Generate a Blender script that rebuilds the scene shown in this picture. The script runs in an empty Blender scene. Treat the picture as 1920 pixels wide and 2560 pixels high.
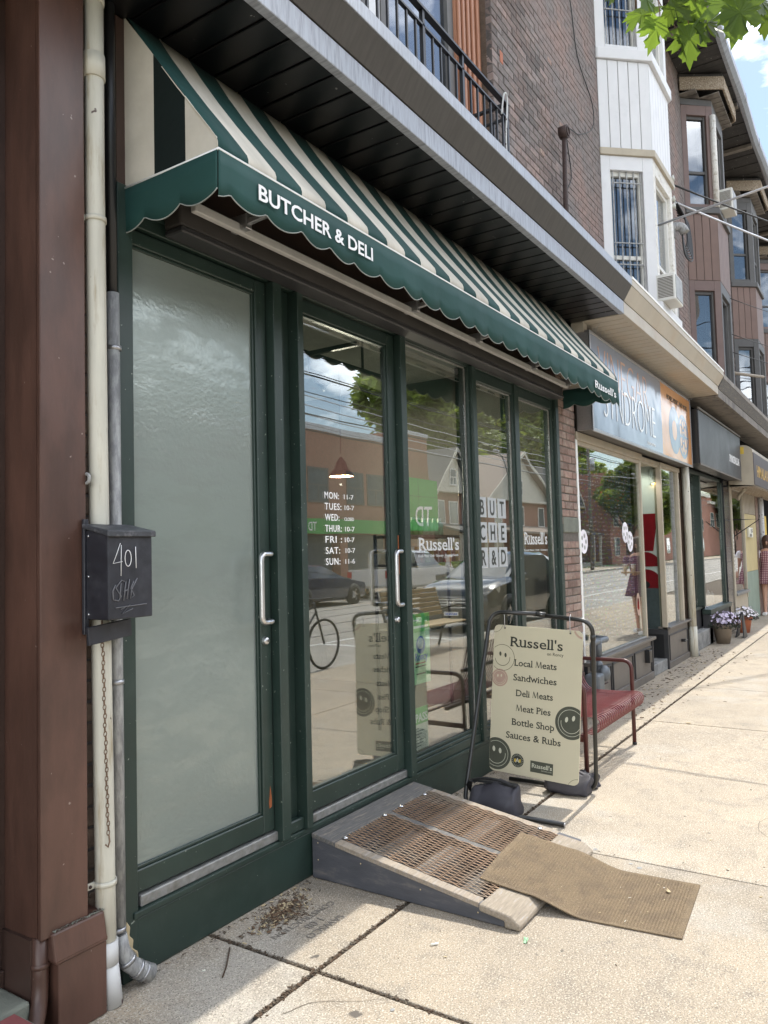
import bpy, bmesh, math, random
from math import sin, cos, pi, radians, atan2, hypot
from mathutils import Vector, Matrix
random.seed(7)
S = bpy.context.scene
COL = S.collection
# ---------------------------------------------------------------- camera
yaw, pitch, roll = radians(56.827), radians(3.1406), radians(-1.5222)
W = Vector((sin(yaw)*cos(pitch), cos(yaw)*cos(pitch), sin(pitch)))
R0 = Vector((cos(yaw), -sin(yaw), 0)); U0 = R0.cross(W)
R = cos(roll)*R0 + sin(roll)*U0; U = -sin(roll)*R0 + cos(roll)*U0
cd = bpy.data.cameras.new('camera'); cam = bpy.data.objects.new('camera', cd); COL.objects.link(cam)
cam.matrix_world = Matrix(((R.x, U.x, -W.x, 0), (R.y, U.y, -W.y, -2.428), (R.z, U.z, -W.z, 1.55), (0, 0, 0, 1)))
cd.sensor_fit = 'VERTICAL'; cd.sensor_height = 24; cd.lens = 18.051
cd.clip_start = .05; cd.clip_end = 2000
S.camera = cam
# ---------------------------------------------------------------- light
SUN = Vector((.62, -.050, 1)).normalized()
CLX, CLY = 1.0, 1.0
wd = bpy.data.worlds.new('World'); S.world = wd; wd.use_nodes = True
nt = wd.node_tree; nt.nodes.clear()
sky = nt.nodes.new('ShaderNodeTexSky'); sky.sky_type = 'NISHITA'; sky.sun_disc = False
sky.sun_elevation = math.asin(SUN.z); sky.sun_rotation = atan2(SUN.x, SUN.y)
sky.air_density = 1.2; sky.dust_density = .6; sky.ozone_density = 1.0
bg = nt.nodes.new('ShaderNodeBackground'); bg.inputs[1].default_value = .085
ow = nt.nodes.new('ShaderNodeOutputWorld')
tc = nt.nodes.new('ShaderNodeTexCoord'); mp = nt.nodes.new('ShaderNodeMapping'); mp.inputs['Scale'].default_value = (1, 1, 2.2)
cn = nt.nodes.new('ShaderNodeTexNoise'); mp.inputs['Location'].default_value = (CLX, CLY, 0); cn.inputs['Scale'].default_value = 2.3; cn.inputs['Detail'].default_value = 8; cn.inputs['Roughness'].default_value = .58
cr = nt.nodes.new('ShaderNodeValToRGB'); cr.color_ramp.elements[0].position = .45; cr.color_ramp.elements[1].position = .66
cr.color_ramp.elements[1].color = (.9, .9, .9, 1)
mx = nt.nodes.new('ShaderNodeMix'); mx.data_type = 'RGBA'; mx.inputs['B'].default_value = (40, 40.3, 40.8, 1)
nt.links.new(tc.outputs['Generated'], mp.inputs[0]); nt.links.new(mp.outputs[0], cn.inputs['Vector'])
nt.links.new(cn.outputs['Fac'], cr.inputs[0]); nt.links.new(cr.outputs[0], mx.inputs['Factor'])
nt.links.new(sky.outputs[0], mx.inputs['A']); nt.links.new(mx.outputs['Result'], bg.inputs[0]); nt.links.new(bg.outputs[0], ow.inputs[0])
sl = bpy.data.lights.new('sun', 'SUN'); sl.energy = 2.45; sl.angle = radians(.5); sl.color = (1, .955, .87)
so = bpy.data.objects.new('sun', sl); COL.objects.link(so); so.rotation_euler = SUN.to_track_quat('Z', 'Y').to_euler()
S.view_settings.view_transform = 'Standard'; S.view_settings.look = 'None'; S.view_settings.gamma = 1
S.view_settings.exposure = 1.12
S.view_settings.use_curve_mapping = False
S.render.engine = 'CYCLES'
S.cycles.transparent_max_bounces = 24; S.cycles.max_bounces = 8; S.cycles.use_denoising = True

# ---------------------------------------------------------------- helpers
def tag(o, label=None, cat=None, group=None, kind=None):
    for k, v in (('label', label), ('category', cat), ('group', group), ('kind', kind)):
        if v: o[k] = v
    return o
def empty(name, label, cat, loc=(0, 0, 0), rz=0, group=None, kind=None):
    o = bpy.data.objects.new(name, None); COL.objects.link(o); o.location = loc; o.rotation_euler = (0, 0, rz)
    o.empty_display_size = .1
    return tag(o, label, cat, group, kind)
def link(name, me, parent=None):
    o = bpy.data.objects.new(name, me); COL.objects.link(o)
    if parent: o.parent = parent
    return o
class MB:
    """collects shapes into one mesh"""
    def __init__(s): s.v = []; s.f = []; s.m = []; s.sm = []
    def add(s, vs, fs, m=0, sm=False, M=None):
        n = len(s.v)
        s.v += [tuple(M @ Vector(v)) if M else tuple(v) for v in vs]
        s.f += [tuple(i+n for i in f) for f in fs]; s.m += [m]*len(fs); s.sm += [sm]*len(fs); return s
    def box(s, x0, x1, y0, y1, z0, z1, m=0, M=None):
        if x0 > x1: x0, x1 = x1, x0
        if y0 > y1: y0, y1 = y1, y0
        if z0 > z1: z0, z1 = z1, z0
        v = [(x, y, z) for z in (z0, z1) for y in (y0, y1) for x in (x0, x1)]
        return s.add(v, [(0, 2, 3, 1), (4, 5, 7, 6), (0, 1, 5, 4), (2, 6, 7, 3), (0, 4, 6, 2), (1, 3, 7, 5)], m, False, M)
    def quad(s, a, b, c, d, m=0): return s.add([a, b, c, d], [(0, 1, 2, 3)], m)
    def bar(s, a, b, w, h=None, m=0, up=(0, 0, 1)):
        a, b = Vector(a), Vector(b); h = h or w; d = (b-a).normalized(); up = Vector(up)
        if abs(d.dot(up)) > .99: up = Vector((0, 1, 0))
        r = d.cross(up).normalized(); u = r.cross(d)
        M = Matrix((r, d, u)).transposed().to_4x4(); M.translation = a
        return s.box(-w/2, w/2, 0, (b-a).length, -h/2, h/2, m, M)
    def tube(s, pts, r, n=10, m=0, closed=False, cap=True):
        P = [Vector(p) for p in pts]; N = len(P); rs = r if isinstance(r, (list, tuple)) else [r]*N
        T = []
        for i in range(N):
            a = P[i-1] if (i or closed) else P[i]; b = P[(i+1) % N] if (i < N-1 or closed) else P[i]
            T.append((b-a).normalized())
        ref = Vector((0, 0, 1)) if abs(T[0].z) < .9 else Vector((0, 1, 0))
        u = T[0].cross(ref).normalized(); vs = []
        for i in range(N):
            u = (u - T[i]*u.dot(T[i])).normalized(); w = T[i].cross(u)
            for k in range(n):
                a = 2*pi*k/n; vs.append(P[i] + rs[i]*(cos(a)*u + sin(a)*w))
        fs = []
        for i in range(N if closed else N-1):
            j = (i+1) % N
            for k in range(n): fs.append((i*n+k, i*n+(k+1) % n, j*n+(k+1) % n, j*n+k))
        s.add(vs, fs, m, True)
        if cap and not closed:
            o = len(s.v)-len(vs)
            s.f.append(tuple(o+k for k in reversed(range(n)))); s.m.append(m); s.sm.append(False)
            s.f.append(tuple(o+(N-1)*n+k for k in range(n))); s.m.append(m); s.sm.append(False)
        return s
    def lathe(s, prof, c=(0, 0, 0), n=24, m=0, ax='z'):
        vs = []
        for r, h in prof:
            for k in range(n):
                a = 2*pi*k/n; x, y, z = r*cos(a), r*sin(a), h
                if ax == 'x': x, y, z = z, x, y
                if ax == 'y': x, y, z = x, z, y
                vs.append((x+c[0], y+c[1], z+c[2]))
        fs = [(i*n+k, i*n+(k+1) % n, (i+1)*n+(k+1) % n, (i+1)*n+k) for i in range(len(prof)-1) for k in range(n)]
        return s.add(vs, fs, m, True)
    def prism(s, pts, off, m=0):
        """flat polygon pts (3-D) extruded by vector off"""
        n = len(pts); off = Vector(off); A = [Vector(p) for p in pts]
        fs = [tuple(range(n)), tuple(range(2*n-1, n-1, -1))] + [(i, i+n, (i+1) % n+n, (i+1) % n) for i in range(n)]
        return s.add(A+[p+off for p in A], fs, m)
    def build(s, name, mats, parent=None, bevel=0, seg=1, fix=True):
        me = bpy.data.meshes.new(name); me.from_pydata(s.v, [], s.f)
        if not isinstance(mats, (list, tuple)): mats = [mats]
        for k in mats: me.materials.append(k)
        me.polygons.foreach_set('material_index', s.m); me.polygons.foreach_set('use_smooth', s.sm)
        if fix:
            bm = bmesh.new(); bm.from_mesh(me); bmesh.ops.recalc_face_normals(bm, faces=bm.faces); bm.to_mesh(me); bm.free()
        me.update(); o = link(name, me, parent)
        if bevel:
            b = o.modifiers.new('bevel', 'BEVEL'); b.width = bevel; b.segments = seg; b.limit_method = 'ANGLE'
            b.harden_normals = False
        return o
def B(name, m, parent, *b, bevel=0, seg=1):
    q = MB()
    for x in b: q.box(*x)
    return q.build(name, m, parent, bevel, seg)
def T(name, m, parent, pts, r, n=10, closed=False): return MB().tube(pts, r, n, 0, closed).build(name, m, parent)
def arc(c, r, a0, a1, n, ax='xz'):
    """points of an arc in a plane; c is 3-D"""
    o = []
    for i in range(n+1):
        a = a0+(a1-a0)*i/n; p = list(c)
        i0, i1 = 'xyz'.index(ax[0]), 'xyz'.index(ax[1]); p[i0] += r*cos(a); p[i1] += r*sin(a); o.append(tuple(p))
    return o
def rounded(pts, r, n=5):
    """polyline with rounded corners"""
    P = [Vector(p) for p in pts]; o = [P[0]]
    for i in range(1, len(P)-1):
        a, b, c = P[i-1], P[i], P[i+1]; d1 = (a-b).normalized(); d2 = (c-b).normalized()
        rr = min(r, (a-b).length*.49, (c-b).length*.49); s, e = b+d1*rr, b+d2*rr
        for k in range(n+1):
            t = k/n; o.append((1-t)**2*s + 2*t*(1-t)*b + t*t*e)
    return o+[P[-1]]

def spline(P, n=8):
    P = [Vector(p) for p in P]; o = []
    for i in range(len(P)-1):
        a, b, c, d = P[max(i-1, 0)], P[i], P[i+1], P[min(i+2, len(P)-1)]
        for k in range(n):
            t = k/n; o.append(.5*((2*b)+(-a+c)*t+(2*a-5*b+4*c-d)*t*t+(-a+3*b-3*c+d)*t**3))
    return o+[P[-1]]

# ---------------------------------------------------------------- materials
def newmat(name):
    m = bpy.data.materials.new(name); m.use_nodes = True; n = m.node_tree; n.nodes.clear()
    out = n.nodes.new('ShaderNodeOutputMaterial'); return m, n, out
def nd(n, t, **k):
    x = n.nodes.new('ShaderNode'+t)
    for a, b in k.items():
        if a.startswith('i_'):
            x.inputs[a[2:].replace('_', ' ')].default_value = b
        else: setattr(x, a, b)
    return x
def c4(c): return (c[0], c[1], c[2], 1)
def mat(name, col, rough=.6, metal=0, ns=6, na=.18, bump=0, bs=80, spec=.5, col2=None, c2amt=.5, c2s=2.5, rand=0, coat=0,
        stretch=None, spots=None, trans=0, rough_n=0, edge=None, emit=None):
    """principled with noise tint, optional second colour patches, speckles, random per object"""
    m, n, out = newmat(name); L = n.links.new
    p = nd(n, 'BsdfPrincipled'); L(p.outputs[0], out.inputs[0])
    p.inputs['Roughness'].default_value = rough; p.inputs['Metallic'].default_value = metal
    p.inputs['Specular IOR Level'].default_value = spec; p.inputs['Coat Weight'].default_value = coat
    g = nd(n, 'NewGeometry'); mp_ = nd(n, 'Mapping'); L(g.outputs['Position'], mp_.inputs[0])
    if stretch: mp_.inputs['Scale'].default_value = stretch
    nz = nd(n, 'TexNoise'); nz.inputs['Scale'].default_value = ns; nz.inputs['Detail'].default_value = 6; nz.inputs['Roughness'].default_value = .6
    L(mp_.outputs[0], nz.inputs['Vector'])
    mr = nd(n, 'MapRange'); mr.inputs['From Min'].default_value = .25; mr.inputs['From Max'].default_value = .75
    mr.inputs['To Min'].default_value = 1-na; mr.inputs['To Max'].default_value = 1+na; L(nz.outputs['Fac'], mr.inputs[0])
    cur = None
    base = nd(n, 'RGB'); base.outputs[0].default_value = c4(col); cur = base.outputs[0]
    if col2:
        n2 = nd(n, 'TexNoise'); n2.inputs['Scale'].default_value = c2s; n2.inputs['Detail'].default_value = 7; n2.inputs['Roughness'].default_value = .65; L(mp_.outputs[0], n2.inputs['Vector'])
        r2 = nd(n, 'MapRange'); r2.inputs['From Min'].default_value = 1-c2amt-.06; r2.inputs['From Max'].default_value = 1-c2amt+.1; L(n2.outputs['Fac'], r2.inputs[0])
        mm = nd(n, 'Mix', data_type='RGBA'); L(r2.outputs[0], mm.inputs['Factor']); L(cur, mm.inputs['A']); mm.inputs['B'].default_value = c4(col2); cur = mm.outputs['Result']
    vm = nd(n, 'VectorMath', operation='SCALE'); L(cur, vm.inputs[0]); L(mr.outputs[0], vm.inputs['Scale']); cur = vm.outputs[0]
    if rand:
        oi = nd(n, 'ObjectInfo'); rr = nd(n, 'MapRange'); rr.inputs['To Min'].default_value = 1-rand; rr.inputs['To Max'].default_value = 1+rand
        L(oi.outputs['Random'], rr.inputs[0]); v2 = nd(n, 'VectorMath', operation='SCALE'); L(cur, v2.inputs[0]); L(rr.outputs[0], v2.inputs['Scale']); cur = v2.outputs[0]
    if spots:
        sc, th, sc_col = spots
        vo = nd(n, 'TexNoise'); vo.inputs['Scale'].default_value = sc; vo.inputs['Detail'].default_value = 2; L(g.outputs['Position'], vo.inputs['Vector'])
        r3 = nd(n, 'MapRange'); r3.inputs['From Min'].default_value = th; r3.inputs['From Max'].default_value = th+.03; L(vo.outputs['Fac'], r3.inputs[0])
        m3 = nd(n, 'Mix', data_type='RGBA'); L(r3.outputs[0], m3.inputs['Factor']); L(cur, m3.inputs['A']); m3.inputs['B'].default_value = c4(sc_col); cur = m3.outputs['Result']
    L(cur, p.inputs['Base Color'])
    if rough_n:
        rn = nd(n, 'MapRange'); rn.inputs['To Min'].default_value = max(.02, rough-rough_n); rn.inputs['To Max'].default_value = min(1, rough+rough_n)
        L(nz.outputs['Fac'], rn.inputs[0]); L(rn.outputs[0], p.inputs['Roughness'])
    if bump:
        nb = nd(n, 'TexNoise'); nb.inputs['Scale'].default_value = bs; nb.inputs['Detail'].default_value = 4; L(mp_.outputs[0], nb.inputs['Vector'])
        bp = nd(n, 'Bump'); bp.inputs['Strength'].default_value = bump; bp.inputs['Distance'].default_value = .01; L(nb.outputs['Fac'], bp.inputs['Height']); L(bp.outputs[0], p.inputs['Normal'])
    if emit: p.inputs['Emission Color'].default_value = c4(emit[0]); p.inputs['Emission Strength'].default_value = emit[1]
    return m
M = {}
def flat(name, col, rough=.6, **k): M[name] = mat(name, col, rough, **k); return M[name]
flat('green_paint', (.019, .036, .029), .42, ns=3, na=.18, bump=.05, bs=25, spots=(60, .725, (.25, .28, .24)), rough_n=.12, col2=(.027, .045, .037), c2amt=.42, c2s=5)
flat('green_dark', (.010, .018, .015), .45, na=.15)
flat('rust_paint', (.3, .09, .03), .8)
flat('aluminium', (.42, .42, .43), .38, metal=.85, ns=40, na=.25, stretch=(1, 6, 6), bump=.05)
flat('alu_pull', (.62, .62, .63), .3, metal=1, na=.08, bump=.15, bs=220)
flat('alu_sill', (.25, .25, .24), .55, metal=.4, ns=30, na=.3, col2=(.2, .19, .17), c2amt=.42, c2s=18)
flat('brown_panel', (.100, .050, .036), .42, ns=1.6, na=.22, bump=.5, bs=3, stretch=(3, 3, .9), spots=(45, .75, (.26, .20, .17)), col2=(.072, .037, .027), c2amt=.5, c2s=1.9, rough_n=.1)
flat('brown_dark', (.055, .032, .025), .42, na=.2)
flat('pvc_white', (.54, .52, .44), .5, ns=5, na=.12, col2=(.36, .30, .2), c2amt=.40, c2s=4, stretch=(6, 6, .8), spots=(20, .73, (.1, .07, .06)))
flat('pvc_pale', (.55, .55, .54), .55, na=.1, spots=(26, .64, (.13, .08, .08)))
flat('conduit', (.34, .34, .33), .5, metal=.1, ns=14, na=.25, col2=(.22, .22, .22), c2amt=.5, c2s=9, stretch=(5, 5, 1.5))
flat('black_plastic', (.012, .012, .013), .4)
flat('black_metal', (.014, .014, .015), .38, metal=.3, spec=.6)
flat('mailbox', (.020, .021, .028), .45, ns=20, na=.3, rough_n=.15, col2=(.035, .037, .045), c2amt=.45, c2s=9)
flat('mailbox_lid', (.045, .048, .055), .5, ns=50, na=.4, col2=(.14, .14, .15), c2amt=.42, c2s=30)
flat('chalk', (.75, .75, .75), .9)
flat('smear', (.20, .205, .22), .8)
flat('tag_grey', (.13, .13, .14), .8)
flat('mortar', (.12, .105, .09), .95, ns=40, na=.3, bump=.4)
flat('mortar_dark', (.075, .068, .065), .95, ns=40, na=.3, bump=.3)
flat('brick_pier', (.235, .15, .12), .85, ns=25, na=.28, bump=.5, bs=120, rand=.28, col2=(.28, .215, .175), c2amt=.5, c2s=6, spots=(70, .72, (.07, .05, .04)))
flat('brick_soot', (.205, .142, .122), .85, ns=18, na=.35, bump=.4, bs=90, rand=.42, col2=(.15, .128, .12), c2amt=.55, c2s=1.3)
flat('brick_dark', (.10, .07, .05), .9, ns=18, na=.3, bump=.4, rand=.3)  # darker brown brick colour
flat('fabric_green', (.016, .058, .052), .72, ns=2.5, na=.16, bump=.5, bs=6, spec=.3)
flat('stitch', (.26, .28, .26), .8)
flat('white_paint', (.78, .78, .76), .55, na=.04)
flat('vinyl_white', (.8, .8, .8), .6, na=.02)
flat('vinyl_soft', (.55, .56, .56), .6, na=.03)
flat('vinyl_film', (.42, .44, .45), .6, na=.04)
flat('soffit_black', (.003, .003, .0035), .34, ns=4, na=.2, rough_n=.1, spots=(38, .745, (.18, .18, .17)), spec=.5)
flat('gutter', (.34, .36, .40), .45, metal=.25, ns=7, na=.14, col2=(.25, .26, .285), c2amt=.47, c2s=5, stretch=(14, 1, 1.2), spec=.4)
flat('housing_dark', (.045, .04, .036), .5, ns=6, na=.25)
flat('bar_light', (.62, .61, .58), .35, metal=.2)
flat('gutter_brown', (.075, .067, .06), .45, metal=.2, ns=6, na=.2, stretch=(8, 1, 1))
flat('concrete_step', (.26, .26, .25), .9, ns=50, na=.25, bump=.4, col2=(.17, .17, .165), c2amt=.5, c2s=6)
flat('stone_old', (.16, .17, .14), .9, ns=8, na=.25, bump=.3)
flat('red_rubber', (.19, .055, .055), .8)
flat('asphalt', (.25, .235, .205), .9, ns=90, na=.35, bump=.3, col2=(.30, .28, .25), c2amt=.5, c2s=.8)
flat('road_paint', (.62, .62, .6), .8, na=.15)
flat('steel_rail', (.25, .24, .23), .35, metal=.9)
flat('dirt', (.10, .078, .055), .95, ns=60, na=.5, bump=.6)
flat('kerb', (.34, .32, .28), .9, ns=30, na=.2, bump=.2)
flat('mat_brown', (.225, .165, .10), .95, ns=240, na=.5, bump=.8, bs=330, col2=(.185, .135, .085), c2amt=.5, c2s=9, spots=(170, .68, (.42, .35, .24)))
flat('mat_edge', (.10, .075, .05), .9)
flat('wood_grey', (.125, .12, .115), .8, ns=5, na=.3, stretch=(3, 30, 30), bump=.3, bs=18, col2=(.22, .19, .15), c2amt=.42, c2s=2.5)
flat('wood_bare', (.29, .24, .185), .8, ns=6, na=.3, stretch=(2, 18, 18), bump=.35, bs=18, col2=(.30, .27, .24), c2amt=.45, c2s=4)
flat('wood_bare_x', (.28, .235, .18), .8, ns=6, na=.3, stretch=(2, 18, 18), bump=.35, bs=18, col2=(.26, .27, .3), c2amt=.36, c2s=6)
flat('ramp_paint', (.072, .074, .085), .65, ns=4, na=.25, stretch=(10, 1.5, 6), bump=.15, bs=30, col2=(.12, .11, .105), c2amt=.4, c2s=4)
flat('under_shade', (.022, .018, .015), .95)  # near-black colour standing in for the shadow under the ramp
flat('mesh_rust', (.29, .195, .13), .6, metal=.35, ns=5, na=.35, col2=(.30, .26, .21), c2amt=.42, c2s=2.2)
flat('screw', (.7, .7, .72), .25, metal=.9)
flat('board_beige', (.54, .49, .35), .5, ns=2, na=.05, rough_n=.05)
flat('print_dark', (.028, .03, .022), .55)
flat('print_olive', (.062, .065, .045), .55)
flat('print_pink', (.40, .27, .21), .55)
flat('print_cream', (.55, .54, .42), .55)
flat('print_yellow', (.6, .42, .06), .55)
flat('tube_black', (.018, .018, .016), .35, ns=30, na=.2, spec=.6)
flat('sandbag', (.038, .036, .046), .62, ns=12, na=.2, bump=.2, bs=500, spec=.6)
flat('sandbag_black', (.012, .012, .013), .7)
flat('bench_red', (.16, .026, .026), .42, ns=20, na=.1, spec=.55)
flat('bench_frame', (.075, .020, .017), .42, ns=20, na=.15, spec=.5)
flat('cream_trim', (.40, .35, .27), .6, ns=6, na=.12, col2=(.38, .31, .22), c2amt=.40, c2s=3)
flat('soffit_cream', (.46, .41, .335), .5, ns=4, na=.08, col2=(.44, .36, .27), c2amt=.43, c2s=2.5)
flat('soffit_old', (.20, .175, .15), .7, ns=8, na=.25, col2=(.09, .08, .07), c2amt=.42, c2s=3)
flat('soffit_dark', (.035, .032, .030), .7, ns=8, na=.35, spots=(30, .7, (.25, .24, .22)))
flat('wood_weathered', (.24, .18, .125), .9, ns=12, na=.35, stretch=(1.2, 9, 9), bump=.6, bs=25, col2=(.50, .45, .37), c2amt=.46, c2s=9)
flat('grey_board', (.13, .115, .10), .5, ns=4, na=.2, bump=.05)
flat('grey_board_dark', (.03, .03, .032), .5, na=.2)
flat('bay_white', (.64, .64, .65), .55, ns=4, na=.05, col2=(.56, .56, .57), c2amt=.35, c2s=3)
flat('bay_peel', (.66, .64, .60), .8, ns=30, na=.15, bump=.4, bs=60, col2=(.40, .35, .28), c2amt=.40, c2s=14)
flat('siding_brown', (.165, .105, .085), .6, ns=5, na=.1, rand=.06)
flat('trim_grey', (.085, .082, .080), .6, ns=6, na=.15)
flat('trim_brown', (.15, .10, .088), .55, ns=6, na=.12)
flat('wood_orange', (.33, .15, .085), .6, ns=4, na=.15, stretch=(10, 10, 1))
flat('curtain', (.42, .43, .45), .9, na=.15, ns=10)
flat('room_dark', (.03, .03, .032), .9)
flat('room_white', (.62, .61, .57), .8)
flat('room_wall', (.14, .135, .12), .85, ns=2, na=.2)
flat('room_floor', (.08, .07, .06), .6)
flat('cable', (.015, .015, .015), .5)
flat('cable_bright', (.5, .5, .52), .35, metal=.6)
flat('ac_white', (.62, .61, .57), .5, na=.06)
flat('chain_rust', (.16, .10, .06), .7)
flat('rust_iron', (.04, .022, .018), .7, ns=40, na=.4, bump=.3)
flat('meter_grey', (.13, .145, .16), .5, metal=.3, ns=20, na=.2)
flat('terracotta', (.36, .12, .06), .75, ns=8, na=.15)
flat('pot_taupe', (.17, .135, .10), .6, ns=5, na=.15)
flat('plant_dark', (.03, .045, .025), .7, rand=.3)
flat('plant_purple', (.05, .02, .03), .7)
flat('petal', (.62, .55, .70), .7, na=.2, ns=60)
flat('petal_white', (.78, .75, .8), .7)
flat('yellow_wall', (.50, .42, .22), .85, ns=3, na=.1)
flat('pale_green', (.23, .29, .24), .85, ns=3, na=.12)
flat('tile_black', (.02, .02, .024), .25, ns=4, na=.3)
flat('red_gloss', (.30, .008, .016), .35)
flat('sign_black_matt', (.045, .047, .052), .45, ns=2.2, na=.35, col2=(.085, .088, .095), c2amt=.5, c2s=1.3)
flat('sign_plum', (.06, .045, .052), .5, ns=3, na=.2)
flat('gold', (.55, .33, .06), .5)
flat('skin', (.50, .29, .21), .55, na=.06)
flat('hair', (.06, .03, .02), .6)
flat('shoe', (.7, .68, .66), .6)
flat('paper_bag', (.42, .28, .16), .8)
flat('paper', (.75, .74, .66), .8)
flat('poster_green', (.10, .48, .12), .6)
flat('poster_light', (.35, .62, .36), .6)
flat('poster_blue', (.05, .14, .5), .6)
flat('leafmould', (.085, .052, .03), .95, ns=80, na=.5, rand=.4)
flat('chip_pale', (.45, .36, .22), .9)
flat('brick_far', (.28, .145, .105), .9, ns=8, na=.2)
flat('brick_far2', (.29, .14, .10), .9, ns=8, na=.2)
flat('parapet', (.45, .46, .48), .6)
flat('bank_green', (.035, .30, .05), .5, na=.04)
flat('far_trim', (.55, .52, .45), .7)
flat('far_roof', (.26, .21, .18), .9, ns=30, na=.2)
flat('far_glass', (.10, .125, .14), .08, spec=1)
flat('grass', (.05, .10, .02), .95, ns=30, na=.3)
flat('twig_red', (.12, .06, .03), .7)
flat('bark', (.09, .07, .055), .95, ns=10, na=.3, bump=.6, stretch=(4, 4, 1))
flat('tyre', (.015, .015, .015), .85)
flat('rim', (.35, .35, .36), .35, metal=.8)
flat('car_dark', (.018, .02, .024), .22, coat=1, na=.03)
flat('car_blue', (.015, .025, .06), .22, coat=1, na=.03)
flat('car_white', (.62, .62, .62), .25, coat=1, na=.02)
flat('car_glass', (.02, .025, .028), .03, spec=1)
flat('chrome', (.75, .75, .76), .12, metal=1, na=.02)
flat('lamp_glass', (.55, .55, .5), .15, spec=.8)
flat('red_lens', (.4, .01, .01), .3)
flat('bench_wood', (.34, .25, .13), .7, ns=8, na=.25, stretch=(2, 14, 14))
flat('hydrant_yellow', (.65, .42, .03), .5)
flat('pole_wood', (.12, .10, .08), .9, ns=8, na=.3, stretch=(6, 6, .7))
flat('steel_pole', (.32, .32, .33), .5, metal=.4)
flat('orange_cloth', (.62, .12, .02), .8)
flat('cup_paper', (.62, .48, .36), .7)
flat('interior_lamp', (.12, .03, .025), .4)
flat('lamp_inside', (.8, .5, .2), .6, emit=((1, .62, .25), 6))
for nme, cc in (('jar_red', (.35, .04, .02)), ('jar_orange', (.5, .2, .03)), ('jar_green', (.13, .17, .05)), ('jar_pale', (.55, .52, .45)), ('jar_brown', (.2, .08, .04)), ('carton_green', (.22, .5, .2)), ('carton_mint', (.5, .68, .52))):
    flat(nme, cc, .35)

def glass(name, ior=1.6, tint=(.86, .9, .88), rough=0.0, wave=.0):
    m, n, out = newmat(name); L = n.links.new
    t = nd(n, 'BsdfTransparent'); t.inputs[0].default_value = c4(tint)
    g = nd(n, 'BsdfGlossy'); g.inputs['Roughness'].default_value = rough; g.inputs['Color'].default_value = (1, 1, 1, 1)
    gi = nd(n, 'NewGeometry'); dt = nd(n, 'VectorMath', operation='DOT_PRODUCT'); L(gi.outputs['Incoming'], dt.inputs[0]); L(gi.outputs['Normal'], dt.inputs[1])
    ab = nd(n, 'Math', operation='ABSOLUTE'); L(dt.outputs['Value'], ab.inputs[0]); om = nd(n, 'Math', operation='SUBTRACT'); om.inputs[0].default_value = 1; L(ab.outputs[0], om.inputs[1])
    pw = nd(n, 'Math', operation='POWER'); L(om.outputs[0], pw.inputs[0]); pw.inputs[1].default_value = 5
    f0 = ((ior-1)/(ior+1))**2; f = nd(n, 'Math', operation='MULTIPLY_ADD'); L(pw.outputs[0], f.inputs[0]); f.inputs[1].default_value = 1-f0; f.inputs[2].default_value = f0
    x = nd(n, 'MixShader'); L(f.outputs[0], x.inputs[0]); L(t.outputs[0], x.inputs[1]); L(g.outputs[0], x.inputs[2]); L(x.outputs[0], out.inputs[0])
    if wave:
        nz = nd(n, 'TexNoise'); nz.inputs['Scale'].default_value = 1.7; nz.inputs['Detail'].default_value = 1
        ge = nd(n, 'NewGeometry'); L(ge.outputs['Position'], nz.inputs['Vector'])
        b = nd(n, 'Bump'); b.inputs['Strength'].default_value = 1; b.inputs['Distance'].default_value = wave; L(nz.outputs['Fac'], b.inputs['Height']); L(b.outputs[0], g.inputs['Normal'])
    M[name] = m; return m
glass('glass', 2.75, wave=.0006)
glass('glass_clear', 1.5)
glass('glass_sky', 2.6, tint=(.5, .55, .6), wave=.004)

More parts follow.
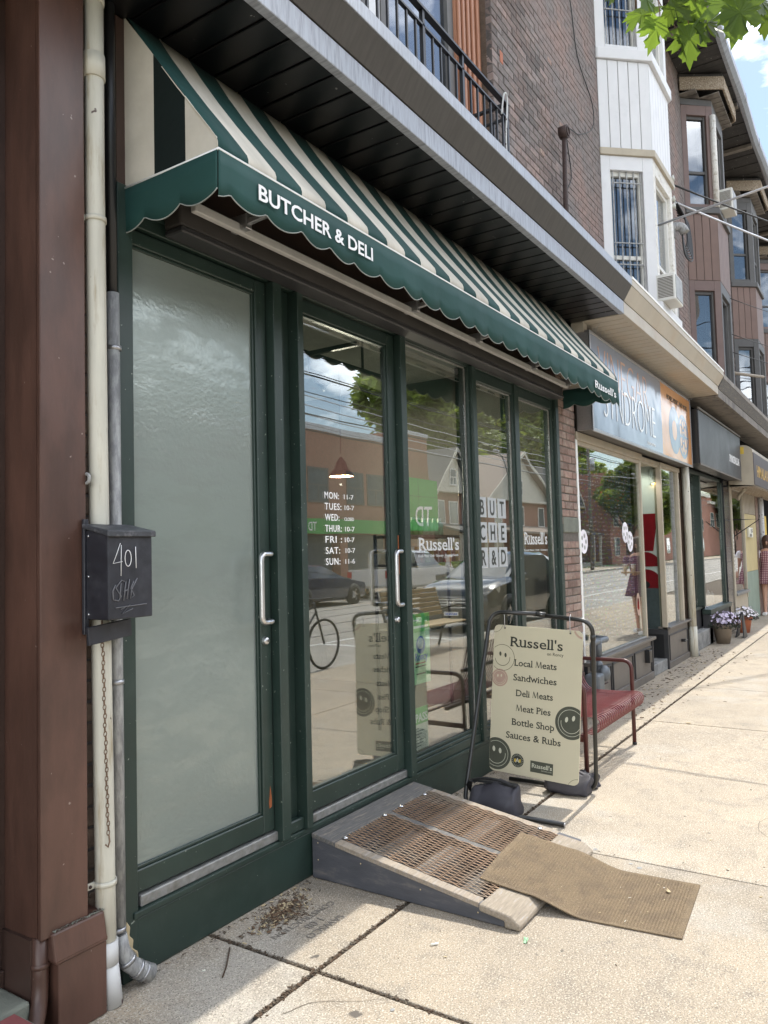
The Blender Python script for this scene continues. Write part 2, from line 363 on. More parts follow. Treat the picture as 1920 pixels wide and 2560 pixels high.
def frosted():
    m, n, out = newmat('frosted_glass'); L = n.links.new
    ge = nd(n, 'NewGeometry')
    d = nd(n, 'BsdfDiffuse'); d.inputs[0].default_value = (.25, .285, .265, 1)
    tr = nd(n, 'BsdfTranslucent'); tr.inputs[0].default_value = (.35, .42, .40, 1)
    gl = nd(n, 'BsdfGlossy'); gl.inputs['Roughness'].default_value = .08; gl.inputs['Color'].default_value = (.85, .93, .9, 1); gl2 = nd(n, 'BsdfGlossy'); gl2.inputs['Roughness'].default_value = .42
    # fine film grain plus soft horizontal ripples
    a = nd(n, 'TexNoise'); a.inputs['Scale'].default_value = 55; a.inputs['Detail'].default_value = 3; L(ge.outputs['Position'], a.inputs['Vector'])
    mp_ = nd(n, 'Mapping'); mp_.inputs['Scale'].default_value = (5, 1, 6); L(ge.outputs['Position'], mp_.inputs[0])
    w = nd(n, 'TexNoise'); w.inputs['Scale'].default_value = 2.2; w.inputs['Detail'].default_value = 6; w.inputs['Distortion'].default_value = .6; L(mp_.outputs[0], w.inputs['Vector'])
    b1 = nd(n, 'Bump'); b1.inputs['Strength'].default_value = .8; b1.inputs['Distance'].default_value = .0014; L(a.outputs['Fac'], b1.inputs['Height'])
    b2 = nd(n, 'Bump'); b2.inputs['Strength'].default_value = .2; b2.inputs['Distance'].default_value = .0012; L(w.outputs['Fac'], b2.inputs['Height']); L(b1.outputs[0], b2.inputs['Normal'])
    L(b2.outputs[0], gl.inputs['Normal']); L(b1.outputs[0], gl2.inputs['Normal'])
    x0 = nd(n, 'MixShader'); x0.inputs[0].default_value = .3; L(d.outputs[0], x0.inputs[1]); L(tr.outputs[0], x0.inputs[2])
    x1 = nd(n, 'MixShader'); x1.inputs[0].default_value = .10; gl2.inputs['Color'].default_value = (.85, .95, .86, 1); L(x0.outputs[0], x1.inputs[1]); L(gl2.outputs[0], x1.inputs[2])
    # smooth patches in the film reflect more sharply
    pr = nd(n, 'MapRange'); pr.inputs['From Min'].default_value = .47; pr.inputs['From Max'].default_value = .58; pr.inputs['To Min'].default_value = .03; pr.inputs['To Max'].default_value = .085
    p2 = nd(n, 'TexNoise'); p2.inputs['Scale'].default_value = 3.2; p2.inputs['Detail'].default_value = 5; p2.inputs['Roughness'].default_value = .7
    mp2 = nd(n, 'Mapping'); mp2.inputs['Scale'].default_value = (.9, 1, 3.0); L(ge.outputs['Position'], mp2.inputs[0]); L(mp2.outputs[0], p2.inputs['Vector'])
    L(p2.outputs['Fac'], pr.inputs[0]); x2 = nd(n, 'MixShader'); L(pr.outputs[0], x2.inputs[0]); L(x1.outputs[0], x2.inputs[1]); L(gl.outputs[0], x2.inputs[2])
    L(x2.outputs[0], out.inputs[0]); M['frosted'] = m
frosted()

def concrete():
    m, n, out = newmat('pavement_concrete'); L = n.links.new
    p = nd(n, 'BsdfPrincipled'); L(p.outputs[0], out.inputs[0]); p.inputs['Roughness'].default_value = .88; p.inputs['Specular IOR Level'].default_value = .3
    ge = nd(n, 'NewGeometry')
    def noise(s, d=5, r=.6, sc=None):
        z = nd(n, 'TexNoise'); z.inputs['Scale'].default_value = s; z.inputs['Detail'].default_value = d; z.inputs['Roughness'].default_value = r
        if sc:
            q = nd(n, 'Mapping'); q.inputs['Scale'].default_value = sc; L(ge.outputs['Position'], q.inputs[0]); L(q.outputs[0], z.inputs['Vector'])
        else: L(ge.outputs['Position'], z.inputs['Vector'])
        return z.outputs['Fac']
    def ramp(f, a, b, lo=0, hi=1):
        r = nd(n, 'MapRange'); r.inputs['From Min'].default_value = a; r.inputs['From Max'].default_value = b; r.inputs['To Min'].default_value = lo; r.inputs['To Max'].default_value = hi; L(f, r.inputs[0]); return r.outputs[0]
    def mixc(f, a, b):
        x = nd(n, 'Mix', data_type='RGBA'); L(f, x.inputs['Factor'])
        for k, v in (('A', a), ('B', b)):
            if isinstance(v, tuple): x.inputs[k].default_value = c4(v)
            else: L(v, x.inputs[k])
        return x.outputs['Result']
    c = mixc(ramp(noise(1.3, 8, .65), .38, .66), (.38, .315, .235), (.285, .24, .185))
    c = mixc(ramp(noise(5, 6, .7), .5, .74), c, (.20, .175, .145))
    c = mixc(ramp(noise(.7, 5, .7), .54, .66), c, (.36, .33, .285))
    c = mixc(ramp(noise(22, 4, .7), .62, .72), c, (.19, .165, .135))
    c = mixc(ramp(noise(140, 2, .5), .50, .66), c, (.52, .47, .39))
    c = mixc(ramp(noise(210, 2, .5), .57, .66), c, (.15, .13, .105))
    c = mixc(ramp(noise(9, 3, .4), .735, .76), c, (.12, .105, .09))
    oi = nd(n, 'ObjectInfo'); v = nd(n, 'VectorMath', operation='SCALE'); L(c, v.inputs[0]); L(ramp(oi.outputs['Random'], 0, 1, .92, 1.08), v.inputs['Scale'])
    L(v.outputs[0], p.inputs['Base Color'])
    b = nd(n, 'Bump'); b.inputs['Strength'].default_value = .45; b.inputs['Distance'].default_value = .004; L(noise(150, 3, .6), b.inputs['Height'])
    b2 = nd(n, 'Bump'); b2.inputs['Strength'].default_value = .12; b2.inputs['Distance'].default_value = .01; L(noise(60, 3, .5, (1, 8, 1)), b2.inputs['Height']); L(b.outputs[0], b2.inputs['Normal'])
    L(b2.outputs[0], p.inputs['Normal']); M['concrete'] = m
concrete()

def stripes(name, axis, x0, w, start_dark=True):
    """awning cloth with printed bands along one axis"""
    m, n, out = newmat(name); L = n.links.new
    p = nd(n, 'BsdfPrincipled'); L(p.outputs[0], out.inputs[0]); p.inputs['Roughness'].default_value = .75; p.inputs['Specular IOR Level'].default_value = .25
    ge = nd(n, 'NewGeometry'); sx = nd(n, 'SeparateXYZ'); L(ge.outputs['Position'], sx.inputs[0])
    a = nd(n, 'Math', operation='SUBTRACT'); L(sx.outputs[axis], a.inputs[0]); a.inputs[1].default_value = x0
    b = nd(n, 'Math', operation='DIVIDE'); L(a.outputs[0], b.inputs[0]); b.inputs[1].default_value = 2*w
    f = nd(n, 'Math', operation='FRACT'); L(b.outputs[0], f.inputs[0])
    g = nd(n, 'Math', operation='GREATER_THAN'); L(f.outputs[0], g.inputs[0]); g.inputs[1].default_value = .5
    nz = nd(n, 'TexNoise'); nz.inputs['Scale'].default_value = 5; nz.inputs['Detail'].default_value = 6; L(ge.outputs['Position'], nz.inputs['Vector'])
    cr1 = nd(n, 'Mix', data_type='RGBA'); L(nz.outputs['Fac'], cr1.inputs['Factor']); cr1.inputs['A'].default_value = (.52, .48, .40, 1); cr1.inputs['B'].default_value = (.66, .62, .54, 1)
    x = nd(n, 'Mix', data_type='RGBA'); L(g.outputs[0], x.inputs['Factor']); 
    dk = (.018, .060, .055, 1) if start_dark else (.006, .012, .011, 1)  # same green on the side cloth, darkened to carry its shade
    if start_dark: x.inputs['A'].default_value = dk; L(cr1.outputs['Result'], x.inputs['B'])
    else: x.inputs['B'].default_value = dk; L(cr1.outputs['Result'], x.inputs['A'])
    sm1 = nd(n, 'Mapping'); sm1.inputs['Scale'].default_value = (3.5, .8, .8); L(ge.outputs['Position'], sm1.inputs[0])
    sn = nd(n, 'TexNoise'); sn.inputs['Scale'].default_value = 1.6; sn.inputs['Detail'].default_value = 8; sn.inputs['Roughness'].default_value = .65; L(sm1.outputs[0], sn.inputs['Vector'])
    sr = nd(n, 'MapRange'); sr.inputs['From Min'].default_value = .35; sr.inputs['From Max'].default_value = .68; sr.inputs['To Min'].default_value = 1.06; sr.inputs['To Max'].default_value = .74; L(sn.outputs['Fac'], sr.inputs[0])
    sv = nd(n, 'VectorMath', operation='SCALE'); L(x.outputs['Result'], sv.inputs[0]); L(sr.outputs[0], sv.inputs['Scale']); L(sv.outputs[0], p.inputs['Base Color'])
    nb = nd(n, 'TexNoise'); nb.inputs['Scale'].default_value = 7; nb.inputs['Detail'].default_value = 3; L(ge.outputs['Position'], nb.inputs['Vector'])
    bp = nd(n, 'Bump'); bp.inputs['Strength'].default_value = .5; bp.inputs['Distance'].default_value = .012; L(nb.outputs['Fac'], bp.inputs['Height']); L(bp.outputs[0], p.inputs['Normal'])
    M[name] = m
stripes('awning_stripe', 'X', 1.925, .1585)
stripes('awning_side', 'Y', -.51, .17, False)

def leafmat(name, col, tcol, rand=.25):
    m, n, out = newmat(name); L = n.links.new
    d = nd(n, 'BsdfPrincipled'); d.inputs['Roughness'].default_value = .5; d.inputs['Specular IOR Level'].default_value = .3
    t = nd(n, 'BsdfTranslucent'); x = nd(n, 'MixShader'); x.inputs[0].default_value = .45
    oi = nd(n, 'ObjectInfo'); ge = nd(n, 'NewGeometry'); nz = nd(n, 'TexNoise'); nz.inputs['Scale'].default_value = 1.1; nz.inputs['Detail'].default_value = 4; L(ge.outputs['Position'], nz.inputs['Vector'])
    mr = nd(n, 'MapRange'); mr.inputs['From Min'].default_value = .3; mr.inputs['From Max'].default_value = .7; mr.inputs['To Min'].default_value = 1-rand; mr.inputs['To Max'].default_value = 1+rand; L(nz.outputs['Fac'], mr.inputs[0])
    om = nd(n, 'MapRange'); om.inputs['To Min'].default_value = .55; om.inputs['To Max'].default_value = 1.35; L(oi.outputs['Random'], om.inputs[0]); mu = nd(n, 'Math', operation='MULTIPLY'); L(mr.outputs[0], mu.inputs[0]); L(om.outputs[0], mu.inputs[1]); mr = mu
    for c, tgt in ((col, d.inputs['Base Color']), (tcol, t.inputs[0])):
        v = nd(n, 'VectorMath', operation='SCALE'); v.inputs[0].default_value = c; L(mr.outputs[0], v.inputs['Scale']); L(v.outputs[0], tgt)
    L(d.outputs[0], x.inputs[1]); L(t.outputs[0], x.inputs[2]); L(x.outputs[0], out.inputs[0]); M[name] = m
leafmat('maple_leaf', (.055, .10, .02), (.22, .33, .035), .45)
leafmat('tree_leaf', (.13, .17, .045), (.30, .38, .07), .5)

def gloss_sign(name, col, ripple=.006, rough=.05, spec=.8, x_split=None, col2=None):
    m, n, out = newmat(name); L = n.links.new
    p = nd(n, 'BsdfPrincipled'); L(p.outputs[0], out.inputs[0]); p.inputs['Roughness'].default_value = .4; p.inputs['Base Color'].default_value = c4(col)
    p.inputs['Coat Weight'].default_value = 1; p.inputs['Coat Roughness'].default_value = max(rough, .12); p.inputs['Coat IOR'].default_value = 1.45; p.inputs['Specular IOR Level'].default_value = .1
    ge = nd(n, 'NewGeometry'); mp_ = nd(n, 'Mapping'); mp_.inputs['Scale'].default_value = (1, 1, .8); L(ge.outputs['Position'], mp_.inputs[0])
    nz = nd(n, 'TexNoise'); nz.inputs['Scale'].default_value = 2.2; nz.inputs['Detail'].default_value = 2; L(mp_.outputs[0], nz.inputs['Vector'])
    b = nd(n, 'Bump'); b.inputs['Strength'].default_value = 1; b.inputs['Distance'].default_value = ripple; L(nz.outputs['Fac'], b.inputs['Height']); L(b.outputs[0], p.inputs['Coat Normal'])
    M[name] = m
gloss_sign('sign_gloss_sky', (.20, .24, .31), .012); gloss_sign('sign_gloss_orange', (.62, .27, .08), .012)  # black face: pale sky reflection painted into its base colour
gloss_sign('sign_ring', (.09, .13, .19), .012)
gloss_sign('sign_letter', (.8, .78, .75), .0); gloss_sign('sign_letter_orange', (.55, .33, .24), .0)
gloss_sign('sign_peach', (.66, .42, .28), .012)

# ---------------------------------------------------------------- lettering
def text_mesh(s, size, bold=0, spacing=1.0, ext=.0006, align='LEFT', xs=1.0):
    c = bpy.data.curves.new('t', 'FONT'); c.body = s; c.size = size; c.offset = bold*size; c.space_character = spacing; c.extrude = ext; c.align_x = align; c.resolution_u = 3
    o = bpy.data.objects.new('t', c); COL.objects.link(o); dg = bpy.context.evaluated_depsgraph_get()
    me = bpy.data.meshes.new_from_object(o.evaluated_get(dg)); bpy.data.objects.remove(o); bpy.data.curves.remove(c)
    vs = [(v.co.x*xs, v.co.y, v.co.z) for v in me.vertices]; fs = [tuple(p.vertices) for p in me.polygons]
    bpy.data.meshes.remove(me); return vs, fs
def frame_front(x, y, z): return Matrix(((1, 0, 0, x), (0, 0, -1, y), (0, 1, 0, z), (0, 0, 0, 1)))     # faces -y
def frame_left(x, y, z): return Matrix(((0, 0, -1, x), (-1, 0, 0, y), (0, 1, 0, z), (0, 0, 0, 1)))     # faces -x
def frame_back(x, y, z): return Matrix(((-1, 0, 0, x), (0, 0, 1, y), (0, 1, 0, z), (0, 0, 0, 1)))      # faces +y
def lettering(name, s, size, F, m, parent, width=None, height=None, **k):
    vs, fs = text_mesh(s, size, **k)
    if not vs: return None
    if width:
        x0, x1 = min(v[0] for v in vs), max(v[0] for v in vs); q = width/(x1-x0)
        vs = [((v[0]-x0)*q if k.get('align', 'LEFT') == 'LEFT' else v[0]*q, v[1], v[2]) for v in vs]
    if height:
        y0, y1 = min(v[1] for v in vs), max(v[1] for v in vs); q = height/(y1-y0); vs = [(v[0], v[1]*q, v[2]) for v in vs]
    b = MB(); b.add(vs, fs, 0, False, F); return b.build(name, m, parent, fix=False)
STEM = {'l': [(.5, 'bT')], 'i': [(.5, 'b')], 'R': [(.14, 'bc'), (.88, 'b')], 'u': [(.12, 'x'), (.88, 'bx')], 'n': [(.12, 'bx'), (.88, 'b')], 'M': [(.1, 'b'), (.92, 'b')],
        'L': [(.15, 'bc')], 'D': [(.12, 'bc')], 'P': [(.14, 'bc')], 'B': [(.13, 'bc')], 't': [(.4, 'x')], 'h': [(.12, 'bT'), (.88, 'b')], 'b': [(.12, 'T')], 'd': [(.88, 'bT')], 'p': [(.12, 'xq')], 'w': [(.08, 'x'), (.92, 'x')], 'e': [], 's': [(.15, 'S')], 'S': [(.12, 'S'), ], 'a': [(.85, 'b')]}
def serif_lettering(name, s, size, F, m, parent, width, align='LEFT', ext=.0006):
    vs, fs = text_mesh(s, size, bold=.010, ext=ext); xs = [v[0] for v in vs]; W0 = max(xs)
    b = MB(); mparts = []; capz = .70*size; xh = .53*size; asc = .72*size; sh = .07*size; sw = .105*size; gl = {}
    if 'M' in s:
        x_ = 0
        for i, ch in enumerate(s):
            if ch == ' ': continue
            gv, gf = text_mesh(ch, size, bold=.010, ext=ext); pv = text_mesh(s[:i+1], size, bold=.010)[0]; g1 = max(v[0] for v in gv); off_ = max(v[0] for v in pv)-g1
            if ch != 'M': b.add([(v[0]+off_, v[1], v[2]) for v in gv], gf); continue
            w0 = min(v[0] for v in gv)+off_; ww = g1-min(v[0] for v in gv)
            P_ = lambda u, h: (w0+u*ww, h*capz)
            for (u0, h0, u1, h1, t) in ((.04, 0, .16, 1, .07), (.96, 0, .84, 1, .15), (.16, 1, .50, .05, .15), (.50, .05, .84, 1, .07)):
                (xa, ya), (xb, yb) = P_(u0, h0), P_(u1, h1); t *= ww/2
                b.add([(xa-t, ya, ext), (xa+t, ya, ext), (xb+t, yb, ext), (xb-t, yb, ext)], [(0, 1, 2, 3)])
    else: b.add(vs, fs)
    for i, ch in enumerate(s):
        if ch not in STEM or ch == 'M': continue
        if ch not in gl:
            g = text_mesh(ch, size, bold=.010)[0]; gl[ch] = max(v[0] for v in g)-min(v[0] for v in g)
        pv = text_mesh(s[:i+1], size, bold=.010)[0]; x1 = max(v[0] for v in pv); w = gl[ch]; x0 = x1-w
        for fx, where in STEM[ch]:
            x = x0+fx*w
            for q in where:
                zz = {'b': 0, 'x': xh-sh, 'c': capz-sh, 'T': asc-sh, 'q': -.2*size, 'S': 0}[q]
                if q == 'T' or q == 'x': b.box(x-sw, x+sw*.4, zz, zz+sh, -ext*.8, ext*.8)
                elif q == 'S': b.box(x-sw*.35, x+sw*.35, zz+.01*size, zz+sh*2.2, -ext*.8, ext*.8)
                else: b.box(x-sw, x+sw, zz, zz+sh, -ext*.8, ext*.8)
    q = width/W0; off = -width/2 if align == 'CENTER' else 0
    b.v = [tuple(F @ Vector((v[0]*q+off, v[1], v[2]))) for v in b.v]
    return b.build(name, m, parent, fix=False)

# ---------------------------------------------------------------- brickwork
_bm = {}
def brick_mesh(w, d, h, m, k=0):
    key = (round(w, 3), d, h, m.name, k)
    if key in _bm: return _bm[key]
    r = random.Random(hash((round(w*1000), k)) & 0xffff); b = 0.004; j = lambda: r.uniform(-.0015, .0015)
    vs = []
    for z in (0, h):
        for x in (0, w): vs.append((x+j(), d, z+j()))
    for z in (b, h-b):
        for x in (b, w-b): vs.append((x+j(), 0+j(), z+j()))
    for z in (0, h):
        for x in (0, w): vs.append((x+j(), b+.001, z+j()))
    fs = [(4, 5, 7, 6), (8, 9, 5, 4), (9, 11, 7, 5), (11, 10, 6, 7), (10, 8, 4, 6), (0, 1, 9, 8), (1, 3, 11, 9), (3, 2, 10, 11), (2, 0, 8, 10)]
    me = bpy.data.meshes.new('brick'); me.from_pydata(vs, [], fs); me.materials.append(m); me.update(); _bm[key] = me; return me
def brickwork(parent, x0, x1, z0, z1, y, m, cw=.21, ch=.0665, gap=.010, depth=.05, limit=300, key=None, skip=None, backing=M['mortar'], rec=.008):
    """bricks as single pieces, the rest beyond the limit joined"""
    cells = []; rows = int((z1-z0)/ch); bw = cw-gap; bh = ch-gap
    for r in range(rows):
        zz = z0+r*ch; x = x0-(cw/2 if r % 2 else 0)
        while x < x1-.02:
            a, b = max(x, x0), min(x+bw, x1)
            if b-a > .03 and not (skip and skip((a+b)/2, zz)): cells.append((a, b, zz))
            x += cw
    if key: cells.sort(key=key)
    rnd = random.Random(int(x0*100)); rest = MB()
    for i, (a, b, zz) in enumerate(cells):
        if i < limit:
            me = brick_mesh(b-a, depth, bh, m, rnd.randrange(3)); o = link('brick', me, parent)
            o.location = (a, y+rnd.uniform(-.0025, .0025), zz+rnd.uniform(-.001, .001))
        else: rest.box(a, b, y+rnd.uniform(-.002, .002), y+depth, zz, zz+bh)
    if rest.v: tag(rest.build('brick_courses', m, parent, fix=False), kind='stuff')
    MB().box(x0, x1, y+rec, y+depth, z0, z1).build('mortar_bed', backing, parent)
# ================================================================ PAVEMENT, ROAD
def struct(o, label=None): return tag(o, label, None, None, 'structure')
pav = struct(bpy.data.objects.new('pavement', None), 'pale exposed aggregate concrete pavement in front of the shops'); COL.objects.link(pav)
q = MB(); q.box(-30, 120, -4.1, 3, -.16, -.028); q.build('pavement_bed', M['dirt'], pav)
rnd = random.Random(3)
xj = [-7, -5.4, -3.8, -2.2, -.7, .8, 2.325, 3.93, 5.57, 7.14, 9.03, 11.0, 13.05, 15, 17, 19, 21, 23.5, 26]
yj = [(.3, -.538, .010), (-.562, -2.30, .004), (-2.306, -4.0, .004)]
for i in range(len(xj)-1):
    for a, b, g in yj:
        gx = .011 if xj[i] < 3 else .005
        gx2 = .011 if xj[i+1] < 3 else .005
        o = MB().box(xj[i]+gx/1.2, xj[i+1]-gx2/1.2, b, a, -.09, 0).build('slab', M['concrete'], pav, bevel=.005, seg=2)
        o.location.z = rnd.uniform(-.003, 0)
struct(B('kerb', M['kerb'], None, (-60, 160, -4.16, -4.0, -.2, .002), bevel=.02, seg=2), 'near concrete kerb edging the shop pavement')
struct(B('road', M['asphalt'], None, (-120, 260, -15.0, -4.15, -.3, -.13)), 'grey asphalt road with streetcar rails')
far = struct(bpy.data.objects.new('far_pavement', None), 'pavement on the far side of the road'); COL.objects.link(far)
for i in range(60): MB().box(-20+i*2.5+.01, -20+(i+1)*2.5-.01, -18.6, -15.15, -.13, 0).build('far_slab', M['concrete'], far)
struct(B('far_kerb', M['kerb'], None, (-60, 160, -15.16, -15.0, -.2, .003)), 'far concrete kerb across the road')
struct(B('ground', M['grass'], None, (-400, 500, -400, 300, -.5, -.33)), 'flat ground under the neighbourhood')
struct(B('far_lawn', M['grass'], None, (37.2, 160, -40, -18.6, -.3, .03)), 'green front lawns across the road')
q = MB()
for yy in (-7.6, -9.1, -10.6, -12.1):
    q.box(-100, 200, yy-.035, yy+.035, -.14, -.122)
struct(q.build('streetcar_rails', M['steel_rail']), 'steel streetcar rails set in the road')
q = MB()
for x in (11.6, 13.2, 19, 25): q.box(x, x+.12, -6.6, -4.3, -.131, -.126)
q.box(-60, 120, -6.72, -6.62, -.131, -.126)
struct(q.build('road_markings', M['road_paint']), 'white parking bay lines on the road')

# joint debris: wood chips and leaf litter nobody could count
def litter(name, label, n, fn, mats, smin=.006, smax=.02, parent=None, kind='stuff', seed=1):
    r = random.Random(seed); b = MB()
    for i in range(n):
        x, y, z = fn(r); l = r.uniform(smin, smax); w = l*r.uniform(.15, .5); a = r.uniform(0, pi); t = r.uniform(-.35, .35)
        Mx = Matrix.Translation((x, y, z+w*.15+.001)) @ Matrix.Rotation(a, 4, 'Z') @ Matrix.Rotation(t, 4, 'Y')
        b.box(-l/2, l/2, -w/2, w/2, 0, w*.3, r.randrange(len(mats)), Mx)
    o = b.build(name, mats, parent, fix=False)
    return tag(o, label, None, None, kind)
LM = [M['leafmould'], M['dirt'], M['leafmould'], M['chip_pale']]
def pile(r):
    a = r.uniform(0, 2*pi); d = abs(r.gauss(0, .5)); return 2.62+d*.22*cos(a)+.07*d*sin(a), -.13+d*.10*sin(a), .012*max(0, 1-d)*r.random()
litter('litter_pile', 'heap of brown wood chips and leaf litter on the pavement beside the ramp', 900, pile, LM, .005, .022, seed=5)
litter('joint_debris', 'brown debris packed in the long pavement joint', 2600, lambda r: (2+8*r.random()**1.6, -.55+r.gauss(0, .008), -.012+.010*r.random()), [M['leafmould'], M['dirt']], .005, .02, seed=6)
litter('wall_debris', 'grit and leaf crumbs along the foot of the shopfront', 500, lambda r: (1.95+4.8*r.random(), -.015-abs(r.gauss(0, .018)), 0), LM, .004, .012, seed=7)
litter('joint_debris', 'brown debris in the cross joint of the pavement', 700, lambda r: (2.325+r.gauss(0, .006), -1.9*r.random(), -.012+.011*r.random()), [M['leafmould'], M['dirt']], .005, .018, seed=8)
litter('scattered_litter', 'leaf crumbs scattered over the pavement by the far shop', 500, lambda r: (6.9+5.5*r.random(), -.05-abs(r.gauss(0, .28)), 0), LM, .008, .035, seed=9)
litter('scattered_litter', 'small crumbs scattered over the sunlit pavement', 160, lambda r: (1.9+6*r.random(), -.6-2.6*r.random(), 0), LM, .004, .014, seed=10)
def leaf_scrap(x, y, z, s, a, m, label, nm='fallen_leaf', cat='leaf'):
    b = MB(); r = random.Random(int(x*977)); n = 9; vs = [(0, 0, .006)]
    for k in range(n):
        t = 2*pi*k/n; rr = s*(.5+.5*r.random())*(1 if k % 2 else .7); vs.append((rr*cos(t), rr*.55*sin(t), r.uniform(.001, .012)))
    b.add(vs, [(0, k+1, (k+1) % n+1) for k in range(n)]); o = b.build(nm, m); o.location = (x, y, z); o.rotation_euler.z = a
    sdf = o.modifiers.new('thick', 'SOLIDIFY'); sdf.thickness = .0012
    tag(o, label, cat)
r = random.Random(31); q = MB()
for i in range(16):
    gx, gy, gr = 2.2+5*r.random(), -.75-1.6*r.random(), r.uniform(.006, .014)
    q.add([(gx+gr*cos(2*pi*k/10)*(1+.2*sin(3*k)), gy+gr*.9*sin(2*pi*k/10), .0012) for k in range(10)], [tuple(range(10))])
tag(q.build('gum_spots', M['conduit'], None, fix=False), 'flattened dark gum spots on the pavement', None, None, 'stuff')
leaf_scrap(2.92, -1.14, .001, .03, .5, M['poster_light'], 'small yellow green leaf on the pavement at the near tip of the ramp')
leaf_scrap(3.63, -1.52, .010, .028, .1, M['chip_pale'], 'pale dry leaf lying near the far end of the brown mat')
leaf_scrap(3.46, -1.03, .03, .02, 1.2, M['paper'], 'white scrap lying on the bend of the brown mat', 'paper_scrap', 'paper scrap')
leaf_scrap(2.10, -.19, .001, .014, 1.2, M['paper'], 'crumpled white scrap on the shaded pavement by the white drainpipe', 'paper_scrap', 'paper scrap')
tag(T('cigarette_butt', M['paper'], None, [(2.70, -.83, .005), (2.722, -.85, .005)], .004, 8), 'white cigarette butt lying on the sunlit slab', 'cigarette butt')
tag(T('twig', M['leafmould'], None, [(2.28, -.15, .004), (2.22, -.2, .006), (2.17, -.24, .004), (2.11, -.28, .003)], .003, 6), 'thin brown twig on the shaded pavement', 'twig')
flat('stamp_grey', (.19, .17, .145), .9)
q = MB(); r = random.Random(77)
for (xa, ya, a, n_) in ((4.5, -1.9, .9, 22), (5.9, -.9, -1.2, 22), (2.05, -.62, -.4, 12)):
    x, y = xa, ya
    for k in range(n_):
        a += r.uniform(-.28, .28); l = r.uniform(.02, .045); x2, y2 = x+l*cos(a), y+l*sin(a); w = .0011*(1-k/n_)+.0004; nx_, ny_ = -sin(a)*w, cos(a)*w
        q.add([(x+nx_, y+ny_, .0008), (x-nx_, y-ny_, .0008), (x2-nx_, y2-ny_, .0008), (x2+nx_, y2+ny_, .0008)], [(0, 1, 2, 3)]); x, y = x2, y2
tag(q.build('hairline_cracks', M['dirt'], pav, fix=False), kind='stuff')
# impressed maker's stamp in the slab by the wall
st = MB()
for s_, zz, sz in (('SAWSCO', .0, .055), ('1 08', -.06, .06), ('CONSTRUCTION', -.115, .05)):
    vs, fs = text_mesh(s_, sz, bold=0, ext=.0004, align='CENTER')
    Fm = Matrix.Translation((2.62, -.30+0*zz, .0006)) @ Matrix.Rotation(radians(178), 4, 'Z') @ Matrix.Translation((0, zz+.05, 0))
    st.add([v for v in vs], fs, 0, False, Fm)
tag(st.build('pavement_stamp', M['stamp_grey'], None, fix=False), 'faint maker stamp pressed into the slab beside the green plinth', 'stamp')

# ================================================================ RUSSELL'S SHOPFRONT
shop = empty('butcher_shopfront', 'dark green painted butcher shopfront with tall glazed doors and windows', 'shopfront')
G = M['green_paint']; GD = M['green_dark']
def P(name, m, *b, bevel=.003, parent=shop, seg=1): return B(name, m, parent, *b, bevel=bevel, seg=seg)
P('plinth', G, (1.93, 6.56, .0, .12, 0, .215), bevel=.008, seg=2)
P('plinth_cap', G, (1.93, 6.56, -.012, .12, .217, .242), bevel=.005, seg=2)
P('door_sill', M['alu_sill'], (1.975, 2.76, .004, .10, .243, .285), bevel=.004)
P('door_sill', M['alu_sill'], (2.99, 3.90, .004, .10, .243, .285), bevel=.004)
P('outer_post', G, (1.885, 1.955, -.004, .12, .0, 3.02))
P('head_beam', G, (1.957, 6.49, .0, .14, 2.872, 3.02))
P('head_moulding', G, (1.957, 6.49, -.014, -.001, 2.925, 2.955))
P('rust_edge', M['rust_paint'], (1.957, 6.49, -.006, -.001, 2.958, 2.962), bevel=0)
P('post', G, (2.752, 2.812, -.03, .12, .243, 2.871)); P('post', G, (2.935, 2.978, -.028, .12, .243, 2.871))
P('head_wall', M['brown_dark'], (1.885, 6.56, .0, .14, 3.021, 3.69), bevel=0)
P('infill_panel', G, (2.813, 2.934, .035, .06, .243, 2.87)); P('infill_foot', G, (2.813, 2.934, -.006, .034, .243, .30), bevel=.006)
P('infill_bead', G, (2.815, 2.833, .012, .034, .30, 2.86)); 
P('post', G, (3.895, 3.955, -.03, .12, .243, 2.871))
P('mullion', G, (4.868, 4.928, -.022, .12, .243, 2.871))
P('mullion', G, (5.634, 5.680, -.006, .12, .30, 2.871)); P('mullion', G, (5.683, 5.725, -.002, .12, .30, 2.871))
P('end_post', G, (6.49, 6.56, -.025, .12, .243, 3.02))
